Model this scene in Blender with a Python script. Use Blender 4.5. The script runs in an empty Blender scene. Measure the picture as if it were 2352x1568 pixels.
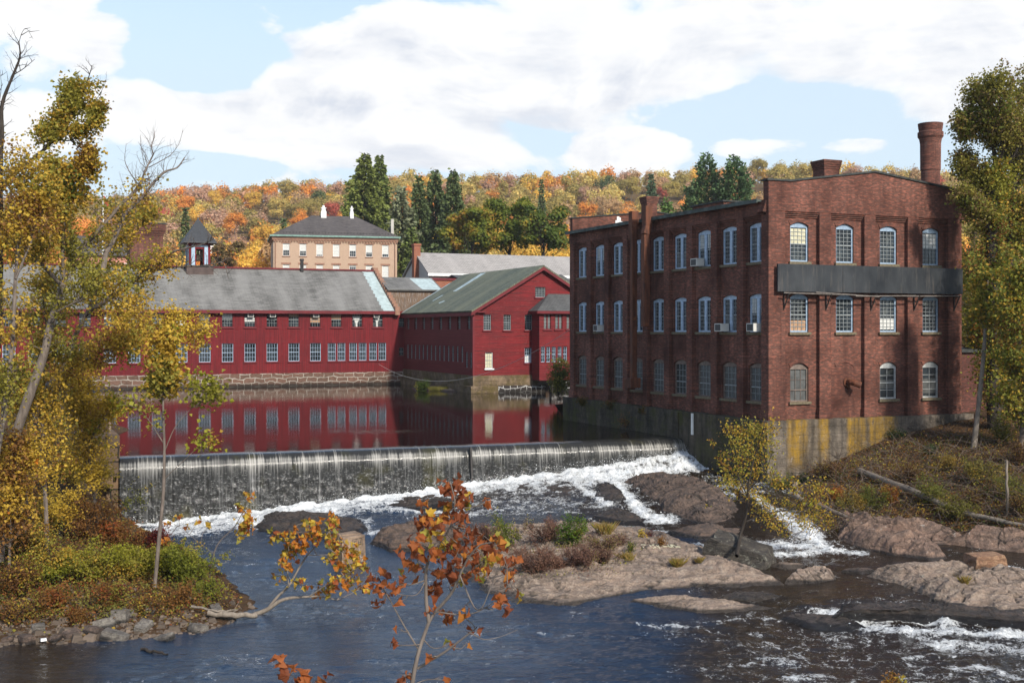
import bpy, math, random
import numpy as np
from mathutils import Vector, Matrix
from mathutils.geometry import delaunay_2d_cdt

SC = bpy.context.scene
COL = SC.collection
PI = math.pi
# pinhole of the photograph: focal length in px of a 2352 px wide frame, horizon row, eye height
F, CU, CV, CZ = 2700.0, 1176.0, 757.0, 10.4
E1 = np.array([0.9166, 0.3997]); E2 = np.array([-0.3997, 0.9166])
TH = math.atan2(0.3997, 0.9166)
POND = 3.7

def P(u, v, Y):
    return np.array([(u - CU) / F * Y, Y, CZ - (v - CV) / F * Y])
def PZ(u, v, z):
    return P(u, v, F * (CZ - z) / (v - CV))

# ------------------------------------------------------------------ noise
def _h(ix, iy, s):
    n = (ix.astype(np.int64) * 374761393 + iy.astype(np.int64) * 668265263 + s * 974634777) & 0xffffffff
    n = ((n ^ (n >> 13)) * 1274126177) & 0xffffffff
    n = n ^ (n >> 16)
    return (n & 0xffff) / 65535.0
def vnoise(x, y, s=0):
    x = np.asarray(x, float); y = np.asarray(y, float)
    ix = np.floor(x); iy = np.floor(y); fx = x - ix; fy = y - iy
    fx = fx * fx * fx * (fx * (fx * 6 - 15) + 10); fy = fy * fy * fy * (fy * (fy * 6 - 15) + 10)
    a = _h(ix, iy, s); b = _h(ix + 1, iy, s); c = _h(ix, iy + 1, s); d = _h(ix + 1, iy + 1, s)
    return (a + (b - a) * fx) * (1 - fy) + (c + (d - c) * fx) * fy - 0.5
def fbm(x, y, s=0, o=4, g=0.5):
    t = 0; a = 1.0; f = 1.0
    for k in range(o):
        t = t + a * vnoise(np.asarray(x) * f + 17.3 * k, np.asarray(y) * f - 9.1 * k, s + k); a *= g; f *= 2.03
    return t
def sstep(a, b, x):
    t = np.clip((np.asarray(x, float) - a) / (b - a), 0, 1); return t * t * (3 - 2 * t)

# ------------------------------------------------------------------ objects
def tag(o, label=None, cat=None, group=None, kind=None):
    if label: o['label'] = label
    if cat: o['category'] = cat
    if group: o['group'] = group
    if kind: o['kind'] = kind
    return o
def link(o, parent=None):
    COL.objects.link(o)
    if parent is not None: o.parent = parent
    return o
def empty(name, loc=(0, 0, 0), rz=0.0, label=None, cat=None, group=None):
    o = bpy.data.objects.new(name, None); o.location = tuple(float(c) for c in loc); o.rotation_euler = (0, 0, rz)
    o.empty_display_size = 0.3
    link(o); return tag(o, label, cat, group)
def meshdata(name, V, Fs, mats, cols=None, mi=None, smooth=False):
    """V (n,3); Fs: list of (m,k) int arrays"""
    me = bpy.data.meshes.new(name)
    V = np.asarray(V, np.float32)
    Fs = [np.asarray(f, np.int32) for f in Fs if len(f)]
    me.vertices.add(len(V)); me.vertices.foreach_set('co', V.ravel())
    loops = np.concatenate([f.ravel() for f in Fs]); tot = np.concatenate([np.full(len(f), f.shape[1], np.int32) for f in Fs])
    me.loops.add(len(loops)); me.loops.foreach_set('vertex_index', loops)
    st = np.concatenate([[0], np.cumsum(tot)[:-1]]).astype(np.int32)
    me.polygons.add(len(tot)); me.polygons.foreach_set('loop_start', st)
    try: me.polygons.foreach_set('loop_total', tot)
    except Exception: pass
    if mi is not None: me.polygons.foreach_set('material_index', np.asarray(mi, np.int32))
    me.polygons.foreach_set('use_smooth', np.full(len(tot), bool(smooth)))
    me.update(calc_edges=True)
    for m in (mats if isinstance(mats, (list, tuple)) else [mats]): me.materials.append(m)
    if cols is not None:
        cols = np.asarray(cols, np.float32)
        if cols.shape[1] == 3: cols = np.concatenate([cols, np.ones((len(cols), 1), np.float32)], 1)
        a = me.color_attributes.new('Col', 'FLOAT_COLOR', 'POINT'); a.data.foreach_set('color', cols.ravel())
    return me
def mobj(name, me, parent=None, loc=None, rz=0.0):
    o = bpy.data.objects.new(name, me)
    if loc is not None: o.location = tuple(float(c) for c in loc)
    if rz: o.rotation_euler = (0, 0, rz)
    return link(o, parent)

class MB:
    """collects polygons of one mesh"""
    def __init__(s): s.v = []; s.f = []; s.m = []; s.c = []; s.n = 0; s.cur = 0; s.col = (1, 1, 1)
    def add(s, V, Fc):
        V = np.asarray(V, float); s.v.append(V); s.c.append(np.tile(s.col, (len(V), 1)))
        for f in Fc: s.f.append([i + s.n for i in f]); s.m.append(s.cur)
        s.n += len(V); return s
    def box(s, x0, x1, y0, y1, z0, z1):
        V = [(x0, y0, z0), (x1, y0, z0), (x1, y1, z0), (x0, y1, z0), (x0, y0, z1), (x1, y0, z1), (x1, y1, z1), (x0, y1, z1)]
        return s.add(V, [(0, 3, 2, 1), (4, 5, 6, 7), (0, 1, 5, 4), (1, 2, 6, 5), (2, 3, 7, 6), (3, 0, 4, 7)])
    def quad(s, a, b, c, d): return s.add([a, b, c, d], [(0, 1, 2, 3)])
    def prism(s, poly, fn, d0, d1):
        """poly of (a,b); fn(a,b,d)->xyz; closed prism between d0 and d1"""
        n = len(poly); V = [fn(a, b, d0) for a, b in poly] + [fn(a, b, d1) for a, b in poly]
        Fc = [tuple(range(n))[::-1], tuple(range(n, 2 * n))] + [(i, (i + 1) % n, n + (i + 1) % n, n + i) for i in range(n)]
        return s.add(V, Fc)
    def slab(s, pts, t):
        """planar polygon given thickness t along its (upward) normal"""
        p = [np.array(q, float) for q in pts]; nn = np.cross(p[1] - p[0], p[2] - p[0]); nn = nn / np.linalg.norm(nn)
        if nn[2] < 0: nn = -nn
        n = len(p); V = [q - nn * t for q in p] + p
        return s.add(V, [tuple(range(n)), tuple(range(n, 2 * n))[::-1]] + [(i, n + i, n + (i + 1) % n, (i + 1) % n) for i in range(n)])
    def tube(s, pts, rad, sides=6, cap=True):
        V, Q = tube_arrays(np.asarray(pts, float), rad, sides); m = len(pts)
        Fc = [tuple(q) for q in Q]
        if cap: Fc += [tuple(range(sides))[::-1], tuple(range((m - 1) * sides, m * sides))]
        return s.add(V, Fc)
    def bar(s, a, b, w, h):
        a = np.array(a, float); b = np.array(b, float); d = (b - a) / np.linalg.norm(b - a)
        up = np.array([0, 0, 1.0]) if abs(d[2]) < 0.9 else np.array([1.0, 0, 0])
        r = np.cross(d, up); r /= np.linalg.norm(r); q = np.cross(r, d)
        V = [c + sx * r * w / 2 + sz * q * h / 2 for c in (a, b) for sx, sz in ((-1, -1), (1, -1), (1, 1), (-1, 1))]
        return s.add(V, [(0, 1, 2, 3), (7, 6, 5, 4), (0, 4, 5, 1), (1, 5, 6, 2), (2, 6, 7, 3), (3, 7, 4, 0)])
    def wall(s, outline, holes, fn, depth):
        """flat wall with openings and their reveals. outline/holes: lists of (s,z). fn(s,z,d)"""
        pts = []; edges = []
        for poly in [outline] + holes:
            b = len(pts); pts += [Vector(q) for q in poly]; n = len(poly)
            edges += [(b + i, b + (i + 1) % n) for i in range(n)]
        vo, eo, fo, *_ = delaunay_2d_cdt(pts, edges, [], 1, 1e-5)
        def inside(p, poly):
            c = False; n = len(poly)
            for i in range(n):
                x1, y1 = poly[i]; x2, y2 = poly[(i + 1) % n]
                if (y1 > p[1]) != (y2 > p[1]) and p[0] < (x2 - x1) * (p[1] - y1) / (y2 - y1) + x1: c = not c
            return c
        bx = [(min(q[0] for q in h), max(q[0] for q in h), min(q[1] for q in h), max(q[1] for q in h)) for h in holes]
        keep = []
        for f in fo:
            c = (sum(vo[i][0] for i in f) / len(f), sum(vo[i][1] for i in f) / len(f))
            if not inside(c, outline): continue
            if any(b[0] < c[0] < b[1] and b[2] < c[1] < b[3] and inside(c, h) for b, h in zip(bx, holes)): continue
            keep.append(tuple(f))
        s.add([fn(q[0], q[1], 0) for q in vo], keep)
        for h in holes:
            n = len(h)
            s.add([fn(a, b, 0) for a, b in h] + [fn(a, b, depth) for a, b in h], [(i, (i + 1) % n, n + (i + 1) % n, n + i) for i in range(n)])
        return s
    def data(s, name, mats, smooth=False, cols=False):
        V = np.concatenate(s.v); by = {}
        order = []
        for f, m in zip(s.f, s.m): by.setdefault(len(f), []).append((f, m))
        Fs = []; mi = []
        for k, L in by.items(): Fs.append(np.array([f for f, _ in L])); mi += [m for _, m in L]
        return meshdata(name, V, Fs, mats, np.concatenate(s.c) if cols else None, mi, smooth)
    def build(s, name, mats, parent=None, loc=None, rz=0.0, smooth=False, cols=False):
        return mobj(name, s.data(name, mats, smooth, cols), parent, loc, rz)

def tube_arrays(pts, rad, sides):
    n = len(pts); rad = np.broadcast_to(np.asarray(rad, float), (n,))
    d = np.gradient(pts, axis=0); d /= (np.linalg.norm(d, axis=1, keepdims=True) + 1e-9)
    ref = np.array([0.0, 0, 1]) if abs(d[0][2]) < 0.8 else np.array([1.0, 0, 0])
    r = np.cross(d, ref); r /= (np.linalg.norm(r, axis=1, keepdims=True) + 1e-9); q = np.cross(r, d)
    a = np.arange(sides) * 2 * PI / sides
    V = pts[:, None, :] + rad[:, None, None] * (np.cos(a)[None, :, None] * r[:, None, :] + np.sin(a)[None, :, None] * q[:, None, :])
    i = np.arange(n - 1)[:, None] * sides; j = np.arange(sides)[None, :]; j2 = (j + 1) % sides
    Q = np.stack([i + j, i + j2, i + sides + j2, i + sides + j], -1).reshape(-1, 4)
    return V.reshape(-1, 3), Q

def rbf(pts, smooth=0.05):
    """linear radial interpolation of scattered heights"""
    pts = np.asarray(pts, float); A = pts[:, :2]; n = len(A)
    D = np.linalg.norm(A[:, None] - A[None], axis=2)
    M = np.zeros((n + 3, n + 3)); M[:n, :n] = D - np.eye(n) * smooth
    M[:n, n] = 1; M[:n, n + 1:] = A; M[n, :n] = 1; M[n + 1:, :n] = A.T
    b = np.zeros(n + 3); b[:n] = pts[:, 2]; w = np.linalg.solve(M, b)
    def f(x, y):
        x = np.asarray(x, float); y = np.asarray(y, float); sh = x.shape; x = x.ravel(); y = y.ravel(); out = np.empty(len(x))
        for k in range(0, len(x), 40000):
            d = np.hypot(x[k:k + 40000, None] - A[None, :, 0], y[k:k + 40000, None] - A[None, :, 1])
            out[k:k + 40000] = d @ w[:n] + w[n] + w[n + 1] * x[k:k + 40000] + w[n + 2] * y[k:k + 40000]
        return out.reshape(sh)
    return f
def grid_faces(nx, ny):
    i = np.arange(ny - 1)[:, None] * nx; j = np.arange(nx - 1)[None]
    return np.stack([i + j, i + j + 1, i + nx + j + 1, i + nx + j], -1).reshape(-1, 4)

# ------------------------------------------------------------------ materials
class NT:
    def __init__(s, name):
        s.mat = bpy.data.materials.new(name); s.mat.use_nodes = True; s.t = s.mat.node_tree; s.t.nodes.clear()
    def n(s, typ, ins=None, **kw):
        nd = s.t.nodes.new('ShaderNode' + typ)
        for k, v in kw.items(): setattr(nd, k, v)
        for k, v in (ins or {}).items(): s.put(nd.inputs[k], v)
        return nd
    def put(s, sock, v):
        if isinstance(v, bpy.types.NodeSocket): s.t.links.new(v, sock)
        elif isinstance(v, bpy.types.Node): s.t.links.new(v.outputs[0], sock)
        else:
            if sock.type == 'RGBA' and len(v) == 3: v = (*v, 1)
            sock.default_value = v
    def math(s, op, a, b=0.0, c=None, clamp=False):
        nd = s.n('Math', {0: a, 1: b}, operation=op, use_clamp=clamp)
        if c is not None: s.put(nd.inputs[2], c)
        return nd.outputs[0]
    def vm(s, op, a, b=(0, 0, 0)):
        nd = s.n('VectorMath', {0: a, 1: b}, operation=op); return nd.outputs['Value'] if op in ('LENGTH', 'DOT_PRODUCT', 'DISTANCE') else nd.outputs[0]
    def mix(s, f, a, b, mode='MIX'):
        nd = s.t.nodes.new('ShaderNodeMix'); nd.data_type = 'RGBA'; nd.blend_type = mode
        s.put(nd.inputs[0], f); s.put(nd.inputs[6], a); s.put(nd.inputs[7], b); return nd.outputs[2]
    def ramp(s, f, stops, interp='LINEAR'):
        nd = s.n('ValToRGB', {0: f}); cr = nd.color_ramp; cr.interpolation = interp
        while len(cr.elements) < len(stops): cr.elements.new(0.5)
        for e, (p, c) in zip(cr.elements, stops):
            e.position = p; e.color = (c, c, c, 1) if not isinstance(c, (tuple, list)) else (*c, 1)[:4]
        return nd.outputs[0]
    def noise(s, vec, scale, detail=4, rough=0.55, dist=0.0, out=0, **kw):
        nd = s.n('TexNoise', {'Vector': vec, 'Scale': scale, 'Detail': detail, 'Roughness': rough, 'Distortion': dist}, **kw); return nd.outputs[out]
    def obj(s): return s.n('TexCoord').outputs['Object']
    def sep(s, v):
        nd = s.n('SeparateXYZ', {0: v}); return nd.outputs
    def comb(s, x, y, z): return s.n('CombineXYZ', {0: x, 1: y, 2: z}).outputs[0]
    def scl(s, v, k): return s.n('Mapping', {'Vector': v, 'Scale': k}).outputs[0]
    def bump(s, h, strength=0.5, dist=0.05, nrm=None):
        nd = s.n('Bump', {'Height': h, 'Strength': strength, 'Distance': dist})
        if nrm is not None: s.put(nd.inputs['Normal'], nrm)
        return nd.outputs[0]
    def attr(s, name): return s.n('Attribute', attribute_name=name)
    def pbr(s, col, rough=0.8, spec=0.3, normal=None, metal=0.0, **kw):
        ins = {'Base Color': col, 'Roughness': rough, 'Specular IOR Level': spec, 'Metallic': metal}
        if normal is not None: ins['Normal'] = normal
        ins.update(kw); return s.n('BsdfPrincipled', ins).outputs[0]
    def out(s, sh, disp=None):
        o = s.n('OutputMaterial', {'Surface': sh}); return s.mat

def rgb(r, g, b):
    """sRGB 0..255 -> linear"""
    return tuple(((c / 255) / 12.92 if c / 255 <= 0.04045 else (((c / 255) + 0.055) / 1.055) ** 2.4) for c in (r, g, b))

def mat_plain(name, col, rough=0.6, spec=0.3, var=0.15, scale=3.0, metal=0.0):
    t = NT(name); o = t.obj(); n = t.noise(o, scale, 5)
    c = t.mix(t.ramp(n, [(0.3, 0.0), (0.7, 1.0)]), tuple(x * (1 - var) for x in col), tuple(min(1, x * (1 + var)) for x in col))
    return t.out(t.pbr(c, rough, spec, t.bump(n, 0.15, 0.02), metal))

def mat_brick(name, c1, c2, mortar, stain=0.5, hi=1.9, bw=0.22, rh=0.078, ms=0.012):
    t = NT(name); o = t.obj(); x, y, z = t.sep(o)
    v = t.comb(t.math('ADD', x, y), z, 0.0)
    b = t.n('TexBrick', {'Vector': v, 'Color1': c1, 'Color2': c2, 'Mortar': mortar, 'Scale': 1.0, 'Mortar Size': ms, 'Mortar Smooth': 0.3, 'Bias': -0.1, 'Brick Width': bw, 'Row Height': rh})
    per = t.noise(t.scl(v, (1 / bw, 1 / rh, 1)), 0.7, 1)
    big = t.noise(o, 0.35, 6, 0.65); streak = t.noise(t.scl(o, (1.6, 1.6, 0.18)), 1.0, 5, 0.6)
    c = t.mix(t.math('MULTIPLY', t.ramp(per, [(0.52, 0.0), (0.64, 1.0)]), 0.6), b.outputs[0], tuple(min(1, q * hi) for q in c1))
    c = t.mix(t.math('MULTIPLY', t.ramp(big, [(0.35, 0.0), (0.7, 1.0)]), stain), c, tuple(q * 0.45 for q in c2))
    c = t.mix(t.math('MULTIPLY', t.ramp(streak, [(0.5, 0.0), (0.75, 1.0)]), stain * 0.8), c, tuple(q * 0.35 + 0.004 for q in c2))
    h = t.math('SUBTRACT', 1.0, b.outputs[1])
    return t.out(t.pbr(c, 0.88, 0.2, t.bump(h, 0.6, 0.012)))

def mat_boards(name, base, dark, pale, vertical, rh=0.15, wear=0.4, pe=0.62):
    t = NT(name); o = t.obj(); x, y, z = t.sep(o); s = t.math('ADD', x, y)
    v = t.comb(z, s, 0.0) if vertical else t.comb(s, z, 0.0)
    b = t.n('TexBrick', {'Vector': v, 'Color1': base, 'Color2': tuple(q * 0.78 for q in base), 'Mortar': tuple(q * 0.3 for q in base), 'Scale': 1.0, 'Mortar Size': 0.012, 'Mortar Smooth': 0.4, 'Bias': 0.0, 'Brick Width': 3.6, 'Row Height': rh})
    g = t.noise(t.scl(v, (0.3, 5.5, 1)), 1.0, 7, 0.75)
    big = t.noise(o, 0.3, 5, 0.6)
    c = t.mix(t.math('MULTIPLY', t.ramp(g, [(0.46, 0.0), (0.62, 1.0)]), wear), b.outputs[0], dark)
    c = t.mix(t.math('MULTIPLY', t.ramp(big, [(0.35, 0.0), (0.7, 1.0)]), 0.5), c, dark)
    pl = t.math('MULTIPLY', t.ramp(t.noise(t.scl(v, (1.0, 12.0, 1)), 1.3, 6, 0.75), [(pe, 0.0), (pe + 0.08, 1.0)]), wear * 0.8)
    c = t.mix(pl, c, pale)
    return t.out(t.pbr(c, 0.75, 0.25, t.bump(t.math('SUBTRACT', 1.0, b.outputs[1]), 0.5, 0.02)))

def mat_roof(name, c1, c2, c3, swap=False, bw=0.35, rh=0.22, patch=0.8):
    t = NT(name); o = t.obj(); x, y, z = t.sep(o)
    v = t.comb(y, x, 0.0) if swap else t.comb(x, y, 0.0)
    b = t.n('TexBrick', {'Vector': v, 'Color1': c1, 'Color2': c2, 'Mortar': tuple(q * 0.45 for q in c2), 'Scale': 1.0, 'Mortar Size': 0.02, 'Mortar Smooth': 0.2, 'Bias': 0.0, 'Brick Width': bw, 'Row Height': rh})
    per = t.noise(t.scl(v, (1 / bw * 0.5, 1 / rh, 1)), 0.8, 2)
    big = t.noise(t.scl(v, (0.35, 0.09, 1)), 1.0, 4, 0.6)
    c = t.mix(t.math('MULTIPLY', t.ramp(per, [(0.45, 0.0), (0.65, 1.0)]), 0.6), b.outputs[0], tuple(q * 0.6 for q in c2))
    c = t.mix(t.math('MULTIPLY', t.ramp(big, [(0.4, 0.0), (0.62, 1.0)]), patch), c, c3)
    return t.out(t.pbr(c, 0.75, 0.25, t.bump(t.math('SUBTRACT', 1.0, b.outputs[1]), 0.5, 0.03)))

def mat_concrete(name, base, dark, moss=None, patches=None, stain=0.7, L=14.0, mossz=(0.3, 0.6)):
    t = NT(name); o = t.obj(); x, y, z = t.sep(o)
    n = t.noise(o, 0.9, 8, 0.68); fine = t.noise(o, 9, 5, 0.7); st = t.noise(t.scl(o, (2.2, 2.2, 0.25)), 1.0, 7, 0.65)
    c = t.mix(t.ramp(n, [(0.38, 0.0), (0.6, 1.0)]), base, tuple(q * 0.42 for q in base))
    c = t.mix(t.ramp(t.noise(o, 2.6, 8, 0.75, 0.6), [(0.52, 0.0), (0.64, 0.6)]), c, tuple(min(1, q * 1.5) for q in base))
    if patches:
        w = t.math('ADD', x, t.math('MULTIPLY', t.math('SUBTRACT', t.noise(o, 1.7, 5, 0.7), 0.5), 0.5))
        m = t.ramp(t.math('DIVIDE', w, L), patches, 'EASE')
        m = t.math('MULTIPLY', m, t.ramp(t.noise(t.scl(o, (3, 3, 0.8)), 1.0, 6, 0.7), [(0.32, 0.0), (0.44, 1.0)]))
        m = t.math('MULTIPLY', m, t.ramp(t.math('ADD', t.math('ADD', t.math('MULTIPLY', z, 0.2), 0.5), t.math('MULTIPLY', n, 0.7)), [(0.25, 0.0), (0.5, 1.0)]))
        c = t.mix(t.math('MULTIPLY', m, t.ramp(t.noise(t.scl(o, (5, 5, 2.0)), 1.0, 7, 0.75), [(0.35, 0.35), (0.6, 0.95)])), c, rgb(150, 116, 34))
        wh = t.ramp(t.noise(t.scl(o, (4, 4, 1.6)), 1.0, 6, 0.7), [(0.66, 0.0), (0.7, 1.0)])
        c = t.mix(t.math('MULTIPLY', wh, 0.7), c, rgb(205, 195, 185))
    c = t.mix(t.math('MULTIPLY', t.ramp(st, [(0.42, 0.0), (0.7, 1.0)]), stain), c, dark)
    if moss: c = t.mix(t.math('MULTIPLY', t.ramp(t.noise(o, 0.8, 6, 0.7, 0.5), [(0.46, 0.0), (0.62, 1.0)]), 0.75), c, moss)
    c = t.mix(t.ramp(fine, [(0.25, 0.35), (0.5, 0.0)]), c, dark)
    bands = t.n('TexBrick', {'Vector': t.comb(t.math('ADD', x, y), z, 0.0), 'Color1': (1, 1, 1), 'Color2': (0.9, 0.9, 0.9), 'Mortar': (0, 0, 0), 'Scale': 1.0, 'Mortar Size': 0.012, 'Brick Width': 3.1, 'Row Height': 0.42})
    return t.out(t.pbr(c, 0.9, 0.2, t.bump(t.math('ADD', t.math('ADD', fine, n), t.math('MULTIPLY', bands.outputs[0], 0.6)), 0.9, 0.09)))

def mat_stone(name, c1, c2, mortar, mo=1.0, bw=1.3, rh=0.55, dist=0.35):
    t = NT(name); o = t.obj(); x, y, z = t.sep(o)
    v = t.comb(t.math('ADD', x, y), z, 0.0)
    w = t.n('TexNoise', {'Vector': v, 'Scale': 0.8, 'Detail': 2.0}).outputs[1]
    v = t.vm('ADD', v, t.vm('SCALE', t.vm('SUBTRACT', w, (0.5, 0.5, 0.5)), (0, 0, 0)))
    for l in t.t.nodes:
        if l.type == 'VECT_MATH' and l.operation == 'SCALE': l.inputs['Scale'].default_value = dist
    b = t.n('TexBrick', {'Vector': v, 'Color1': c1, 'Color2': c2, 'Mortar': mortar, 'Scale': 1.0, 'Mortar Size': 0.045, 'Mortar Smooth': 0.2, 'Bias': 0.0, 'Brick Width': bw, 'Row Height': rh})
    b.squash = 0.7; b.squash_frequency = 3; b.offset = 0.37
    n = t.noise(o, 3.5, 7, 0.7)
    c = t.mix(t.ramp(n, [(0.35, 0.0), (0.7, 0.6)]), b.outputs[0], tuple(q * 0.4 for q in c2))
    c = t.mix(t.math('MULTIPLY', b.outputs[1], t.ramp(t.noise(o, 0.5, 4), [(0.4, 0.0), (0.55, mo)])), c, mortar)
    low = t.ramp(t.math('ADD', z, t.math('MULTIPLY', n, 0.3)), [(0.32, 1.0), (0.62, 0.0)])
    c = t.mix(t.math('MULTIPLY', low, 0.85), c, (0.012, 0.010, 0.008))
    return t.out(t.pbr(c, 0.85, 0.25, t.bump(t.math('ADD', t.math('MULTIPLY', b.outputs[1], -1.0), t.math('MULTIPLY', n, 0.5)), 0.7, 0.06)))

def mat_rock(name, c1, c2, c3, lichen=None, wetc=(0.012, 0.011, 0.010), rough=0.8, ls=(0.62, 0.66)):
    """stone: broad colour bands, cracks, lichen; vertex attribute Col.r = wetness at the waterline"""
    t = NT(name); o = t.n('NewGeometry').outputs['Position']
    wp = t.vm('ADD', o, t.scl(t.n('TexNoise', {'Vector': o, 'Scale': 0.5, 'Detail': 3.0}).outputs[1], (1.3, 1.3, 1.3)))
    n = t.noise(t.scl(wp, (0.35, 0.8, 2.2)), 1.0, 8, 0.65); n2 = t.noise(o, 3.2, 9, 0.72)
    rot = t.n('Mapping', {'Vector': wp, 'Rotation': (0, 0, 0.35), 'Scale': (0.16, 0.95, 1.3)}).outputs[0]
    vo = t.n('TexVoronoi', {'Vector': rot, 'Scale': 1.0}, feature='DISTANCE_TO_EDGE')
    crack = t.math('MULTIPLY', t.ramp(vo.outputs[0], [(0.0, 1.0), (0.03, 0.0)]), t.ramp(t.noise(o, 0.9, 4), [(0.45, 0.0), (0.6, 1.0)]))
    band = t.noise(t.n('Mapping', {'Vector': wp, 'Rotation': (0.2, 0.1, 0.35), 'Scale': (0.25, 2.6, 5.0)}).outputs[0], 1.0, 7, 0.7)
    c = t.mix(t.ramp(n, [(0.40, 0.0), (0.56, 1.0)]), c1, c2)
    c = t.mix(t.ramp(t.noise(t.scl(wp, (0.18, 0.5, 1.0)), 1.0, 6, 0.65), [(0.50, 0.0), (0.62, 0.6)]), c, tuple(q * 0.45 for q in c2))
    c = t.mix(t.ramp(n2, [(0.46, 0.0), (0.60, 0.9)]), c, c3)
    c = t.mix(t.ramp(band, [(0.50, 0.0), (0.62, 0.6)]), c, tuple(q * 0.42 for q in c2))
    c = t.mix(t.ramp(t.noise(o, 12, 7, 0.8), [(0.45, 0.0), (0.62, 0.75)]), c, tuple(q * 0.4 for q in c1))
    if lichen: c = t.mix(t.ramp(t.noise(o, 2.6, 8, 0.75, 0.4), [(ls[0], 0.0), (ls[1], 0.8)]), c, lichen)
    c = t.mix(t.math('MULTIPLY', crack, 0.6), c, (0.015, 0.013, 0.011))
    ca_ = t.sep(t.attr('Col').outputs[0]); w = ca_[0]
    c = t.mix(t.math('MULTIPLY', ca_[1], 0.85), c, (0.014, 0.012, 0.010))
    wet = t.ramp(t.math('ADD', w, t.math('MULTIPLY', t.math('SUBTRACT', n2, 0.5), 0.55)), [(0.4, 0.0), (0.62, 1.0)])
    c = t.mix(t.math('MULTIPLY', wet, 0.85), c, wetc)
    r = t.math('SUBTRACT', rough, t.math('MULTIPLY', wet, 0.5))
    h = t.math('ADD', t.math('MULTIPLY', n, 0.5), t.math('ADD', t.math('MULTIPLY', n2, 0.5), t.math('MULTIPLY', band, 0.5)))
    return t.out(t.pbr(c, r, 0.35, t.bump(h, 1.0, 0.3)))

def mat_leaf(name, trans=0.35, obj_col=False, rough=0.6, tint=(1, 1, 1)):
    t = NT(name); c = t.attr('Col').outputs[0]
    if obj_col: c = t.mix(1.0, c, t.n('ObjectInfo').outputs['Color'], 'MULTIPLY')
    d = t.pbr(c, rough, 0.25); tr = t.n('BsdfTranslucent', {'Color': c}).outputs[0]
    return t.out(t.n('MixShader', {0: trans, 1: d, 2: tr}).outputs[0])

def mat_bark(name, c1, c2, lichen=None):
    t = NT(name); o = t.obj(); n = t.noise(t.scl(o, (9, 9, 1.8)), 1.0, 6, 0.7); b = t.noise(o, 1.1, 5)
    c = t.mix(t.ramp(n, [(0.35, 0.0), (0.65, 1.0)]), c1, c2)
    if lichen: c = t.mix(t.ramp(b, [(0.6, 0.0), (0.68, 0.8)]), c, lichen)
    return t.out(t.pbr(c, 0.9, 0.15, t.bump(n, 0.7, 0.03)))
# ================================================================== materials
M = {}
M['brick'] = mat_brick('weathered_brick', (0.195, 0.070, 0.047), (0.098, 0.036, 0.026), (0.13, 0.095, 0.078), 0.92)
M['brick_shade'] = M['brick']
M['brick_orange'] = mat_brick('orange_brick', (0.33, 0.11, 0.06), (0.25, 0.08, 0.045), (0.22, 0.15, 0.11), 0.3, 1.3)
M['brick_tan'] = mat_brick('tan_brick', (0.45, 0.31, 0.22), (0.40, 0.275, 0.195), (0.42, 0.32, 0.24), 0.10, 1.08)
M['brick_dark'] = mat_brick('dark_brick', (0.13, 0.045, 0.035), (0.08, 0.03, 0.024), (0.08, 0.06, 0.05), 0.5)
M['brownstone'] = mat_plain('brownstone', (0.26, 0.145, 0.10), 0.85, 0.2, 0.2)
M['red_v'] = mat_boards('red_vertical_boards', (0.175, 0.011, 0.015), (0.075, 0.006, 0.009), (0.17, 0.03, 0.03), True, 0.28, 0.8, .58)
M['red_h'] = mat_boards('red_clapboard', (0.205, 0.013, 0.016), (0.065, 0.010, 0.011), (0.24, 0.09, 0.08), False, 0.19, 0.9, .57)
M['red_faded'] = mat_boards('faded_red_clapboard', (0.165, 0.025, 0.025), (0.10, 0.014, 0.014), (0.26, 0.14, 0.11), False, 0.17, 0.7, 0.6)
M['red_trim'] = mat_plain('red_trim', (0.12, 0.011, 0.015), 0.6, 0.3, 0.25, 1.0)
M['slate'] = mat_roof('grey_slate', (0.185, 0.178, 0.162), (0.11, 0.105, 0.096), (0.24, 0.232, 0.215), False, 0.7, 0.3, .6)
M['shingle_green'] = mat_roof('mossy_shingle', (0.135, 0.150, 0.112), (0.095, 0.108, 0.078), (0.19, 0.19, 0.12), True, 0.4, 0.2, 0.7)
M['shingle_dark'] = mat_roof('dark_shingle', (0.10, 0.10, 0.098), (0.065, 0.066, 0.066), (0.12, 0.12, 0.115), False, 0.4, 0.2, 0.5)
M['shingle_brown'] = mat_roof('brown_shingle', (0.105, 0.092, 0.085), (0.07, 0.062, 0.060), (0.12, 0.105, 0.10), False, 0.5, 0.35, 0.4)
M['shingle_pale'] = mat_roof('pale_shingle', (0.36, 0.335, 0.31), (0.30, 0.28, 0.26), (0.40, 0.37, 0.345), False, 0.4, 0.25, 0.4)
M['white'] = mat_plain('white_paint', (0.66, 0.66, 0.64), 0.5, 0.4, 0.12)
M['bluewhite'] = mat_plain('bluish_white_paint', (0.34, 0.43, 0.54), 0.5, 0.4, 0.25, 6)
M['blue_frame'] = mat_plain('faded_blue_paint', (0.24, 0.32, 0.41), 0.55, 0.3, 0.25, 5)
M['muntin'] = mat_plain('grey_white_sash', (0.26, 0.28, 0.28), 0.6, 0.3, 0.25, 5)
M['old_sash'] = mat_plain('brown_grey_sash', (0.16, 0.125, 0.105), 0.7, 0.2, 0.3, 5)
M['cupola_blue'] = mat_plain('cupola_blue_paint', (0.30, 0.40, 0.50), 0.55, 0.3, 0.25, 5)
M['sill'] = mat_plain('mossy_stone_sill', (0.14, 0.115, 0.075), 0.9, 0.2, 0.4, 5)
M['curtain'] = mat_plain('pale_curtain', (0.55, 0.55, 0.52), 0.9, 0.1, 0.15, 6)
M['cream'] = mat_plain('cream_blind', (0.50, 0.47, 0.33), 0.9, 0.1, 0.2, 5)
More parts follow.
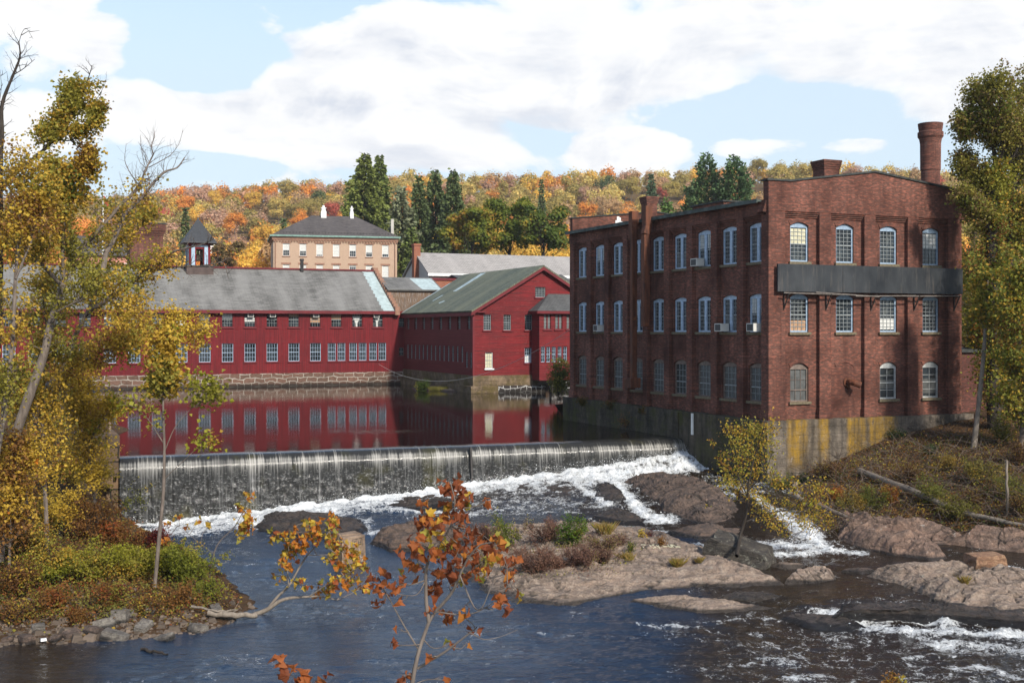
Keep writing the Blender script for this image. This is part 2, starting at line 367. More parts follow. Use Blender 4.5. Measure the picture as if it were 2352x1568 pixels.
M['board'] = mat_plain('orange_board', (0.36, 0.22, 0.13), 0.8, 0.2, 0.3, 4)
M['greyboard'] = mat_plain('grey_painted_pane', (0.085, 0.088, 0.085), 0.55, 0.35, 0.4, 2)
M['copper'] = mat_plain('green_copper', (0.17, 0.27, 0.23), 0.7, 0.3, 0.3)
M['flash'] = mat_plain('pale_metal_flashing', (0.36, 0.43, 0.42), 0.5, 0.4, 0.25, 2)
M['tar'] = mat_plain('tarred_edge', (0.035, 0.038, 0.036), 0.7, 0.3, 0.5, 3)
M['bell'] = mat_plain('bronze_bell', (0.03, 0.022, 0.015), 0.45, 0.5, 0.2, 4, 0.6)
M['cupola_roof'] = mat_plain('black_slate', (0.030, 0.033, 0.038), 0.6, 0.35, 0.35, 5)
M['cupbase'] = mat_plain('brown_grey_boards', (0.085, 0.062, 0.055), 0.8, 0.2, 0.25, 2)
M['oldgutter'] = mat_plain('dark_weathered_gutter', (0.055, 0.068, 0.060), 0.7, 0.3, 0.6, 2)
M['oldwhite'] = mat_plain('weathered_white_paint', (0.36, 0.37, 0.36), 0.6, 0.3, 0.3, 5)
M['railwood'] = mat_plain('grey_wood_rail', (0.15, 0.13, 0.115), 0.8, 0.2, 0.3, 5)
M['iron'] = mat_plain('dark_iron', (0.030, 0.026, 0.024), 0.6, 0.4, 0.4, 6)
M['ac'] = mat_plain('cream_plastic', (0.50, 0.49, 0.45), 0.5, 0.4, 0.1)
M['grille'] = mat_plain('dark_grille', (0.03, 0.033, 0.036), 0.5, 0.4, 0.3, 30)
M['pinkpaint'] = mat_plain('salmon_panel', (0.42, 0.12, 0.09), 0.7, 0.2, 0.15)
M['pinkwall'] = mat_plain('salmon_wall', (0.46, 0.20, 0.15), 0.85, 0.2, 0.12, 0.8)
M['beigewall'] = mat_plain('grey_beige_wall', (0.42, 0.40, 0.36), 0.8, 0.2, 0.1, 0.8)
M['wood_old'] = mat_boards('weathered_wood', (0.20, 0.115, 0.06), (0.10, 0.075, 0.06), (0.34, 0.32, 0.30), True, 0.2, 0.9, 0.52)
M['concrete'] = mat_concrete('stained_concrete', (0.20, 0.165, 0.13), (0.030, 0.026, 0.022), None,
    [(0.0, 0.0), (0.045, 0.0), (0.065, 1.0), (0.14, 1.0), (0.16, 0.15), (0.20, 0.1), (0.215, 1.0), (0.25, 1.0), (0.27, 0.0), (0.34, 0.0), (0.36, 1.0), (0.43, 0.9), (0.45, 0.2), (0.475, 1.0), (0.58, 0.9), (0.62, 0.0)], 0.85)
M['concrete_mossy'] = mat_concrete('mossy_concrete', (0.105, 0.088, 0.066), (0.016, 0.015, 0.013), (0.062, 0.064, 0.018), None, 0.8)
M['concrete_tan'] = mat_concrete('tan_concrete', (0.23, 0.165, 0.105), (0.04, 0.03, 0.022), (0.10, 0.075, 0.02), None, 0.4)
M['stone_base'] = mat_stone('brown_ashlar', (0.19, 0.105, 0.075), (0.11, 0.07, 0.05), (0.36, 0.32, 0.27), 1.0, 1.25, .5, .75)
M['stone_dark'] = mat_stone('dark_rubble', (0.055, 0.042, 0.038), (0.032, 0.026, 0.024), (0.40, 0.39, 0.37), 1.0, 0.9, 0.55, 0.9)
M['stone_block'] = mat_stone('brown_block', (0.20, 0.125, 0.07), (0.10, 0.07, 0.045), (0.02, 0.017, 0.014), 1.0, 1.6, 0.7, 0.15)

t = NT('rusty_metal'); o = t.obj()
c = t.mix(t.ramp(t.noise(t.scl(o, (3, 3, 0.5)), 1.2, 7, 0.7), [(0.35, 0.0), (0.65, 1.0)]), (0.045, 0.018, 0.012), (0.15, 0.050, 0.023))
c = t.mix(t.ramp(t.noise(o, 2.5, 6, 0.7), [(0.58, 0.0), (0.7, 0.7)]), c, (0.25, 0.085, 0.03))
M['rust'] = t.out(t.pbr(c, 0.75, 0.3, t.bump(t.noise(o, 12, 5), 0.3, 0.01)))
t = NT('blank_sign_face'); o = t.obj()
c = t.mix(t.ramp(t.noise(t.scl(o, (0.7, 1, 0.5)), 1.0, 5, 0.6), [(0.3, 0.0), (0.7, 1.0)]), (0.010, 0.013, 0.017), (0.042, 0.046, 0.050))
c = t.mix(t.ramp(t.noise(t.scl(o, (5, 1, 0.5)), 1.0, 7, 0.75), [(0.52, 0.0), (0.7, 0.6)]), c, (0.095, 0.082, 0.07))
M['signface'] = t.out(t.pbr(c, 0.55, 0.3, t.bump(t.noise(o, 1.3, 2), 0.15, 0.05)))
t = NT('dark_window_glass'); o = t.n('NewGeometry').outputs['Position']
c = t.mix(t.ramp(t.noise(o, 0.55, 3), [(0.38, 0.0), (0.6, 1.0)]), (0.008, 0.010, 0.012), (0.032, 0.042, 0.050))
c = t.mix(t.ramp(t.noise(o, 1.9, 4), [(0.58, 0.0), (0.66, 0.6)]), c, (0.10, 0.11, 0.10))
M['glass'] = t.out(t.pbr(c, 0.06, 0.5, t.bump(t.noise(o, 2.2, 2), 0.12, 0.05)))

# ================================================================== windows
WC = {}
def arch_pts(w, h, a, n=8):
    """opening outline, counter-clockwise from lower left, crown of rise a"""
    if a <= 0: return [(-w / 2, 0), (w / 2, 0), (w / 2, h), (-w / 2, h)]
    top = [(w / 2 - w * i / n, h - a + a * (1 - (1 - 2 * i / n) ** 2)) for i in range(n + 1)]
    return [(-w / 2, 0), (w / 2, 0)] + top
def window_meshes(w, h, a, cols, rows, fm, mm, double, pm, sill, fw, rail):
    key = (w, h, a, cols, rows, fm, mm, double, pm, sill, fw, rail)
    if key in WC: return WC[key]
    m = MB(); y0, y1 = 0.09, 0.19
    fn = lambda p, q, d: (p, d, q)
    m.box(-w / 2, -w / 2 + fw, y0, y1, 0, h - a); m.box(w / 2 - fw, w / 2, y0, y1, 0, h - a); m.box(-w / 2 + fw, w / 2 - fw, y0, y1, 0, fw)
    if a > 0:
        top = [(w / 2 - w * i / 8, h - a + a * (1 - (1 - i / 4) ** 2)) for i in range(9)]
        m.prism([(-w / 2, h - a - fw), (w / 2, h - a - fw)] + top[0:9], fn, y0 - 0.004, y1 + 0.004)
    else: m.box(-w / 2 + fw, w / 2 - fw, y0, y1, h - fw, h)
    zt = h - a - fw if a > 0 else h - fw
    bays = [(-w / 2 + fw, w / 2 - fw)]
    if double:
        mw = double; m.box(-mw / 2, mw / 2, y0 - 0.03, y1 - 0.03, fw, zt); bays = [(-w / 2 + fw, -mw / 2), (mw / 2, w / 2 - fw)]
    m.cur = 1; bar = 0.024
    for a0, a1 in bays:
        for i in range(1, cols): x = a0 + (a1 - a0) * i / cols; m.box(x - bar / 2, x + bar / 2, y0 + 0.035, y0 + 0.062, fw, zt)
        for j in range(1, rows):
            z = fw + (zt - fw) * j / rows; b2 = 0.06 if (rail and j == rows // 2) else bar
            m.box(a0, a1, y0 + 0.03 - (0.012 if b2 > 0.04 else 0), y0 + 0.066, z - b2 / 2, z + b2 / 2)
    fme = m.data('window', [M[fm], M[mm]])
    g = MB(); g.quad((-w / 2 + fw * 0.5, y0 + 0.075, fw * 0.5), (w / 2 - fw * 0.5, y0 + 0.075, fw * 0.5), (w / 2 - fw * 0.5, y0 + 0.075, zt + fw * 0.4), (-w / 2 + fw * 0.5, y0 + 0.075, zt + fw * 0.4))
    g.f = [f for f in g.f]
    gme = g.data('pane', M[pm])
    sme = None
    if sill:
        s = MB(); s.box(-w / 2 - 0.12, w / 2 + 0.12, -0.13, 0.085, -0.15, -0.003); sme = s.data('sill', M[sill])
    WC[key] = (fme, gme, sme, zt); return WC[key]
BL = {}
def add_window(parent, loc, rz, w, h, a=0.0, cols=4, rows=4, fm='white', mm='muntin', double=0, pm='glass', sill='sill', fw=0.08, rail=True, blind=None, label=None):
    fme, gme, sme, zt = window_meshes(w, h, a, cols, rows, fm, mm, double, pm, sill, fw, rail)
    o = mobj('window', fme, parent, loc, rz)
    if label: o['label'] = label
    mobj('pane', gme, o)
    if sme: mobj('sill', sme, o)
    if blind:
        kind, mk, z0, z1 = blind; key = (kind, mk, z0, z1, w, h, a)
        if key not in BL:
            b = MB(); y = 0.155; x = w / 2 - fw; za = fw + (zt - fw) * z0; zb = fw + (zt - fw) * z1
            if kind == 'blind': b.box(-x, x, y, y + 0.004, za, zb)
            else: b.prism([(-x * .25, za), (x * .1, za), (x * .1, za + (zb - za) * .35), (x * .8, zb), (-x, zb), (-x * .3, za + (zb - za) * .35)], lambda p, q, d: (p, d, q), y, y + 0.004)
            BL[key] = b.data('blind' if kind == 'blind' else 'curtain', M[mk])
        mobj('blind' if kind == 'blind' else 'curtain', BL[key], o)
    return o
def hole(c, z, w, h, a=0.0): return [(c + p, z + q) for p, q in arch_pts(w, h, a)]
HP = -PI / 2

# ================================================================== brick mill
mill = empty('brick_mill', (14.25, 65, 5.4), TH, 'three storey dark red brick mill standing on stained concrete beside the weir', 'mill building')
Wd, Ln = 13.9, 24.4
fs = lambda s_, z_, d: (s_, d, z_)          # gable front, faces -y
fl = lambda s_, z_, d: (d, s_, z_)          # river side, faces -x
gx = [2.0, 5.17, 8.32, 11.5]; ly = [1.15 + 2.69 * i for i in range(9)]
gw, gh, ga = 1.24, 2.2, 0.2; lw, lh, la = 1.62, 2.2, 0.16
R = [(0.98, 2.15), (4.86, 2.15), (8.8, 2.2)]
gh_holes = []; lh_holes = []
for r, (z, h) in enumerate(R):
    for i, c in enumerate(gx):
        if r == 0 and i == 1: continue
        gh_holes.append(hole(c, z, gw, h, 0.28 if r == 0 else ga))
    for c in ly: lh_holes.append(hole(c, z, lw, h, 0.22 if r == 0 else la))
m = MB()
m.wall([(-0.0, 0), (Wd, 0), (Wd, 11.56), (0, 11.56)], gh_holes, fs, 0.2)
m.wall([(0.0, 0), (Ln, 0), (Ln, 11.35), (0, 11.35)], lh_holes, fl, 0.2)
m.prism([(-0.28, 11.56), (Wd + .05, 11.56), (Wd + .05, 13.17), (7.1, 14.02), (1.2, 13.22), (-0.28, 13.2)], fs, -0.28, 0.2)          # gable band + parapet
m.box(-0.28, 0.2, 0.205, Ln - 0.005, 11.35, 12.08)
m.prism([(0, 11.35), (Wd, 11.35), (Wd, 13.2), (7.1, 14.0), (0, 13.25)], fs, Ln, Ln + 0.4)
m.box(Wd - .2, Wd + .02, 0.22, Ln - 0.02, -1, 12.1)
for i in range(4):                                                       # corbelled courses over every panel
    a0 = (0.85, 4.0, 7.16, 10.32)[i]; a1 = (3.28, 6.45, 9.6, 12.77)[i]
    for k in range(3): m.box(a0 + .003, a1 - .003, -0.07 * (k + 1), 0.0, 11.26 + 0.1 * k, 11.355 + 0.1 * k)
for i in range(9):
    a0 = -0.2 + 2.69 * i + 0.33; a1 = a0 + 2.69 - 0.66
    for k in range(3): m.box(-0.07 * (k + 1), 0.0, max(a0, 0.4) + .003, a1 - .003, 11.05 + 0.1 * k, 11.145 + 0.1 * k)
for k in range(4): m.box(-0.28 - 0.06 * (4 - k) + 0.0, -0.281, -0.1, 0.6, 12.1 + 0.16 * k - 0.6, 12.255 + .16 * k - 0.6)
for r, (z, h) in enumerate(R):                                           # brick arches, one course proud
    for facade, cs, w_, a_ in ((fs, gx, gw, 0.28 if r == 0 else ga), (fl, ly, lw, 0.22 if r == 0 else la)):
        for i, c in enumerate(cs):
            lo = arch_pts(w_ + .02, h, a_)[2:]; n = len(lo)
            ring = [(c + p, z + q + 0.012) for p, q in lo] + [(c + p * 1.18, z + q + 0.26) for p, q in lo[::-1]]
            m.prism(ring, facade, -0.035, 0.0)
m.build('wall', M['brick'], mill)
def pilaster(x0, x1, y0, y1, z1, z0=0.0):
    p = MB(); p.box(x0, x1, y0, y1, z0, z1); p.box(x0 - .06 if x1 > x0 + 0.4 and y0 < -.1 else x0 - .06, x1 + (.06 if y0 < -.1 and x0 > 0 else 0), y0 - .06 if y0 < -.1 else y0 - .06, y1 + (0.06 if x0 < -.1 and y0 > 0 else 0), z0, z0 + 0.5); p.build('pilaster', M['brick'], mill)
for i in range(1, 5): pilaster(0.42 + 3.17 * i - .4 - (.1 if i == 4 else 0), 0.42 + 3.17 * i + .4, -0.26, -0.002, 11.555)
for i in range(1, 10): pilaster(-0.26, -0.002, -0.2 + 2.69 * i - .32, min(Ln, -0.2 + 2.69 * i + .32), 11.345)
p = MB(); p.box(-0.26, 0.85, -0.26, -0.002, 0, 11.555); p.box(-0.26, -0.002, 0.002, 0.42, 0, 11.345); p.box(-.32, .9, -.32, -.262, 0, .5); p.box(-.32, -.262, -.26, .47, 0, .5)
p.build('pilaster', M['brick'], mill)
rf = MB(); rf.slab([(-0.2, .25, 12.12), (7, .25, 12.9), (7, Ln, 12.9), (-0.2, Ln, 12.12)], 0.1); rf.slab([(7.01, .25, 12.9), (Wd, .25, 12.1), (Wd, Ln, 12.1), (7.01, Ln, 12.9)], 0.1)
roof = rf.build('roof', M['tar'], mill)
e = MB(); e.box(-0.62, 0.1, 0.3, Ln - .05, 12.09, 12.2); e.box(-0.66, -0.6, 0.3, Ln - .05, 12.02, 12.24); e.build('gutter', M['oldgutter'], mill)
cp = MB(); cp.prism([(-.4, 13.21), (1.2, 13.225), (7.1, 14.03), (Wd + .15, 13.18), (Wd + .15, 13.29), (7.1, 14.14), (1.2, 13.33), (-.4, 13.31)], fs, -0.36, 0.3)
cp.build('coping', M['tar'], mill); cp = MB()
cp.prism([(-.1, 13.255), (7.1, 14.005), (Wd + .1, 13.205), (Wd + .1, 13.28), (7.1, 14.09), (-.1, 13.33)], fs, Ln - .08, Ln + .45)
cp.build('coping', M['tar'], mill)
rg = np.random.default_rng(5)
wp = MB()
for k in range(26):
    x = 1.0 + .2 * k; zt = 12.2 + (x / 7) * 0.75; wp.box(x, x + .26, Ln - .012 - .001 * k, Ln, zt - .15, zt + abs(rg.normal(0.1, .1)))
for k in range(4): wp.box(3.6 + .13 * k, 3.8 + .13 * k, Ln - .045 - .001 * k, Ln, 12.4, 13.05 + [0.2, .5, .42, .15][k])
wp.build('peeling_flashing', M['white'], mill)
def chimney(name, parent, x, y, w, d, z0, z1, mt, flare=0.12):
    c = MB(); c.box(x - w / 2, x + w / 2, y - d / 2, y + d / 2, z0, z1 - .55)
    for k in range(4): c.box(x - w / 2 - flare * (k + 1) / 4, x + w / 2 + flare * (k + 1) / 4, y - d / 2 - flare * (k + 1) / 4, y + d / 2 + flare * (k + 1) / 4, z1 - .55 + .14 * k, z1 - .415 + .14 * k - (0.0 if k < 3 else 0))
    c.cur = 1; c.box(x - w * .32, x + w * .32, y - d * .32, y + d * .32, z1 - .2, z1 + .012)
    return c.build(name, [mt, M['tar']], parent)
chimney('chimney', roof, 4.8, 21.4, .85, .85, 12.2, 14.75, M['brick'])
chimney('chimney', roof, 8.0, 5.2, 1.15, 1.1, 12.3, 15.45, M['brick'])
mo = MB(); mo.box(4.0, 6.4, 10.5, 14.2, 12.3, 13.3); mo.cur = 1; mo.box(3.9, 6.5, 10.4, 14.3, 13.3, 13.4); mo.build('roof_monitor', [M['brick'], M['tar']], roof)
# windows of the river side
for r, (z, h) in enumerate(R):
    for i, c in enumerate(ly):
        if r == 0: add_window(mill, (0, c, z), HP, lw, h, 0.22, 4, 5, 'old_sash', 'muntin', 0, 'greyboard' if i != 3 else 'tar', 'sill', 0.07)
        else: add_window(mill, (0, c, z), HP, lw, h, la, 3, 8, 'bluewhite', 'muntin', 0.24, 'glass', 'sill', 0.1,
                         blind=[None, ('blind', 'curtain', .55, 1.0), None, ('blind', 'greyboard', 0, .5), None][(i * 2 + r) % 5])
for r, (z, h) in enumerate(R):
    for i, c in enumerate(gx):
        if r == 0 and i == 1: continue
        if r == 0 and i == 0: add_window(mill, (c, 0, z), 0, gw, h, 0.28, 3, 3, 'old_sash', 'old_sash', 0, 'greyboard', 'sill', 0.07, label='boarded grey lower window')
        elif r == 0: add_window(mill, (c, 0, z), 0, gw, h, 0.28, 2, 4, 'oldwhite', 'oldwhite', 0, 'glass', 'sill', 0.09, blind=('blind', 'greyboard', .1, .62) if i == 3 else ('blind', 'greyboard', .3, .6))
        else: add_window(mill, (c, 0, z), 0, gw, h, ga, 4, 8, 'blue_frame', 'muntin', 0, 'glass', 'sill', 0.09,
                         blind=[('blind', 'cream', .5, .97), None, None, ('blind', 'curtain', .5, .97), ('blind', 'board', .0, .32), None, ('blind', 'curtain', .04, .4), None][i + 4 * (r == 1)] if True else None)
# bricked-up window with rusty outlet on the gable
ot = MB(); ot.tube([(5.35, 0, 2.0), (5.35, -.35, 2.02), (5.42, -.55, 1.98), (5.7, -.72, 1.86)], [.17, .17, .18, .19], 10); ot.tube([(5.35, -.01, 2.0), (5.35, -.06, 2.0)], .3, 12); ot.build('outlet_pipe', M['rust'], mill)
# two rusted ducts on the river side
def duct(name, segs, label):
    d = MB()
    for a, b, w, h in segs: d.bar(a, b, w, h)
    o = d.build(name, [M['rust'], M['pinkpaint'], M['flash']], mill); o['label'] = label; return o
x = -0.92
duct('exhaust_duct', [((x, 13.6, 1.75), (x, 13.6, 10.9), .34, .34), ((x, 13.6, 10.9), (x, 13.6, 12.75), .48, .48), ((x, 13.6, 1.2), (x, 13.6, 1.85), .62, .72), ((x, 13.9, 1.42), (x, 14.5, 1.42), .56, .7)] +
     [((x, 13.6, zz), (x, 13.6, zz + .06), .39, .39) for zz in (3.4, 5.2, 7.0, 8.8)], 'long rusted square duct reaching down to a salmon box')
d = MB(); d.bar((x, 14.501, 1.42), (x, 14.52, 1.42), .58, .72); d.build('salmon_panel', M['pinkpaint'], mill)
duct('exhaust_duct', [((x - .1, 11.9, 5.2), (x - .1, 11.9, 11.1), .42, .40), ((x - .1, 11.9, 11.1), (x + .1, 12.0, 11.7), .46, .44), ((x + .1, 12.0, 11.7), (x + .1, 12.0, 12.95), .5, .48)] +
     [((x - .1, 11.9, zz), (x - .1, 11.9, zz + .06), .47, .45) for zz in (6.4, 7.9, 9.4)], 'shorter rusted duct ending at the second floor windows')
# concrete base
fb = MB(); fb.box(-0.55, 14.3, -0.55, -0.0, -4.2, -0.003); fb.build('foundation', M['concrete'], mill)
fb = MB(); fb.box(-0.55, 0.0, 0.003, 24.9, -5.6, -0.004); fb.box(-.62, -.551, 8.6, 8.95, -5, -.1); fb.build('foundation', M['concrete_mossy'], mill)
wp = MB(); wp.box(-.64, -.552, 6.9, 7.06, -1.35, -.06); wp.build('whitewash_streak', M['white'], mill)

# blank sign
sg = empty('blank_sign', tuple(np.array([14.25, 65, 0]) + np.append(E1 * 0.12 - E2 * 0.28, 12.5)), TH, 'long blank blue black sign board hung across the gable of the brick mill', 'sign')
for k in range(3):
    s_ = MB(); x0 = 13.3 * k / 3 + .006; s_.box(x0, 13.3 * (k + 1) / 3 - .006, -.30 - .012 * (k == 1), -.2, 0.0, 1.52); s_.build('sign_panel', M['signface'], sg)
s_ = MB()
for xx in (0.62, 3.5, 6.68, 9.85, 12.9):
    s_.bar((xx, -.005, -.12), (xx, -.5, -.12), .07, .07); s_.bar((xx, -.005, -.95), (xx, -.46, -.15), .05, .05); s_.bar((xx, -.02, -1.0), (xx, -.02, 1.4), .06, .04)
    s_.bar((xx, -.198, 1.3), (xx, -.03, 1.3), .05, .05); s_.build('bracket', M['iron'], sg); s_ = MB()
s_ = MB()
for a, b in (((.3, -.44, -.07), (4.4, -.46, -.13)), ((2.4, -.5, -.02), (6.9, -.44, -.22)), ((5.2, -.47, -.2), (9.6, -.44, -.13)), ((8.9, -.44, -.16), (13.1, -.46, -.1))): s_.bar(a, b, .05, .06)
s_.build('rail', M['railwood'], sg)

# window air conditioners
def ac_unit(loc, rz, s, label):
    o = empty('air_conditioner', loc, rz, label, 'air conditioner', 'window air conditioners')
    b = MB(); b.box(-.34 * s, .34 * s, -.45, .1, 0, .46 * s); b.build('case', M['ac'], o)
    b = MB(); b.box(-.28 * s, .28 * s, -.458, -.4505, .05 * s, .41 * s); b.build('grille', M['grille'], o)
    return o
def ml(x, y, z): return tuple(np.append(np.array([14.25, 65]) + x * E1 + y * E2, 5.4 + z))
ac_unit(ml(-.14, ly[2] + .33, 8.84), TH + HP, 1.0, 'cream air conditioner in a top floor window of the brick mill')
ac_unit(ml(-.14, ly[1] + .4, 4.9), TH + HP, 1.0, 'cream air conditioner in the second window from the mill corner, middle floor')
ac_unit(ml(-.14, ly[0] - .12, 4.9), TH + HP, 1.0, 'cream air conditioner in the window nearest the mill corner, middle floor')
ac_unit(ml(-.14, ly[7] - .35, 4.9), TH + HP, .95, 'small cream air conditioner far along the mill side, middle floor')

# round smokestack and low annex behind
st = MB(); n = 28
prof = [(1.25, 0), (0.93, 17.5), (0.93, 18.6), (1.0, 18.65), (1.02, 20.9), (1.1, 21.3), (1.26, 21.5), (1.26, 21.85), (1.12, 21.95), (1.18, 22.2), (1.24, 22.6), (.8, 22.62), (.7, 21.5)]
V = [(.84 * r * math.cos(2 * PI * k / n), .84 * r * math.sin(2 * PI * k / n), z) for r, z in prof for k in range(n)]
st.add(V, [(i * n + k, i * n + (k + 1) % n, (i + 1) * n + (k + 1) % n, (i + 1) * n + k) for i in range(len(prof) - 1) for k in range(n)])
tag(st.build('smokestack', M['brick'], None, (35.6, 100, 5.3)), 'round brick smokestack rising behind the brick mill', 'smokestack')
an = empty('low_brick_shed', (27.6, 74.5, 4.6), TH, 'low dark brick shed behind the trees at the right end of the mill', 'shed')
b = MB(); b.box(-1.0, 9, 0, 6, 0, 4.35); b.build('wall', M['brick_dark'], an)
b = MB(); b.box(-1.2, 9.2, -.2, 6.2, 4.35, 4.55); b.build('roof', M['tar'], an)
b = MB(); b.bar((.2, -.1, .4), (.2, -.1, 4.3), .12, .12); b.build('drainpipe', M['flash'], an)

# ================================================================== long red building with cupola
Lx = -52.0
lb = empty('long_red_mill', (-14.3, 145, POND), TH, 'long two storey red wooden mill with grey slate roof along the pond', 'mill building')
up = [-2.33 - 2.6 * i for i in range(19)]
lows = [(-1.75, .95), (-2.95, .95), (-4.25, .95), (-5.45, .95), (-6.9, .95), (-8.1, .95)] + [(-10.1 - 2.6 * i, 1.3) for i in range(16)]
holes = [hole(c, 7.0, 1.3, 1.8) for c in up] + [hole(c, 2.95, w, 2.15) for c, w in lows]
holes += [hole(.72, 7.0, .75, 1.2), hole(.68, 3.5, .62, 1.0)]
m = MB(); m.wall([(Lx, 1.55), (1.4, 1.55), (1.4, 9.0), (Lx, 9.0)], holes, fs, .2)
m.wall([(0, 1.55), (17.4, 1.55), (17.4, 9.0), (8.7, 14.0), (0, 9.0)], [], lambda a, b_, d: (-.02 + d * 0, a, b_), .1)
m.wall([(0, 1.55), (17.4, 1.55), (17.4, 9.0), (8.7, 14.0), (0, 9.0)], [], lambda a, b_, d: (Lx, a, b_), .1)
m.build('wall', M['red_v'], lb)
b = MB(); b.box(Lx - .2, 1.4, -.12, .3, -1.5, 1.547); b.build('foundation', M['stone_base'], lb)
b = MB(); b.slab([(Lx - .3, -.55, 8.98), (-.32, -.55, 8.98), (-.32, 8.7, 14.3), (Lx - .3, 8.7, 14.3)], .16); b.slab([(Lx - .3, 8.72, 14.3), (-.32, 8.72, 14.3), (-.32, 17.9, 9.0), (Lx - .3, 17.9, 9.0)], .16)
lroof = b.build('roof', M['slate'], lb)
b = MB(); b.box(Lx, .3, -.5, -.02, 8.62, 8.80); b.box(Lx, .3, -.62, -.56, 8.6, 8.98); b.box(Lx, .3, -.06, -.003, 8.86, 9.0); b.build('eave_board', M['red_trim'], lb)
b = MB(); b.box(Lx, -.3, 8.45, 8.95, 14.26, 14.46); b.build('ridge_cap', M['red_trim'], lb)
k_ = (14.3 - 8.98) / 9.25
b = MB(); zz = lambda y_: 8.98 + (y_ + .55) * k_
for i in range(22):
    y0 = -.5 + i * .42; xx = -1.75 - .12 * (i % 2)
    b.add([(xx, y0, zz(y0) + .006), (-.33, y0, zz(y0) + .006), (-.33, y0 + .415, zz(y0 + .415) + .006), (xx, y0 + .415, zz(y0 + .415) + .006)], [(0, 1, 2, 3)])
b.build('flashing', M['flash'], lroof)
b = MB()
for i in range(15):
    y0 = -.6 + i * .64; b.box(-.31, .22, y0, y0 + .635, zz(y0) - .5, zz(y0 + .3) + .42)
b.box(-.4, .3, 8.5, 9.4, 13.6, 14.75); b.box(-.34, .26, -.75, -.61, 8.5, 9.5); b.build('parapet', M['brownstone'], lb)
b = MB(); b.tube([(-9.8, 8.2, 14.0), (-9.8, 8.2, 15.4)], .22, 8); b.tube([(-9.8, 8.2, 15.4), (-9.8, 8.2, 15.65)], [.3, .26], 8); b.build('vent_pipe', M['iron'], lroof)
blds = {0: ('curtain', 'curtain', 0.0, 1.0), 1: ('curtain', 'curtain', 0.0, .75), 2: ('blind', 'board', .55, 1.0), 3: ('blind', 'board', .3, .75), 4: ('blind', 'board', .7, 1.0), 6: ('blind', 'curtain', .35, .65), 7: ('blind', 'curtain', .6, 1.0), 8: ('blind', 'cream', .6, 1.0), 9: ('blind', 'curtain', .1, .4), 12: ('blind', 'curtain', .5, 1.0)}
for i, c in enumerate(up): add_window(lb, (c, 0, 7.0), 0, 1.3, 1.8, 0, 4, 4, 'red_trim', 'muntin', 0, 'glass', 'red_trim', .06, True, blds.get(i))
for c, w in lows: add_window(lb, (c, 0, 2.95), 0, w, 2.15, 0, 4, 4, 'bluewhite', 'bluewhite', 0, 'glass', 'red_trim', .06)
add_window(lb, (.72, 0, 7.0), 0, .75, 1.2, 0, 4, 4, 'red_trim', 'muntin', 0, 'glass', 'red_trim', .05); add_window(lb, (.68, 0, 3.5), 0, .62, 1.0, 0, 3, 2, 'old_sash', 'muntin', 0, 'glass', 'red_trim', .05)
def ll(x, y, z): return tuple(np.append(np.array([-14.3, 145]) + x * E1 + y * E2, POND + z))
for i, nm in ((0, 'pale air conditioner above the lace curtain by the parapet'), (3, 'pale air conditioner in the fourth upper window'), (5, 'pale air conditioner in the sixth upper window'), (6, 'pale air conditioner in the seventh upper window')):
    ac_unit(ll(up[i] - (.25 if i == 0 else -.05), .14, 8.17), TH, 1.0, nm + ' of the long red mill')
# cupola (belfry)
cu = empty('cupola', ll(-22.55, 8.7, 13.2), TH, 'small red and blue belfry with a dark pointed roof on the red mill ridge', 'belfry')
b = MB(); b.box(-1.6, 1.6, -1.6, 1.6, -.9, 1.15); b.build('base', M['cupbase'], cu)
b = MB(); b.box(-1.7, 1.7, -1.7, 1.7, 1.15, 1.3); b.build('ledge', M['tar'], cu)
wl = MB()
ap = [(-.42, 1.31), (.42, 1.31), (.42, 3.3), (-.42, 3.3)]
for fn in (lambda a, z_, d: (a, -1.28 + d, z_), lambda a, z_, d: (a, 1.28 - d, z_), lambda a, z_, d: (-1.28 + d, a, z_), lambda a, z_, d: (1.28 - d, a, z_)):
    wl.wall([(-1.28, 1.3), (1.28, 1.3), (1.28, 4.1), (-1.28, 4.1)], [ap], fn, .2)
wl.build('wall', M['red_v'], cu)
for fn in (lambda a, d, z_: (a, -1.285 - d, z_), lambda a, d, z_: (-1.285 - d, a, z_)):
    tr = MB()
    for x0, x1, z0, z1 in ((-.98, -.56, 1.32, 3.55), (.56, .98, 1.32, 3.55), (-.98, .98, 3.552, 3.75)):
        p0 = fn(x0, 0, z0); p1 = fn(x1, .05, z1); tr.box(min(p0[0], p1[0]), max(p0[0], p1[0]), min(p0[1], p1[1]), max(p0[1], p1[1]), z0, z1)
    tr.build('trim', M['cupola_blue'], cu)
b = MB(); prof = [(1.98, 4.0), (1.93, 4.12), (1.4, 4.95), (.78, 5.9), (.12, 6.95), (.06, 7.25)]
V = [(r * sx, r * sy, z) for r, z in prof for sx, sy in ((-1, -1), (1, -1), (1, 1), (-1, 1))]
b.add(V, [(i * 4 + k, i * 4 + (k + 1) % 4, i * 4 + 4 + (k + 1) % 4, i * 4 + 4 + k) for i in range(5) for k in range(4)] + [(0, 3, 2, 1), (20, 21, 22, 23)]); b.build('roof', M['cupola_roof'], cu)
b = MB(); n = 12; prof = [(.5, 1.9), (.42, 2.05), (.33, 2.4), (.28, 2.65), (.1, 2.78), (.05, 3.3)]
V = [(r * math.cos(2 * PI * k / n), r * math.sin(2 * PI * k / n), z) for r, z in prof for k in range(n)]
b.add(V, [(i * n + k, i * n + (k + 1) % n, (i + 1) * n + (k + 1) % n, (i + 1) * n + k) for i in range(5) for k in range(n)]); b.bar((-1.1, 0, 3.25), (1.1, 0, 3.25), .14, .14); b.build('bell', M['bell'], cu)

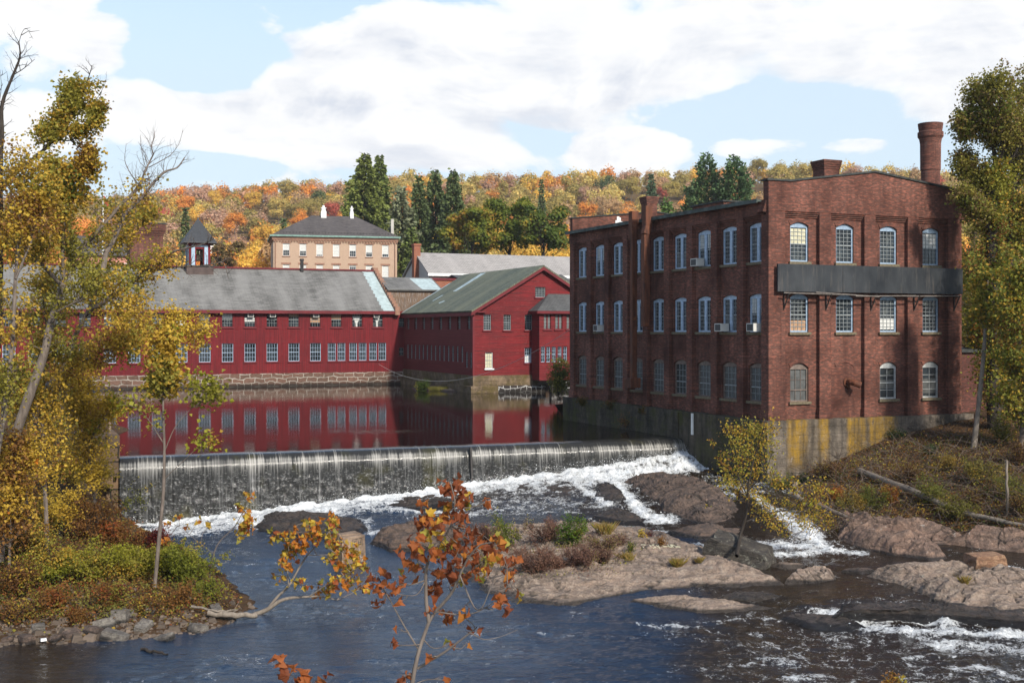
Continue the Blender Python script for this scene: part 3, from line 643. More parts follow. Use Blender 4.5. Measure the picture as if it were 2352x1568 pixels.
# ================================================================== red gable building
GX, GY = -4.04, 124.0
gb = empty('red_gable_mill', (GX, GY, POND), TH, 'red clapboard mill building with gable end and mossy green grey roof', 'mill building')
W2, L2, EV, AP = 15.9, 23.4, 8.75, 13.45
sy1 = [1.5 + 2.9 * i for i in range(8)]; sy2 = [3.4 + 1.42 * i for i in range(14)]
fh = [hole(1.55, 6.65, .85, 1.65), hole(3.85, 6.65, .85, 1.65), hole(6.35, 6.65, .85, 1.65), hole(7.75, 10.2, 1.2, 1.1), hole(1.75, 2.6, .85, 1.7), hole(6.3, 3.15, .8, 1.6)]
m = MB(); m.wall([(0, 1.85), (W2, 1.85), (W2, EV), (W2 / 2, AP), (0, EV)], fh, fs, .2); m.build('wall', M['red_h'], gb)
m = MB(); m.wall([(0, 1.85), (L2, 1.85), (L2, EV), (0, EV)], [hole(c, 6.7, 1.0, 1.7) for c in sy1] + [hole(c, 3.2, .62, 1.7) for c in sy2] + [hole(.75, 2.65, .62, 1.65), hole(2.05, 2.65, .62, 1.65)], fl, .2)
m.wall([(0, 1.85), (W2, 1.85), (W2, EV), (W2 / 2, AP), (0, EV)], [], lambda a, z_, d: (a, L2, z_), .1); m.build('wall', M['red_faded'], gb)
b = MB(); b.box(-.18, .02, -.18, -.003, 1.87, EV); b.box(-.18, -.003, -.002, .12, 1.87, EV); b.build('corner_board', M['red_trim'], gb)
ks = (AP - EV) / (W2 / 2)
b = MB(); ov = .45
b.slab([(-ov, -.45, EV - ov * ks + .22), (-ov, L2, EV - ov * ks + .22), (W2 / 2, L2, AP + .22), (W2 / 2, -.45, AP + .22)], .18)
b.slab([(W2 / 2 + .01, -.45, AP + .22), (W2 / 2 + .01, L2, AP + .22), (W2 + ov, L2, EV - ov * ks + .22), (W2 + ov, -.45, EV - ov * ks + .22)], .18)
groof = b.build('roof', M['shingle_green'], gb)
b = MB(); zr = lambda x_: EV + x_ * ks + .228
b.add([(3.9, 15.4, zr(3.9)), (7.7, 15.4, zr(7.7)), (7.7, 17.0, zr(7.7)), (3.9, 16.6, zr(3.9))], [(0, 1, 2, 3)]); b.add([(1.3, 14.2, zr(1.3)), (1.8, 13.5, zr(1.8)), (1.9, 14.3, zr(1.9)), (1.5, 14.9, zr(1.5))], [(0, 1, 2, 3)])
b.add([(2.0, 18.2, zr(2)), (3.2, 17.9, zr(3.2)), (3.2, 18.5, zr(3.2)), (2, 18.6, zr(2))], [(0, 1, 2, 3)])
b.add([(-.3, L2 - .5, zr(-.3)), (6, L2 - .5, zr(6)), (6, L2 - .02, zr(6)), (-.3, L2 - .02, zr(-.3))], [(0, 1, 2, 3)]); b.build('flashing', M['flash'], groof)
b = MB()
b.prism([(-ov, EV - ov * ks - .32), (-ov, EV - ov * ks + .03), (W2 / 2, AP + .03), (W2 + ov, EV - ov * ks + .03), (W2 + ov, EV - ov * ks - .32), (W2 / 2, AP - .32)], fs, -.5, -.452)
b.box(-.46, -.4, -.44, L2, EV - .62, EV - .25); b.box(-.4, -.004, -.44, L2, EV - .5, EV - .38); b.box(-.02, 1.3, -.4, -.02, EV - .25, EV - .1); b.build('eave_board', M['red_trim'], gb)
for c in (1.55, 3.85, 6.35): add_window(gb, (c, 0, 6.65), 0, .85, 1.65, 0, 4, 6, 'muntin', 'muntin', 0, 'glass', 'red_trim', .05)
add_window(gb, (7.75, 0, 10.2), 0, 1.2, 1.1, 0, 6, 5, 'muntin', 'muntin', 0, 'glass', 'red_trim', .05, False)
add_window(gb, (1.75, 0, 2.6), 0, .85, 1.7, 0, 3, 4, 'white', 'muntin', 0, 'glass', 'white', .06, True, ('blind', 'cream', .03, .95), 'lower window with a cream blind')
add_window(gb, (6.3, 0, 3.15), 0, .8, 1.6, 0, 3, 4, 'bluewhite', 'bluewhite', 0, 'glass', 'red_trim', .06, True, ('blind', 'curtain', .0, .5))
for c in sy1: add_window(gb, (0, c, 6.7), HP, 1.0, 1.7, 0, 2, 6, 'red_trim', 'muntin', 0, 'glass', None, .06, True, ('blind', 'greyboard', .0, 1.0))
for c in sy2: add_window(gb, (0, c, 3.2), HP, .62, 1.7, 0, 2, 6, 'muntin', 'muntin', 0, 'greyboard', None, .05)
for c in (.75, 2.05): add_window(gb, (0, c, 2.65), HP, .62, 1.65, 0, 2, 6, 'muntin', 'muntin', 0, 'greyboard', None, .05)
b = MB(); b.box(-.15, 7.4, -.15, .3, .75, 1.847); b.box(-.5, 2.6, -.5, .3, -2, .747); b.box(-.15, .3, .302, L2, .75, 1.845); b.box(-.5, .3, .303, L2, -2, .745); b.build('foundation', M['concrete_tan'], gb)
b = MB(); b.box(2.603, 8.2, -.42, .3, -2, .748); b.build('foundation', M['stone_dark'], gb)
# wing beside the gable
wx, wy = 6.7, -2.0
wg = empty('red_wing', tuple(np.append(np.array([GX, GY]) + wx * E1 + wy * E2, POND)), TH, 'red wing with hipped dark roof between the gable and the brick mill', 'mill building')
fh = [hole(c, 6.75, .85, 1.6) for c in (.95, 2.3, 3.65)] + [hole(c, 3.25, .45, 1.65) for c in (.42, 1.05, 1.7, 2.4, 3.05)]
m = MB(); m.wall([(0, 1.3), (9, 1.3), (9, 8.7), (0, 8.7)], fh, fs, .2); m.wall([(0, 1.3), (1.97, 1.3), (1.97, 8.7), (0, 8.7)], [], fl, .2); m.box(9.0, 9.2, 0, 12, 1.3, 8.7); m.build('wall', M['red_h'], wg)
b = MB(); o_ = .4
hz = 8.72; rk = .78
b.add([(-o_, -o_, hz - .02), (9.6, -o_, hz - .02), (5.0, 4.9, hz + 5.3 * rk), (5.0, 4.6, hz + 5.3 * rk), (-o_, 12, hz - .02), (5.0, 12, hz + 5.3 * rk), (9.6, 12, hz - .02)], [(0, 1, 2), (0, 2, 5, 4), (1, 6, 5, 2)]); b.build('roof', M['shingle_dark'], wg)
b = MB(); b.box(-o_ - .02, 9.5, -o_ - .05, -o_ + .01, hz - .32, hz - .03); b.box(-o_ - .05, -o_ + .01, -o_ + .012, 1.6, hz - .32, hz - .03); b.box(-o_, 9.5, -o_ + .02, -.02, hz - .2, hz - .12); b.build('eave_board', M['red_trim'], wg)
for c in (.95, 2.3, 3.65): add_window(wg, (c, 0, 6.75), 0, .85, 1.6, 0, 4, 4, 'red_trim', 'muntin', .12, 'greyboard', 'red_trim', .05)
for c in (.42, 1.05, 1.7, 2.4, 3.05): add_window(wg, (c, 0, 3.25), 0, .45, 1.65, 0, 2, 4, 'bluewhite', 'bluewhite', 0, 'glass', None, .05)
b = MB(); b.box(1.6, 9, .3, .9, -2, 1.3); b.build('foundation', M['stone_dark'], wg)

# ================================================================== buildings behind
tb = empty('tan_hall', (-40.2, 198, 10), math.radians(13.5), 'tan brick building with dark hipped roof behind the long red mill', 'building')
tw = [2.2 + 2.9 * i for i in range(7)]
TE = 16.3
m = MB(); m.wall([(0, 0), (21.7, 0), (21.7, TE), (0, TE)], [hole(c, 12.85, 1.15, 2.1) for c in tw] + [hole(c, 9.4, 1.15, 2.0) for c in tw], fs, .2)
m.box(0.0, .2, .02, 14, 0, TE); m.box(21.5, 21.69, .02, 14, 0, TE); m.box(.2, 21.5, 13.8, 14, 0, TE); m.build('wall', M['brick_tan'], tb)
b = MB(); b.box(-.2, 21.9, -.2, -.003, TE - .75, TE - .45); b.box(-.3, 22.0, -.3, -.003, TE - .44, TE - .2); b.box(-.2, -.003, 0, 14, TE - .75, TE - .45); b.box(-.3, -.003, 0, 14, TE - .44, TE - .2)
for i in range(44): b.box(.05 + i * .5, .27 + i * .5, -.22, -.004, TE - 1.05, TE - .76)
b.build('cornice', M['brownstone'], tb)
b = MB(); b.box(-.6, 22.3, -.6, -.45, TE - .19, TE + .08); b.box(-.6, -.45, -.44, 14.5, TE - .19, TE + .08); b.box(-.44, 22.2, -.44, 14.3, TE - .17, TE - .03); b.build('gutter', M['copper'], tb)
b = MB(); rz = TE + 4.1
b.add([(-.5, -.5, TE), (22.2, -.5, TE), (22.2, 14.5, TE), (-.5, 14.5, TE), (7, 7, rz), (15.0, 7, rz)], [(0, 1, 5, 4), (1, 2, 5), (2, 3, 4, 5), (3, 0, 4)]); troof = b.build('roof', M['shingle_brown'], tb)
for i in range(40):
    pass
b = MB()
for i in range(38): b.box(.6 + i * .56, .66 + i * .56, .25, .31, TE + .38, TE + .72)
b.box(.5, 21.5, .27, .29, TE + .62, TE + .66); b.build('snow_guard', M['iron'], troof)
for cx, w_ in ((9.2, .95), (14.3, .62)):
    b = MB(); b.box(cx - w_ / 2, cx + w_ / 2, 6.2, 7.6, rz - .6, rz + .75); b.box(cx - w_ * .36, cx + w_ * .36, 6.5, 7.3, rz + .75, rz + 1.25); b.box(cx - w_ * .5, cx + w_ * .5, 6.4, 7.4, rz + 1.25, rz + 1.4); b.box(cx - w_ * .2, cx + w_ * .2, 6.7, 7.1, rz + 1.4, rz + 1.8); b.build('chimney', M['white'], troof)
b = MB(); b.box(21.0, 21.5, 2.8, 3.4, TE + .5, TE + 3.4); b.build('chimney', M['beigewall'], troof)
for i, c in enumerate(tw):
    add_window(tb, (c, 0, 12.85), 0, 1.15, 2.1, 0, 3, 4, 'white', 'white', 0, 'glass', 'brownstone', .07, True, ('blind', 'curtain', (.45, .4, .1, .0, .5, .35, .25)[i], 1.0))
    add_window(tb, (c, 0, 9.4), 0, 1.15, 2.0, 0, 3, 4, 'white', 'white', 0, 'glass', 'brownstone', .07, True, ('blind', 'curtain', (.3, .4, .2, .2, .9, .3, .0)[i], 1.0))
b = MB()
for c in tw: b.box(c - .85, c + .85, -.06, -.003, 14.97, 15.27); b.box(c - .85, c + .85, -.06, -.003, 11.42, 11.72)
b.build('lintel', M['brownstone'], tb)
b = MB(); b.tube([(.35, -.12, 0), (.35, -.12, TE - .8)], .08, 6); b.tube([(21.3, -.12, 0), (21.3, -.12, TE - .8)], .08, 6); b.build('drainpipe', M['brownstone'], tb)

nb = empty('pale_roofed_hall', (-12.1, 171, 9), TH, 'long low hall with pale grey roof and white eave behind the red gable', 'building')
b = MB(); b.box(0, 45, 0, .2, 0, 9.6); b.prism([(0, 0), (11, 0), (11, 9.6), (5.5, 12.6), (0, 9.6)], lambda a, z_, d: (d, a, z_), 0.0, .25); b.build('wall', M['beigewall'], nb)
b = MB(); b.slab([(-.3, -.5, 9.65), (46, -.5, 9.65), (46, 5.5, 12.95), (-.3, 5.5, 12.95)], .2); b.slab([(-.3, 5.51, 12.95), (46, 5.51, 12.95), (46, 11.5, 9.65), (-.3, 11.5, 9.65)], .2); nroof = b.build('roof', M['shingle_pale'], nb)
b = MB(); b.box(-.3, 46, -.58, -.51, 9.2, 9.62); b.box(-.3, 46, -.5, -.01, 9.3, 9.4); b.build('fascia', M['white'], nb)
b = MB(); b.box(-.75, .25, 4.4, 5.4, 0, 13.9); b.box(-.85, .35, 4.3, 5.5, 13.9, 14.2); b.build('chimney', M['brick_orange'], nroof)
b = MB(); b.box(2, 10, -8, -2, 0, 8.6); b.build('wall', M['brick_dark'], nb)
b = MB(); b.slab([(1.6, -8.4, 8.5), (10.4, -8.4, 8.5), (10.4, -5, 9.2), (1.6, -5, 9.2)], .15); b.slab([(1.6, -4.99, 9.2), (10.4, -4.99, 9.2), (10.4, -1.6, 8.5), (1.6, -1.6, 8.5)], .15); b.build('roof', M['shingle_dark'], nroof)

ow = empty('orange_brick_block', (-18.9, 160.5, 7), TH, 'low flat orange brick block with red coping between the red roofs', 'building')
b = MB(); b.box(0, 15, 0, 6, 0, 10.3); b.build('wall', M['brick_orange'], ow)
b = MB(); b.box(-.15, 15.15, -.15, 6.1, 10.3, 10.6); b.build('coping', M['red_trim'], ow)
ws = empty('wooden_shed', (-15.6, 147.5, 6), TH, 'small weathered wooden shed with grey roof tucked between the two red roofs', 'shed')
b = MB(); b.box(.3, 7, .3, 4, 0, 9.4); b.build('wall', M['wood_old'], ws)
b = MB(); b.slab([(0, -.1, 9.45), (7.4, -.1, 9.45), (7.4, 4.4, 11.2), (0, 4.4, 11.2)], .15); b.build('roof', M['slate'], ws)
b = MB(); b.quad((4.6, .0, 9.495), (7.2, .0, 9.495), (7.2, 4.0, 11.05), (4.2, 4.0, 11.05)); b.build('flashing', M['flash'], ws)

bt = empty('brick_tower', (-53.6, 164, 8), TH, 'square brick tower with corbelled top behind the trees', 'tower')
b = MB(); b.box(.35, 4.8, .35, 4.8, 0, 15.7)
for k in range(3): b.box(.25 - .12 * k, 4.9 + .12 * k, .25 - .12 * k, 4.9 + .12 * k, 15.7 + .3 * k, 16.0 + .3 * k)
b.box(-.0, 5.15, -.0, 5.15, 16.6, 17.3); b.build('wall', M['brick'], bt)
b = MB(); b.box(-.1, 5.25, -.1, 5.25, 17.3, 17.45); b.build('coping', M['tar'], bt)
pk = empty('salmon_house', (-70, 188, 9), TH, 'salmon walled house with grey roof half hidden behind yellow leaves', 'house')
b = MB(); b.box(0, 10, 0, 8, 0, 13.5); b.prism([(0, 13.5), (8, 13.5), (4, 16.4)], lambda a, z_, d: (d, a, z_), .002, 9.998); b.build('wall', M['pinkwall'], pk)
b = MB(); b.slab([(-.4, -.5, 13.4), (10.4, -.5, 13.4), (10.4, 4, 16.75), (-.4, 4, 16.75)], .2); b.slab([(-.4, 4.01, 16.75), (10.4, 4.01, 16.75), (10.4, 8.5, 13.4), (-.4, 8.5, 13.4)], .2); b.build('roof', M['shingle_brown'], pk)
for k in range(3):
    add_window(pk, (2 + 3 * k, -.16, 10.4), 0, 1.1, 1.8, 0, 2, 4, 'white', 'white', 0, 'glass', 'white', .08)
wh = empty('white_house', tuple(P(482, 522, 300) - np.array([3, 0, 7.4])), TH, 'little white house glimpsed among trees just behind the cupola', 'house')
b = MB(); b.box(0, 7, 0, 6, 0, 5); b.prism([(0, 5), (6, 5), (3, 7.4)], lambda a, z_, d: (d, a, z_), .002, 6.998); b.build('wall', M['white'], wh)
b = MB(); b.slab([(-.3, -.4, 4.8), (7.3, -.4, 4.8), (7.3, 3, 7.7), (-.3, 3, 7.7)], .15); b.slab([(-.3, 3.01, 7.7), (7.3, 3.01, 7.7), (7.3, 6.4, 4.8), (-.3, 6.4, 4.8)], .15); b.build('roof', M['beigewall'], wh)
wh.scale = (.62, .62, .62)
tb.scale = (.965, .965, 1)
# flagpole and cable
fp = empty('flagpole', tuple(P(237, 585, 178) * np.array([1, 1, 0]) + np.array([0, 0, 8])), 0, 'tall white flagpole with a red flag showing through the leaves', 'flagpole')
b = MB(); b.tube([(0, 0, 0), (0, 0, 12), (0, 0, 23.0)], [.17, .15, .09], 8); b.tube([(0, 0, 23.0), (0, 0, 23.2)], [.14, .1], 8); b.build('pole', M['white'], fp)
fx = np.linspace(0, 1.0, 9); V = []
for x_ in fx:
    for j in range(5): V.append((.1 + x_ * .7, .1 * math.sin(x_ * 7) , 22.7 - j * .25 - x_ * .8))
t_ = MB(); t_.add(V, [(i * 5 + j, i * 5 + j + 1, i * 5 + 5 + j + 1, i * 5 + 5 + j) for i in range(8) for j in range(4)]); t_.build('flag', mat_plain('red_cloth', (0.42, 0.03, 0.04), .8), fp)
a_ = P(870, 836, 142.6); b_ = P(1322, 748, 87.0)
pts = [a_ + (b_ - a_) * k / 24 + np.array([0, 0, -3.0 * (1 - (2 * k / 24 - 1) ** 2)]) + np.array([0, 0, 0]) for k in range(25)]
cb = MB(); cb.tube(pts, .018, 4); tag(cb.build('cable', M['beigewall'], None), 'thin pale cable sagging across the pond to the brick mill', 'cable')
# ================================================================== ground
WL = np.array([-20.3, 61.3]); WR = np.array([11.0, 72.3]); WLEN = np.linalg.norm(WR - WL); WD = (WR - WL) / WLEN; WN = np.array([WD[1], -WD[0]])
def uz(u, v, z): p = PZ(u, v, z); return (p[0], p[1], z)
gpts = [(27, 70.6, 5.1), (35, 70, 5.2), (60, 75, 6.5), (45, 60, 5), (24.7, 63.3, 4.0), (22.7, 67.6, 4.4), (18.5, 65.8, 3.1), (14.6, 63.9, 1.9), (15, 56, 1.3), (18.7, 57.7, 2.0), (22.8, 52.4, 1.7), (18.8, 54.6, .7), (20, 52.6, .5), (22.3, 51.1, .4),
    (19.5, 61, 2.9), (28, 57, 3.2), (30, 63, 4.4), (40, 50, 4.5), (40, 38, 3), (30, 46, 1.2), (28, 40, .8), (34, 25, 2), (14.2, 60, 1.4), (16, 53.2, .2), (24, 47.5, -.4),
    uz(0, 1480, 0), uz(250, 1470, 0), uz(450, 1452, 0), uz(585, 1405, 0), uz(540, 1330, 0), uz(430, 1250, 0.05), uz(305, 1205, .3), uz(380, 1235, .1),
    uz(100, 1400, .55), uz(300, 1400, .45), uz(450, 1370, .5), uz(200, 1300, 1.1), uz(400, 1300, .6), uz(0, 1290, 1.5), uz(100, 1200, 2.1), uz(300, 1250, .8), (-21.5, 56.7, 3.0), (-22.0, 61.0, 2.2), (-24, 64, 3.6), (-22.3, 61.4, 2.6), (-30, 45, 4), (-35, 60, 5.5), (-50, 60, 6), (-40, 30, 4), (-25, 39, .6), (-40, 20, 3),
    (0, 12, .6), (-8, 9, 1.0), (8, 9, 1.0), (0, 20, -1.2), (-20, 20, -.8), (20, 20, -.8), (-30, 25, .5),
    (-5, 45, -.9), (5, 40, -.9), (0, 34, -1), (15, 36, -1), (-14, 34, -.9), (-9, 50, -.8), (-8, 57, -.7), (-13, 58, -.5), (-18, 60.5, -.3), (12, 46, -.2), (8, 54, -.1), (20, 44, -.4),
    (-13.6, 63.2, .1), (-2.9, 66.9, .9), (5.85, 69.8, 1.6), (11, 71.8, 2.2), (-8, 61, -.3), (2, 60, .0), (8, 60, .1), (8, 66, 1.2), (12.5, 62, 1.0),
    (-10, 100, 1), (-30, 100, 1), (0, 80, 1), (-20, 75, 1.2), (8, 78, 1.0), (-31, 92, 2), (-24.5, 70, 3.6), (-27, 78, 4.4), (-36, 92, 5), (-40, 100, 5), (-48, 112, 5.4), (-60, 120, 5.5), (-26, 66, 4.2),
    (-40, 125, 1.5), (-20, 140, 1.5), (-5, 122, 1.5), (3, 112, 2), (6, 98, 2), (14, 100, 5), (30, 100, 5.2), (14, 124, 5), (-14, 160, 6), (-40, 160, 7), (20, 160, 7), (60, 160, 8), (-80, 160, 8), (90, 120, 7), (-80, 110, 7), (0, 170, 7.5), (-100, 60, 8), (100, 60, 8), (90, 20, 5), (-90, 20, 5)]
GF = rbf(gpts)
def ground_z(x, y):
    z = GF(x, y)
    return z + 0.12 * fbm(np.asarray(x) * .5, np.asarray(y) * .5, 3, 4) + 0.05 * fbm(np.asarray(x) * 2.5, np.asarray(y) * 2.5, 8, 3)
def gz(x, y): return float(ground_z(np.array([x]), np.array([y]))[0])

t = NT('leaf_litter_ground'); o = t.n('NewGeometry').outputs['Position']
n1 = t.noise(o, 0.5, 6, 0.65); n2 = t.noise(o, 6, 7, 0.75); n3 = t.noise(o, 22, 4, 0.8)
c = t.mix(t.ramp(n1, [(0.35, 0.0), (0.65, 1.0)]), (0.050, 0.030, 0.018), (0.085, 0.052, 0.028))
c = t.mix(t.ramp(n2, [(0.45, 0.0), (0.62, 1.0)]), c, (0.13, 0.070, 0.035))
c = t.mix(t.ramp(n3, [(0.58, 0.0), (0.66, 1.0)]), c, (0.22, 0.14, 0.07))
c = t.mix(t.ramp(n2, [(0.3, 0.8), (0.42, 0.0)]), c, (0.022, 0.017, 0.012))
c = t.mix(t.ramp(t.noise(o, 1.3, 5, 0.7), [(0.6, 0.0), (0.7, 0.7)]), c, (0.055, 0.062, 0.02))
M['ground'] = t.out(t.pbr(c, 0.95, 0.15, t.bump(t.math('ADD', n2, n3), 0.9, 0.12)))
xs = np.concatenate([np.arange(-110, -40, 2.5), np.arange(-40, 40, .5), np.arange(40, 112, 2.5)]); ys = np.concatenate([np.arange(6, 80, .5), np.arange(80, 172, 1.5)])
X, Y = np.meshgrid(xs, ys); Z = ground_z(X, Y)
tag(mobj('ground', meshdata('ground', np.stack([X, Y, Z], -1).reshape(-1, 3), [grid_faces(len(xs), len(ys))], M['ground'], smooth=True)), kind='structure')

# hills up to the wooded crest and the plain beyond
cu_ = np.array([-900, 0, 300, 430, 700, 900, 1100, 1400, 1600, 1800, 2000, 2200, 2352, 3300]); cv_ = np.array([470, 440, 425, 412, 396, 390, 380, 374, 374, 362, 366, 378, 385, 420])
YC = 620.0
def hill_z(x, y):
    u = CU + F * x / np.maximum(y, 1); top = CZ + (CV - np.interp(u, cu_, cv_)) / F * YC - 13.5
    k = np.clip((y - 170) / (YC - 170), 0, 1) ** 0.85
    a0 = (8 - CZ) / 170.0; z = CZ + (a0 + ((top - CZ) / YC - a0) * k) * y
    return np.where(y > YC, z - (y - YC) * 0.06, z) + 3.0 * fbm(x / 60, y / 60, 21, 3) * sstep(200, 320, y)
xs = np.arange(-560, 561, 12.0); ys = np.concatenate([np.arange(170, 700, 8.0), np.arange(700, 2600, 100)])
A, Y = np.meshgrid(xs / 560.0, ys); X = A * (140 + Y * .9); Z = hill_z(X, Y) - 0.3 * (Y < 176)
t = NT('hill_floor'); o = t.n('NewGeometry').outputs['Position']
c = t.mix(t.ramp(t.noise(o, 0.05, 6, 0.7), [(0.35, 0.0), (0.65, 1.0)]), (0.09, 0.055, 0.028), (0.13, 0.09, 0.035))
M['hillfloor'] = t.out(t.pbr(c, 0.95, 0.1))
tag(mobj('hills', meshdata('hills', np.stack([X, Y, Z], -1).reshape(-1, 3), [grid_faces(len(xs), len(ys))], M['hillfloor'], smooth=True)), kind='structure')

# ================================================================== pond
t = NT('pond_water'); o = t.n('NewGeometry').outputs['Position']
w1 = t.noise(t.scl(o, (0.5, 0.25, 1)), 1.0, 3, 0.5); w2 = t.noise(t.scl(o, (5.5, 3.5, 1)), 1.0, 5, 0.7)
px, py, pz = t.sep(o)
ce = PZ(872, 990, POND)
dd = t.vm('LENGTH', t.vm('MULTIPLY', t.vm('SUBTRACT', o, tuple(ce)), (0.19, 0.42, 0.0)))
wind = t.math('MULTIPLY', t.ramp(t.math('ADD', dd, t.math('MULTIPLY', t.math('SUBTRACT', t.noise(t.scl(o, (.7, 1.6, 1)), 0.8, 6, .7), 0.5), 2.6)), [(0.1, 1.0), (0.8, 0.0)]), t.ramp(t.noise(t.scl(o, (1.2, 2.6, 1)), 1.4, 3, .6), [(0.48, 0.0), (0.56, 1.0)]))
b1 = t.bump(w1, 0.02, 0.5); b2 = t.n('Bump', {'Height': w2, 'Strength': t.math('ADD', 0.010, t.math('MULTIPLY', wind, 0.11)), 'Distance': 0.3, 'Normal': b1}).outputs[0]
M['pond'] = t.out(t.pbr((0.007, 0.005, 0.004), 0.03, 0.42, b2, IOR=1.333))
crest = [tuple(WL + WD * s_ - WN * 1.02) for s_ in np.linspace(-.6, WLEN + .3, 40)]
poly = [(x, y, POND) for x, y in crest] + [(12.0, 75, POND), (3.9, 92, POND), (3.8, 105, POND), (14, 127, POND), (-2, 150, POND), (-64, 128, POND), (-45, 96, POND), (-28, 76, POND), (-23, 63.5, POND)]
tag(mobj('pond_water', meshdata('pond_water', poly, [np.array([list(range(len(poly)))])], M['pond'])), kind='structure')

# ================================================================== weir: dam body and the falling sheet
wr = empty('weir', (WL[0], WL[1], 0), math.atan2(WD[1], WD[0]), 'long low weir with a curtain of falling water at the edge of the pond', 'weir')
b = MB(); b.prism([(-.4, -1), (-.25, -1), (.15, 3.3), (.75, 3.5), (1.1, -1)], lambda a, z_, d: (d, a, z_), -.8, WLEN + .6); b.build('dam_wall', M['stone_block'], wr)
ss = np.arange(-.15, WLEN + .32, .055)
prof = [(1.1, POND + .012), (.6, POND + .008), (.36, POND - .006), (.2, POND - .035), (.1, POND - .075), (.0, POND - .15), (-.08, POND - .28), (-.16, POND - .38), (-.22, POND - .5), (-.26, POND - .62)]
zz_ = np.arange(POND - .75, -.5, -.11); prof += [(-.26 - .30 * ((POND - .6 - z_) / 3) ** 1.1, z_) for z_ in zz_]
prof = np.array(prof); S, K = np.meshgrid(ss, np.arange(len(prof)))
Yp = prof[K, 0]; Zp = prof[K, 1]; drop = np.clip((POND - .1 - Zp) / 3.2, 0, 1)
ridge = fbm(S * 3.2, S * 0 + .5, 5, 4, .65) * .5 + fbm(S * 9, Zp * .5, 6, 3) * .5
lump = fbm(S * 3.0, Zp * 4.0, 9, 4, .6)
Yp = Yp - sstep(.03, .35, drop) * (.075 * ridge + .11 * lump * sstep(.2, .6, drop)) - .05 * fbm(S * .5, S * 0, 12, 3); Zp = Zp + .03 * fbm(S * .8, S * 0 + 3, 14, 4) * np.clip(1 - drop * 6, 0, 1)
V = np.stack([S, Yp, Zp], -1).reshape(-1, 3)
t = NT('falling_water'); o = t.obj(); sx, sy, sz = t.sep(o)
fall = t.math('DIVIDE', t.math('SUBTRACT', POND, sz), 3.4)
st1 = t.noise(t.comb(t.math('MULTIPLY', sx, 11.0), 0.0, t.math('MULTIPLY', sz, 0.35)), 1.0, 6, 0.72)
st2 = t.noise(t.comb(t.math('MULTIPLY', sx, 1.3), 3.0, t.math('MULTIPLY', sz, 0.12)), 1.0, 4, 0.6)
speck = t.noise(t.comb(t.math('MULTIPLY', sx, 4.6), 1.0, t.math('MULTIPLY', sz, 8.0)), 1.6, 5, 0.66, 0.4)
topglint = t.ramp(fall, [(0.0, 0.0), (0.05, 0.1), (0.10, 0.8), (0.20, 0.55), (0.34, 0.1), (1.0, 0.05)])  # sky glint below the crest painted pale, added to the white streaks
thr = t.math('ADD', t.math('MULTIPLY', st1, 0.75), t.math('SUBTRACT', t.math('MULTIPLY', st2, 0.5), 0.075))
wm = t.ramp(t.math('ADD', thr, t.math('MULTIPLY', topglint, 0.20)), [(0.60, 0.0), (0.80, 1.0)])
lowm = t.math('MULTIPLY', t.ramp(speck, [(0.53, 0.0), (0.66, 1.0)]), t.ramp(fall, [(0.12, 0.0), (0.3, 0.75), (1.0, 1.0)]))
strand = t.math('MULTIPLY', t.ramp(t.noise(t.comb(t.math('MULTIPLY', sx, 2.3), 7.0, t.math('MULTIPLY', sz, 0.05)), 1.0, 3, 0.5), [(0.69, 0.0), (0.73, 0.5)]), t.ramp(st1, [(0.35, 0.2), (0.6, 1.0)]))
thin = t.ramp(t.noise(t.comb(t.math('MULTIPLY', sx, 0.55), 11.0, t.math('MULTIPLY', sz, 0.1)), 1.0, 3, 0.6), [(0.40, 0.35), (0.58, 1.0)])
wm = t.math('MULTIPLY', wm, thin)
foam_glint = t.math('MAXIMUM', t.math('MAXIMUM', wm, t.math('MULTIPLY', lowm, 0.62)), strand)
col = t.mix(foam_glint, t.mix(t.ramp(t.noise(o, 0.5, 4, 0.6), [(0.55, 0.0), (0.68, 0.8)]), (0.024, 0.024, 0.023), (0.045, 0.042, 0.018)), t.mix(t.ramp(fall, [(0.1, 0.0), (0.35, 1.0)]), (0.40, 0.385, 0.35), (0.27, 0.27, 0.265)))
hh = t.math('ADD', t.math('MULTIPLY', st1, 0.6), t.math('MULTIPLY', speck, t.math('MULTIPLY', fall, 1.2)))
M['fall'] = t.out(t.pbr(col, t.math('ADD', 0.08, t.math('MULTIPLY', foam_glint, 0.4)), 0.5, t.bump(hh, 0.6, 0.06), IOR=1.33))
mobj('water_sheet', meshdata('water_sheet', V, [grid_faces(len(ss), len(prof))], M['fall'], smooth=True), wr)
# little nick in the crest with a wet post
tq = (WL + WD * 18.9 + WN * .12); pb = MB(); pb.bar((18.9, -.30, POND - .02), (18.9, -.62, .9), .16, .1); pb.build('debris_board', M['iron'], wr)

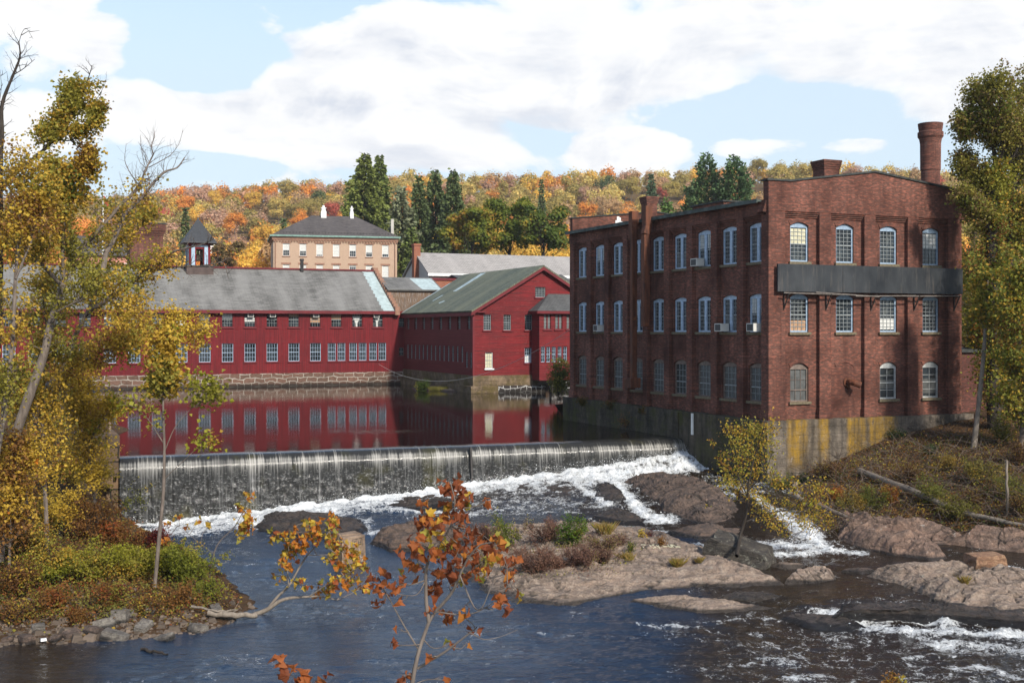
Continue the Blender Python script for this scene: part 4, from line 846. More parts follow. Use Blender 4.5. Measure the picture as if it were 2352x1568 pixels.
# ================================================================== river sheet
wpts = [(0, 15, 0), (-20, 15, 0), (20, 15, 0), (-15, 38, 0), (-5, 38, 0), (5, 38, 0), (14, 37, 0), (22, 36, 0), (-12, 44, 0), (0, 44, .02), uz(1300, 1420, .02), uz(1500, 1420, .05), uz(1600, 1402, .12), uz(1700, 1352, .36), uz(1850, 1350, .5), uz(1955, 1382, .5), uz(2100, 1386, .5), uz(2250, 1392, .5), uz(2400, 1392, .5),
    uz(1960, 1420, .06), uz(2100, 1425, .06), uz(2250, 1432, .06), uz(2400, 1440, .06), uz(1860, 1420, .08), uz(2150, 1470, .0), uz(1780, 1380, .25), uz(1860, 1392, .42),
    (-12, 52, .1), (-15, 58, .2), (-10, 60, .28), (-18.7, 61.4, .26), (-19.6, 59.5, .15), uz(500, 1245, .2), uz(640, 1238, .25), uz(850, 1216, .35), uz(760, 1300, .08), uz(1000, 1330, .06), uz(930, 1240, .2),
    (-15.7, 62.5, .5), (-13.6, 63.2, .72), (-8, 65.2, 1.15), (-2.9, 67.0, 1.55), (2.5, 68.9, 2.0), (5.85, 70.1, 2.35), (8.5, 71.1, 2.75), (11.3, 72.0, 2.95), (8.6, 68.9, 1.95), (11.8, 69.4, 2.0), (5.6, 68.0, 1.85),
    (-9, 62.8, .75), (-3, 64.8, 1.2), (2, 66.4, 1.6), uz(1100, 1170, .85), uz(1000, 1170, .7), uz(1300, 1175, .95), uz(1400, 1112, 1.7), uz(1450, 1160, 1.15), uz(1500, 1192, .75), uz(1600, 1240, .62), uz(1700, 1270, .6), uz(1200, 1150, 1.1), uz(1580, 1205, .68),
    uz(1652, 1092, 1.95), uz(1690, 1115, 1.92), uz(1740, 1142, 1.75), uz(1790, 1175, 1.45), uz(1830, 1205, 1.1), uz(1855, 1235, .75), uz(1870, 1258, .6), uz(1780, 1268, .58), uz(1950, 1290, .55), uz(2100, 1290, .55), uz(2300, 1302, .55), uz(2420, 1310, .55), uz(1800, 1310, .54), uz(1730, 1320, .5)]
WF = rbf(wpts, .02)
def wline_y(x): return WL[1] + (x - WL[0]) * WD[1] / WD[0]
foam = []  # (polyline xy, half width m, strength)
def FS(pl, w, s=1.0):
    q = []
    for u, v in pl:
        Y = 55.0
        for _ in range(12):
            p = P(u, v, Y); z = float(WF(np.array([p[0]]), np.array([Y]))[0]); Y = 0.5 * Y + 0.5 * F * (CZ - z) / (v - CV)
        p = P(u, v, Y); q.append((p[0], p[1]))
    foam.append((np.array(q), w, s))
ft = WL[None] + WD[None] * np.linspace(0, WLEN, 20)[:, None] + WN[None] * .75
foam.append((ft, 1.1, 1.25)); foam.append((ft[15:] + WN * 1.2, 1.6, 1.2)); foam.append((ft[13:17] + WN * 2.6, .9, .9)); foam.append((ft[:7] + WN * 1.3, 1.3, 1.05)); foam.append((ft[5:16] + WN * 1.1, 1.0, .95)); foam.append((ft[:6] + WN * 2.6, 1.2, .95)); foam.append((ft[14:] + WN * .8, 1.1, 1.1)); foam.append((ft[15:] + WN * 1.9, 1.0, 1.0)); foam.append((ft[9:15] + WN * .6, .7, .9))
FS([(300, 1200), (400, 1205), (480, 1190), (560, 1172)], .9, 1.1); FS([(420, 1222), (520, 1205), (590, 1195)], .5, .8)
FS([(640, 1158), (760, 1152), (880, 1150)], .6, .9); FS([(820, 1165), (900, 1172), (1000, 1178), (1080, 1182)], .55, .8); FS([(1000, 1150), (1070, 1170)], .4, .7); FS([(760, 1190), (840, 1195), (850, 1225)], .3, .8); FS([(850, 1228), (900, 1210)], .35, .9)
FS([(1290, 1085), (1330, 1115), (1362, 1140), (1395, 1158)], .45, 1.0); FS([(1400, 1090), (1418, 1112), (1440, 1140), (1462, 1165), (1480, 1185), (1520, 1193)], .6, 1.15); FS([(1470, 1170), (1500, 1188), (1540, 1196)], .4, .9); FS([(1120, 1128), (1200, 1132), (1290, 1132)], .3, .7); FS([(1130, 1150), (1230, 1155), (1330, 1160), (1380, 1165)], .4, .65); FS([(1100, 1182), (1200, 1180), (1330, 1178)], .25, .6)
FS([(1150, 1100), (1250, 1098), (1340, 1090)], .5, .8); FS([(1340, 1190), (1420, 1205), (1480, 1215), (1560, 1225)], .3, .7); FS([(1230, 1120), (1244, 1135)], .3, .8); FS([(1585, 1250), (1640, 1255)], .35, .9); FS([(1510, 1235), (1600, 1262)], .2, .6)
FS([(1690, 1118), (1740, 1145), (1790, 1178)], .3, .95); FS([(1790, 1178), (1830, 1205), (1860, 1235)], .6, 1.2); FS([(1850, 1205), (1880, 1245)], .8, 1.2); FS([(1880, 1252), (1800, 1255), (1745, 1258)], .8, 1.1); FS([(1760, 1275), (1830, 1275), (1900, 1262), (1960, 1270)], .55, 1.0); FS([(1740, 1248), (1790, 1262)], .3, .9); FS([(1640, 1128), (1690, 1140)], .2, .8)
FS([(1880, 1418), (1960, 1422), (2060, 1422), (2160, 1425), (2280, 1428)], .35, 1.15); FS([(1930, 1432), (2020, 1445), (2120, 1455), (2240, 1455), (2360, 1462)], .65, 1.0); FS([(2150, 1485), (2230, 1478), (2300, 1485), (2370, 1500)], .5, .95); FS([(1990, 1452), (2060, 1450)], .3, .9); FS([(2120, 1400), (2135, 1418)], .2, 1.2); FS([(1955, 1395), (1965, 1418)], .15, 1.1); FS([(2020, 1402), (2035, 1418)], .12, 1.1)
FS([(2190, 1300), (2260, 1303)], .25, .9); FS([(2300, 1305), (2370, 1322)], .45, 1.1); FS([(1890, 1320), (1980, 1330)], .12, .5)
FS([(1530, 1350 + 85), (1600, 1440)], .25, .85); FS([(1460, 1430), (1530, 1442)], .2, .7); FS([(2190, 1540), (2260, 1530), (2352, 1560)], .35, .8); FS([(1790, 1560), (1900, 1555)], .35, .75); FS([(2050, 1520), (2140, 1505)], .25, .6); FS([(1620, 1432), (1740, 1420), (1830, 1432)], .18, .6); FS([(1930, 1530), (2010, 1535)], .2, .6)
FS([(560, 1300), (620, 1295), (720, 1290)], .2, .5); FS([(850, 1320), (900, 1330)], .15, .5); FS([(530, 1312), (600, 1320)], .12, .45); FS([(330, 1560), (400, 1540)], .1, .3)
xs = np.arange(-27, 30.01, .115); ys = np.concatenate([np.arange(7, 32, .5), np.arange(32, 73.4, .115)])
X, Y = np.meshgrid(xs, ys); W = WF(X, Y)
fa = np.zeros_like(X)
for q, w, s in foam:
    d = np.full(X.shape, 1e9); x0, x1, y0, y1 = q[:, 0].min() - 3 * w, q[:, 0].max() + 3 * w, q[:, 1].min() - 3 * w, q[:, 1].max() + 3 * w
    ii = np.where((ys > y0) & (ys < y1))[0]; jj = np.where((xs > x0) & (xs < x1))[0]
    if not len(ii) or not len(jj): continue
    sl = (slice(ii[0], ii[-1] + 1), slice(jj[0], jj[-1] + 1)); xx, yy = X[sl], Y[sl]; dm = np.full(xx.shape, 1e9)
    for a, b in zip(q[:-1], q[1:]):
        ab = b - a; tt = np.clip(((xx - a[0]) * ab[0] + (yy - a[1]) * ab[1]) / (ab @ ab + 1e-9), 0, 1); dm = np.minimum(dm, np.hypot(xx - a[0] - tt * ab[0], yy - a[1] - tt * ab[1]))
    wv = w * (1 + .8 * fbm(xx * .8, yy * .8, 31, 3)); fa[sl] = np.maximum(fa[sl], s * np.exp(-.72 * (dm / np.maximum(wv, .08)) ** 1.25))
casc = sstep(-14, -2, X) * sstep(59.0, 62, Y) * .46 + sstep(1420, 1900, CU + F * X / Y) * sstep(47, 41, Y) * .26 + (.13 + .28 * fbm(X * .35, Y * .7, 64, 3)) * sstep(61, 58, Y)
fa = np.maximum(fa, casc)
rough = sstep(1.0, .2, np.abs(W - .0)) * 0 + 1
wv_ = X + .5 * fbm(X * .3, Y * .3, 60, 2) + .25 * Y; ch = sstep(-.15, .35, fbm(wv_ * .12, Y * .25, 62, 3)) * .7 + .3; wav = ch * (.07 * fbm(wv_ * .45, Y * 1.3, 40, 4, .5) + .014 * fbm(wv_ * 1.8, Y * 4.0, 44, 2)) + (.05 + .03) * sstep(8, 14, X) * sstep(46, 41, Y) * fbm(X * .9, Y * 1.5, 47, 3)
Zw = W + wav + np.clip(fa, 0, 1.2) * (.06 + .20 * fbm(X * 1.7, Y * 2.2, 50, 4, .6) + .08 * fbm(X * 6, Y * 6, 55, 2))
keep = (Y < wline_y(X) + .25)
keep &= ~((X > 11.2 + (72.3 - Y) * .32) & (Y > 62.0)) | ((X < 12.8 + (69 - Y) * .35) & (Y > 62.0) & (Y < 70.0))
Fc = grid_faces(len(xs), len(ys)); kf = keep.ravel()[Fc].all(1)
t = NT('river_water'); o = t.n('NewGeometry').outputs['Position']
fo = t.sep(t.attr('Col').outputs[0])[0]
wq = t.scl(o, (0.8, 2.2, 1.0)); rp1 = t.noise(wq, 1.6, 5, 0.6, 0.8); rp2 = t.noise(t.scl(o, (2.2, 5.0, 2.0)), 2.4, 4, 0.65)
fn1 = t.noise(t.scl(o, (1.5, 1.5, 1.5)), 1.3, 9, 0.75, 1.0); fn2 = t.noise(t.scl(o, (4.5, 4.0, 4.0)), 2.4, 8, 0.8, 0.5)
fv = t.math('ADD', t.math('MULTIPLY', fo, 0.66), t.math('ADD', t.math('MULTIPLY', t.math('SUBTRACT', fn1, 0.5), 1.5), t.math('MULTIPLY', t.math('SUBTRACT', fn2, 0.5), 1.2)))
wc = t.n('Mapping', {'Vector': o, 'Rotation': (0, 0, -math.atan2(WD[1], WD[0])), 'Scale': (3.2, 0.45, 0.6)}).outputs[0]
fn3 = t.noise(wc, 1.6, 7, 0.75, 0.3); ap_ = t.sep(t.attr('Col').outputs[0])[2]
fv = t.math('ADD', fv, t.math('MULTIPLY', ap_, t.math('MULTIPLY', t.math('SUBTRACT', fn3, 0.53), 1.6)))
fm = t.ramp(fv, [(0.34, 0.0), (0.48, 0.55), (0.8, 1.0)])
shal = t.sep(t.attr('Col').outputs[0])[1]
sky_brown = t.mix(t.ramp(t.math('ADD', shal, t.math('MULTIPLY', t.math('SUBTRACT', t.noise(o, 0.4, 4), .5), .9)), [(0.3, 0.0), (0.7, 1.0)]), (0.009, 0.021, 0.044), (0.016, 0.011, 0.007))  # blue base colour stands in for reflected sky; brown is the shallow water
cfo = t.mix(t.ramp(fn2, [(0.35, 0.0), (0.6, 1.0)]), (0.50, 0.53, 0.54), (0.80, 0.81, 0.80))
chm = t.ramp(t.noise(t.scl(o, (0.10, 0.22, 1)), 1.0, 4, 0.6), [(0.35, 0.55), (0.62, 1.0)])
b1 = t.n('Bump', {'Height': rp1, 'Strength': chm, 'Distance': 0.08}).outputs[0]; b2 = t.n('Bump', {'Height': rp2, 'Strength': chm, 'Distance': 0.03, 'Normal': b1}).outputs[0]; b3 = t.bump(fm, 0.6, 0.06, b2)
ws_ = t.pbr(sky_brown, 0.05, 0.5, b2, IOR=1.45); fs_ = t.pbr(cfo, 0.7, 0.25, b3)
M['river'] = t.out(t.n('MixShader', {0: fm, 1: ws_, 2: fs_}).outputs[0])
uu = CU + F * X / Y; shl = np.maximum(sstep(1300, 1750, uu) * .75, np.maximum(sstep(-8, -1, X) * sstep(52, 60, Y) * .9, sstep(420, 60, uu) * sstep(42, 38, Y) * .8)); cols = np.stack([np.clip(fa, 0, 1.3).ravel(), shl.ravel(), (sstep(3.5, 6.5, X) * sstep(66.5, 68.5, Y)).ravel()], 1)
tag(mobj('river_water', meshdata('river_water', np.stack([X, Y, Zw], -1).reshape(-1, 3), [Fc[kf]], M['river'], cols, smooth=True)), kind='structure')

# flying drops where the water lands
g = np.random.default_rng(91); D_ = []
def drops(q, n, w, up):
    k = g.integers(0, len(q) - 1, n); f = g.uniform(0, 1, n)[:, None]; p = q[k] * (1 - f) + q[k + 1] * f + g.normal(0, w, (n, 2)); D_.append(np.stack([p[:, 0], p[:, 1], WF(p[:, 0], p[:, 1]) + np.abs(g.normal(0, up, n)) + .05], 1))
drops(ft - WN * .35, 6500, .22, .20)
for (q, w, s_), n, up in [(f_, int(60 * f_[1] * np.linalg.norm(np.diff(f_[0], axis=0), axis=1).sum()), .10) for f_ in foam[4:] if f_[2] > .95]: drops(q, max(30, n), w * .5, up)
D_ = np.vstack(D_); n = len(D_); a_ = g.normal(0, 1, (n, 3)); b_ = g.normal(0, 1, (n, 3)); sz_ = g.lognormal(-4.25, .4, n)[:, None]
a_ *= sz_ / np.linalg.norm(a_, axis=1, keepdims=True); b_ *= sz_ / np.linalg.norm(b_, axis=1, keepdims=True)
M['spray'] = mat_plain('white_spray', (0.75, 0.77, 0.78), .6, .3, .05)
tag(mobj('spray', meshdata('spray', np.stack([D_ - a_, D_ + b_, D_ + a_, D_ - b_], 1).reshape(-1, 3), [np.arange(4 * n).reshape(n, 4)], M['spray'])), 'white spray drops flying where the water lands', 'spray', None, 'stuff')

# ================================================================== rocks
M['rock_pink'] = mat_rock('pinkish_gneiss', (0.33, 0.240, 0.18), (0.24, 0.18, 0.14), (0.41, 0.32, 0.245), (0.36, 0.34, 0.28))
M['rock_red'] = mat_rock('reddish_gneiss', (0.22, 0.135, 0.098), (0.15, 0.105, 0.082), (0.32, 0.21, 0.15), (0.36, 0.33, 0.29))
M['rock_dark'] = mat_rock('wet_dark_gneiss', (0.062, 0.050, 0.043), (0.038, 0.033, 0.030), (0.10, 0.072, 0.056), None, (0.010, 0.009, 0.009), 0.5)
M['rock_brown'] = mat_rock('brown_gneiss', (0.135, 0.094, 0.071), (0.08, 0.062, 0.053), (0.20, 0.135, 0.10), (0.2, 0.18, 0.16), ls=(.68, .72))
M['rock_lichen'] = mat_rock('lichened_boulder', (0.075, 0.064, 0.053), (0.045, 0.04, 0.036), (0.11, 0.095, 0.075), (0.24, 0.235, 0.19), ls=(.55, .62))
M['rock_grey'] = mat_rock('grey_bank_stone', (0.20, 0.175, 0.148), (0.13, 0.112, 0.098), (0.27, 0.245, 0.205), None)
def rock(name, outline, H, mat, label, cat, group=None, seed=0, steep=3.0, strata=0.25, rough=.18, nr=52, na=170, tilt=(0, 0), skirt=.7, step=.16):
    """domed ledge over a base outline of (u, v, z) at the waterline"""
    ol = np.array([uz(*q) for q in outline]); c = ol.mean(0)
    seg = np.linalg.norm(np.roll(ol, -1, 0)[:, :2] - ol[:, :2], axis=1); cum = np.concatenate([[0], np.cumsum(seg)])
    s = np.linspace(0, cum[-1], na, endpoint=False); oc = np.vstack([ol, ol[:1]])
    B = np.stack([np.interp(s, cum, oc[:, k]) for k in range(3)], 1)
    jit = 1 + .10 * fbm(np.cos(s / cum[-1] * 2 * PI) * 3 + seed, np.sin(s / cum[-1] * 2 * PI) * 3, seed, 4)
    B[:, :2] = c[:2] + (B[:, :2] - c[:2]) * jit[:, None]
    rr = np.concatenate([[1.10, 1.04], np.linspace(1.0, .04, nr)])
    R_, A_ = np.meshgrid(rr, np.arange(na), indexing='ij')
    Xr = c[0] + (B[A_, 0] - c[0]) * R_; Yr = c[1] + (B[A_, 1] - c[1]) * R_
    zb = c[2] + (B[A_, 2] - c[2]) * np.minimum(R_, 1)
    e = np.clip(1 - R_, 0, 1); prof = 1 - np.exp(-e * steep * 2)
    nz = fbm(Xr * .45 + seed, Yr * .9, seed + 1, 5, .55)
    nf = fbm(Xr * 2.4, Yr * 3.6, seed + 2, 4, .6)
    rx_ = Xr * .94 + Yr * .34; ry_ = -Xr * .34 + Yr * .94
    rd = 1 - 2.2 * np.abs(fbm(rx_ * .30 + seed, ry_ * 1.1, seed + 5, 4, .55)); rd2 = 1 - 2.2 * np.abs(fbm(rx_ * .9, ry_ * 3.0 + seed, seed + 6, 3, .55))
    h = H * prof * (1 + .75 * nz) + (.20 * H * rd + .06 * rough * 3 * rd2) * np.minimum(prof * 2, 1) * .8 + rough * .6 * nf * np.minimum(prof * 3, 1) + tilt[0] * (Xr - c[0]) * prof + tilt[1] * (Yr - c[1]) * prof
    if strata > 0:
        q = step * (1 + .3 * nz); k = np.floor(h / q + .8 * nz); fr = h / q + .8 * nz - k; h = h * (1 - strata) + strata * (k + sstep(.55, .95, fr) - .8 * nz) * q
    k1 = np.exp(-(fbm(rx_ * .22 + seed, ry_ * .75, seed + 7, 4, .55) / .022) ** 2); k2 = np.exp(-(fbm(rx_ * .7, ry_ * .35 + seed, seed + 8, 4, .55) / .02) ** 2) * .8; ck = np.maximum(k1, k2) * np.minimum(prof * 3, 1); h = h - .10 * min(1, H * 2) * ck + .02 * fbm(Xr * 6, Yr * 8, seed + 9, 3, .6) * np.minimum(prof * 3, 1)
    Z = zb + h; Z[0] = zb[0] - skirt; Z[1] = zb[1] - .25 * skirt
    n = len(rr); V = np.stack([Xr, Yr, Z], -1).reshape(-1, 3)
    i = np.arange(n - 1)[:, None] * na; j = np.arange(na)[None]; j2 = (j + 1) % na
    Q = np.stack([i + j, i + j2, i + na + j2, i + na + j], -1).reshape(-1, 4)
    V = np.vstack([V, [[c[0], c[1], Z[-1].mean()]]]); T = np.stack([(n - 1) * na + np.arange(na), (n - 1) * na + (np.arange(na) + 1) % na, np.full(na, n * na)], 1)
    wet = np.append(np.clip(1.0 - (Z - zb) / .32, 0, 1).ravel(), 0)
    org = np.array([c[0], c[1], c[2]]); V = V - org; ckc = np.append(ck.ravel(), 0)
    o = mobj(name, meshdata(name, V, [Q, T], mat, np.stack([wet, ckc, wet], 1), smooth=False), None, org)
    return tag(o, label, cat, group)
def rock_top(pt, rk):
    """height of a rock's surface under x,y"""
    me = rk.data; n = len(me.vertices); co = np.empty(n * 3, np.float32); me.vertices.foreach_get('co', co); co = co.reshape(-1, 3) + np.array(rk.location)
    d = np.hypot(co[:, 0] - pt[0], co[:, 1] - pt[1]); k = np.argsort(d)[:3]; return float(co[k, 2].mean())
RG = 'rock ledges in the river'
isl = rock('rock_ledge', [(1068, 1345, .03), (1110, 1372, .02), (1200, 1388, .0), (1300, 1394, .0), (1420, 1376, .03), (1560, 1358, .2), (1690, 1350, .35), (1805, 1342, .45), (1760, 1322, .5), (1690, 1296, .58), (1620, 1262, .62), (1540, 1236, .68), (1470, 1218, .75), (1400, 1208, .8), (1280, 1203, .75), (1160, 1207, .6), (1090, 1225, .4), (1055, 1262, .25), (1045, 1305, .1)], .52, M['rock_pink'], 'broad pinkish rock island with bushes and painted words in mid river', 'rock', RG, 3, 2.4, .45, .16, 90, 260)
rA = rock('rock_ledge', [(1985, 1330, .5), (2050, 1350, .48), (2110, 1372, .46), (2180, 1396, .44), (2260, 1412, .4), (2352, 1424, .35), (2480, 1440, .3), (2560, 1400, .4), (2500, 1360, .5), (2352, 1335, .55), (2260, 1318, .55), (2170, 1312, .54), (2070, 1318, .52)], .62, M['rock_pink'], 'flat pink rock ledge with an orange block on it at right edge', 'rock', RG, 11, 2.6, .4, .14, 70, 220)
rB = rock('rock_ledge', [(1902, 1205, .72), (1915, 1245, .6), (1965, 1262, .56), (2050, 1279, .55), (2140, 1290, .55), (2190, 1287, .55), (2150, 1268, .6), (2080, 1245, .7), (2000, 1222, .85), (1940, 1200, 1.0)], .95, M['rock_red'], 'long smooth reddish rock tapering to a point below the right bank', 'rock', RG, 17, 2.2, .2, .1)
rM = rock('rock_ledge', [(1428, 1112, 1.6), (1470, 1145, 1.2), (1520, 1180, .85), (1580, 1203, .68), (1640, 1216, .66), (1710, 1222, .66), (1735, 1205, .8), (1700, 1165, 1.3), (1660, 1130, 1.7), (1600, 1106, 1.9), (1520, 1092, 1.95), (1455, 1092, 1.85)], .62, M['rock_brown'], 'big dark brown rock hump below the white apron by the mill wall', 'rock', RG, 23, 2.0, .35, .16)
rock('rock_ledge', [(1530, 1225, .64), (1600, 1240, .62), (1680, 1243, .62), (1740, 1240, .62), (1720, 1222, .68), (1640, 1212, .7), (1570, 1212, .68)], .28, M['rock_brown'], 'low flat dark slab behind the leaning yellow sapling', 'rock', RG, 29, 2.5, .3, .1)
rock('rock_ledge', [(575, 1215, .26), (620, 1230, .26), (700, 1236, .28), (790, 1232, .3), (850, 1220, .34), (830, 1195, .5), (760, 1182, .62), (680, 1176, .66), (610, 1182, .6)], .42, M['rock_dark'], 'dark wet rock hump under the foot of the weir, farthest left', 'rock', RG, 31, 2.0, .3, .12)
rock('rock_ledge', [(850, 1248, .2), (900, 1266, .15), (960, 1268, .14), (1030, 1262, .18), (1075, 1240, .3), (1050, 1218, .45), (980, 1212, .45), (900, 1220, .36)], .55, M['rock_brown'], 'dark jagged rock with brown top beside the white spill', 'rock', RG, 37, 3.0, .55, .2)
rock('rock_ledge', [(868, 1165, .75), (930, 1172, .7), (1000, 1172, .72), (1060, 1165, .85), (1040, 1140, 1.1), (960, 1136, 1.1), (890, 1145, .95)], .26, M['rock_dark'], 'dark wet hump with foam around it below the weir, behind the orange sapling', 'rock', RG, 41, 2.0, .4, .14)
rock('rock_ledge', [(1120, 1128, 1.25), (1180, 1133, 1.25), (1240, 1130, 1.35), (1225, 1112, 1.55), (1160, 1110, 1.5)], .2, M['rock_dark'], 'small dark wet hump nearest the broken post of the weir', 'rock', RG, 43, 2.0, .3, .1)
rock('rock_ledge', [(1235, 1146, 1.15), (1300, 1156, 1.05), (1350, 1150, 1.1), (1340, 1122, 1.45), (1290, 1108, 1.6), (1245, 1118, 1.45)], .22, M['rock_dark'], 'dark wet hump between two foam streams above the green bush', 'rock', RG, 47, 2.0, .3, .12)
rock('rock_ledge', [(1362, 1146, 1.25), (1410, 1165, 1.05), (1448, 1160, 1.1), (1430, 1128, 1.5), (1400, 1108, 1.75), (1366, 1112, 1.65)], .22, M['rock_dark'], 'dark wet hump between foam streams left of the big brown hump', 'rock', RG, 53, 2.0, .3, .12)
rock('rock_ledge', [(1360, 1190, .85), (1430, 1204, .75), (1480, 1204, .72), (1470, 1186, .85), (1410, 1172, 1.0)], .3, M['rock_dark'], 'low dark slab under the foam streams above the rock island', 'rock', RG, 59, 2.0, .3, .1)
rDp = PZ(1705, 1296, .55)
rock('boulder', [(1800, 1338, .5), (1860, 1342, .5), (1925, 1338, .5), (1910, 1322, .52), (1850, 1318, .53)], .42, M['rock_pink'], 'grey pink boulder in the channel between the two big ledges', 'boulder', None, 67, 3, .3, .12)
rock('boulder', [(1760, 1300, .54), (1810, 1306, .54), (1850, 1302, .54), (1810, 1296, .55)], .16, M['rock_pink'], 'tiny flat stone in the channel right of the lichened boulder', 'boulder', None, 69, 3, .2, .06, 14, 40)
rock('boulder', [(1930, 1316, .54), (1975, 1320, .54), (2015, 1315, .54), (1970, 1309, .55)], .16, M['rock_brown'], 'low flat brown stone upstream of the pink ledge', 'boulder', None, 71, 3, .2, .06, 14, 40)
rock('rock_ledge', [(1440, 1385, .06), (1520, 1398, .06), (1600, 1410, .08), (1700, 1408, .12), (1790, 1398, .2), (1700, 1390, .2), (1600, 1383, .14), (1510, 1376, .1)], .28, M['rock_pink'], 'thin log like pink ledge awash in front of the rock island', 'rock', RG, 73, 3, .3, .1)
rock('rock_ledge', [(1650, 1372, .26), (1720, 1378, .28), (1800, 1368, .36), (1740, 1362, .36), (1680, 1363, .3)], .14, M['rock_pink'], 'narrow pale sliver of rock awash off the island tip', 'rock', RG, 79, 3, .2, .05)
rock('rock_ledge', [(1905, 1414, .3), (2000, 1418, .2), (2100, 1420, .2), (2200, 1424, .22), (2320, 1436, .2), (2400, 1440, .2), (2400, 1420, .35), (2280, 1404, .42), (2160, 1394, .44), (2040, 1388, .45), (1930, 1388, .42)], .22, M['rock_dark'], 'dark wet sill the river spills over in front of the pink ledge', 'rock', RG, 83, 4, .3, .12)
rock('rock_ledge', [(1880, 1448, -.02), (1960, 1452, -.02), (1990, 1440, .0), (1940, 1420, .06), (1850, 1416, .1), (1790, 1422, .1)], .22, M['rock_dark'], 'smooth dark rock under clear water left of the front rapids', 'rock', RG, 87, 2, .1, .06)
# bank outcrops
rock('rock_outcrop', [(1985, 1232, .9), (2040, 1255, .7), (2110, 1262, .65), (2180, 1262, .62), (2240, 1258, .7), (2200, 1225, 1.2), (2120, 1200, 1.6), (2030, 1200, 1.5)], .34, M['rock_red'], 'pink outcrop at the foot of the right bank under the fallen trunk', 'rock', 'bank outcrops', 89, 3, .4, .2)
rock('rock_outcrop', [(2160, 1260, .62), (2230, 1268, .6), (2300, 1275, .58), (2420, 1285, .55), (2420, 1250, 1.0), (2330, 1220, 1.5), (2230, 1215, 1.5)], .34, M['rock_red'], 'pale pink outcrop of the right bank at the picture edge', 'rock', 'bank outcrops', 97, 3, .4, .2)
blk = PZ(2262, 1302, 1.05)
def block(name, loc, sx, sy, sz, rz, mat, label, cat, seed=0, group=None, taper=.9):
    n = 5; V = []; g = np.random.default_rng(seed)
    b = bpy.data.meshes.new(name); m_ = MB(); k = np.linspace(-1, 1, n)
    import itertools
    pts = {}; Vs = []
    for a, b_, c_ in itertools.product(range(n), repeat=3):
        if max(abs(k[a]), abs(k[b_]), abs(k[c_])) < 1: continue
        p = np.array([k[a], k[b_], k[c_]]); q = p / np.linalg.norm(p) * 1.35; p = p * .8 + q * .2; p *= 1 + g.normal(0, .035, 3); tz = 1 - (1 - taper) * (p[2] + 1) / 2
        pts[(a, b_, c_)] = len(Vs); Vs.append((p[0] * sx * tz, p[1] * sy * tz, p[2] * sz))
    Q = []
    for ax in range(3):
        for side in (0, n - 1):
            for i in range(n - 1):
                for j in range(n - 1):
                    def idx(i_, j_):
                        t_ = [0, 0, 0]; t_[ax] = side; o_ = [x for x in range(3) if x != ax]; t_[o_[0]] = i_; t_[o_[1]] = j_; return pts[tuple(t_)]
                    f_ = [idx(i, j), idx(i + 1, j), idx(i + 1, j + 1), idx(i, j + 1)]; Q.append(f_ if (side > 0) ^ (ax == 1) else f_[::-1])
    Vs = np.array(Vs); wet = np.clip(.9 - (Vs[:, 2] + sz) / (.35), 0, 1)
    o = mobj(name, meshdata(name, Vs, [np.array(Q)], mat, np.stack([wet, wet * 0, wet], 1)), None, loc, rz); return tag(o, label, cat, group)
M['rock_orange'] = mat_rock('orange_block', (0.36, 0.19, 0.105), (0.27, 0.15, 0.09), (0.42, 0.26, 0.15))
rD = block('boulder', (rDp[0] - .1, rDp[1] + .3, .95), 1.5, .8, .55, -.45, M['rock_lichen'], 'large lichened slab boulder with dark underside and a leaning sapling on top', 'boulder', 61, None, .8); rD.rotation_euler = (.18, .24, -.42)
zt = rock_top(blk, rA); block('boulder', (blk[0], blk[1], zt + .2), .72, .5, .3, .2, M['rock_orange'], 'squared orange block of stone on the pink ledge', 'boulder', 4)
# gravel bar stones of the left bank
st_ = [(265, 1462, .62, .32, .22, 'pale flat stone at the water edge, largest of the left bank'), (330, 1440, .45, .3, .2, 'grey stone just up the bank from the largest pale flat stone'), (375, 1466, .5, .3, .14, 'flat grey slab lying half in the water off the left bank'), (455, 1445, .42, .3, .24, 'rounded buff stone near the point of the left bank'), (497, 1398, .36, .25, .22, 'pale tilted stone beside the driftwood of the left bank'), (240, 1420, .5, .35, .24, 'buff stone in the weeds above the largest pale flat stone'), (280, 1405, .6, .4, .3, 'big half buried pale boulder amid the bank weeds'), (215, 1448, .4, .3, .18, 'brownish stone left of the largest pale flat stone'), (165, 1455, .4, .28, .16, 'grey brown stone on the shore right of the white scrap'), (60, 1466, .45, .3, .18, 'dark stone at the shore left of the white scrap'), (88, 1410, .3, .22, .2, 'pale stone high on the bank at far left'), (20, 1470, .35, .25, .16, 'dark shore stone at the left picture edge'), (345, 1395, .28, .2, .16, 'small pale stone among weeds in the middle of the left bank'), (125, 1468, .3, .22, .12, 'small dark stone beside the white scrap')]
for k, (u, v, sx, sy, sz, lb_) in enumerate(st_):
    z = .1
    for _ in range(8): p = PZ(u, v, z); z = max(.02, gz(p[0], p[1]) + .05)
    bo_ = block('bank_stone', (p[0], p[1], z), sx * .74, sy * .74, sz * .8, k * 1.3, M['rock_grey'] if k not in (7, 8, 9, 11, 13) else M['rock_brown'], lb_, 'stone', 100 + k, 'stones along the left bank'); bo_.rotation_euler = (.25 * math.sin(k * 2.1), .3 * math.cos(k * 3.3), k * 1.3)
sc_ = PZ(100, 1468, .12); block('white_scrap', (sc_[0], sc_[1], .12), .10, .07, .04, .5, M['white'], 'scrap of white rubbish at the water edge of the left bank', 'litter', 77)
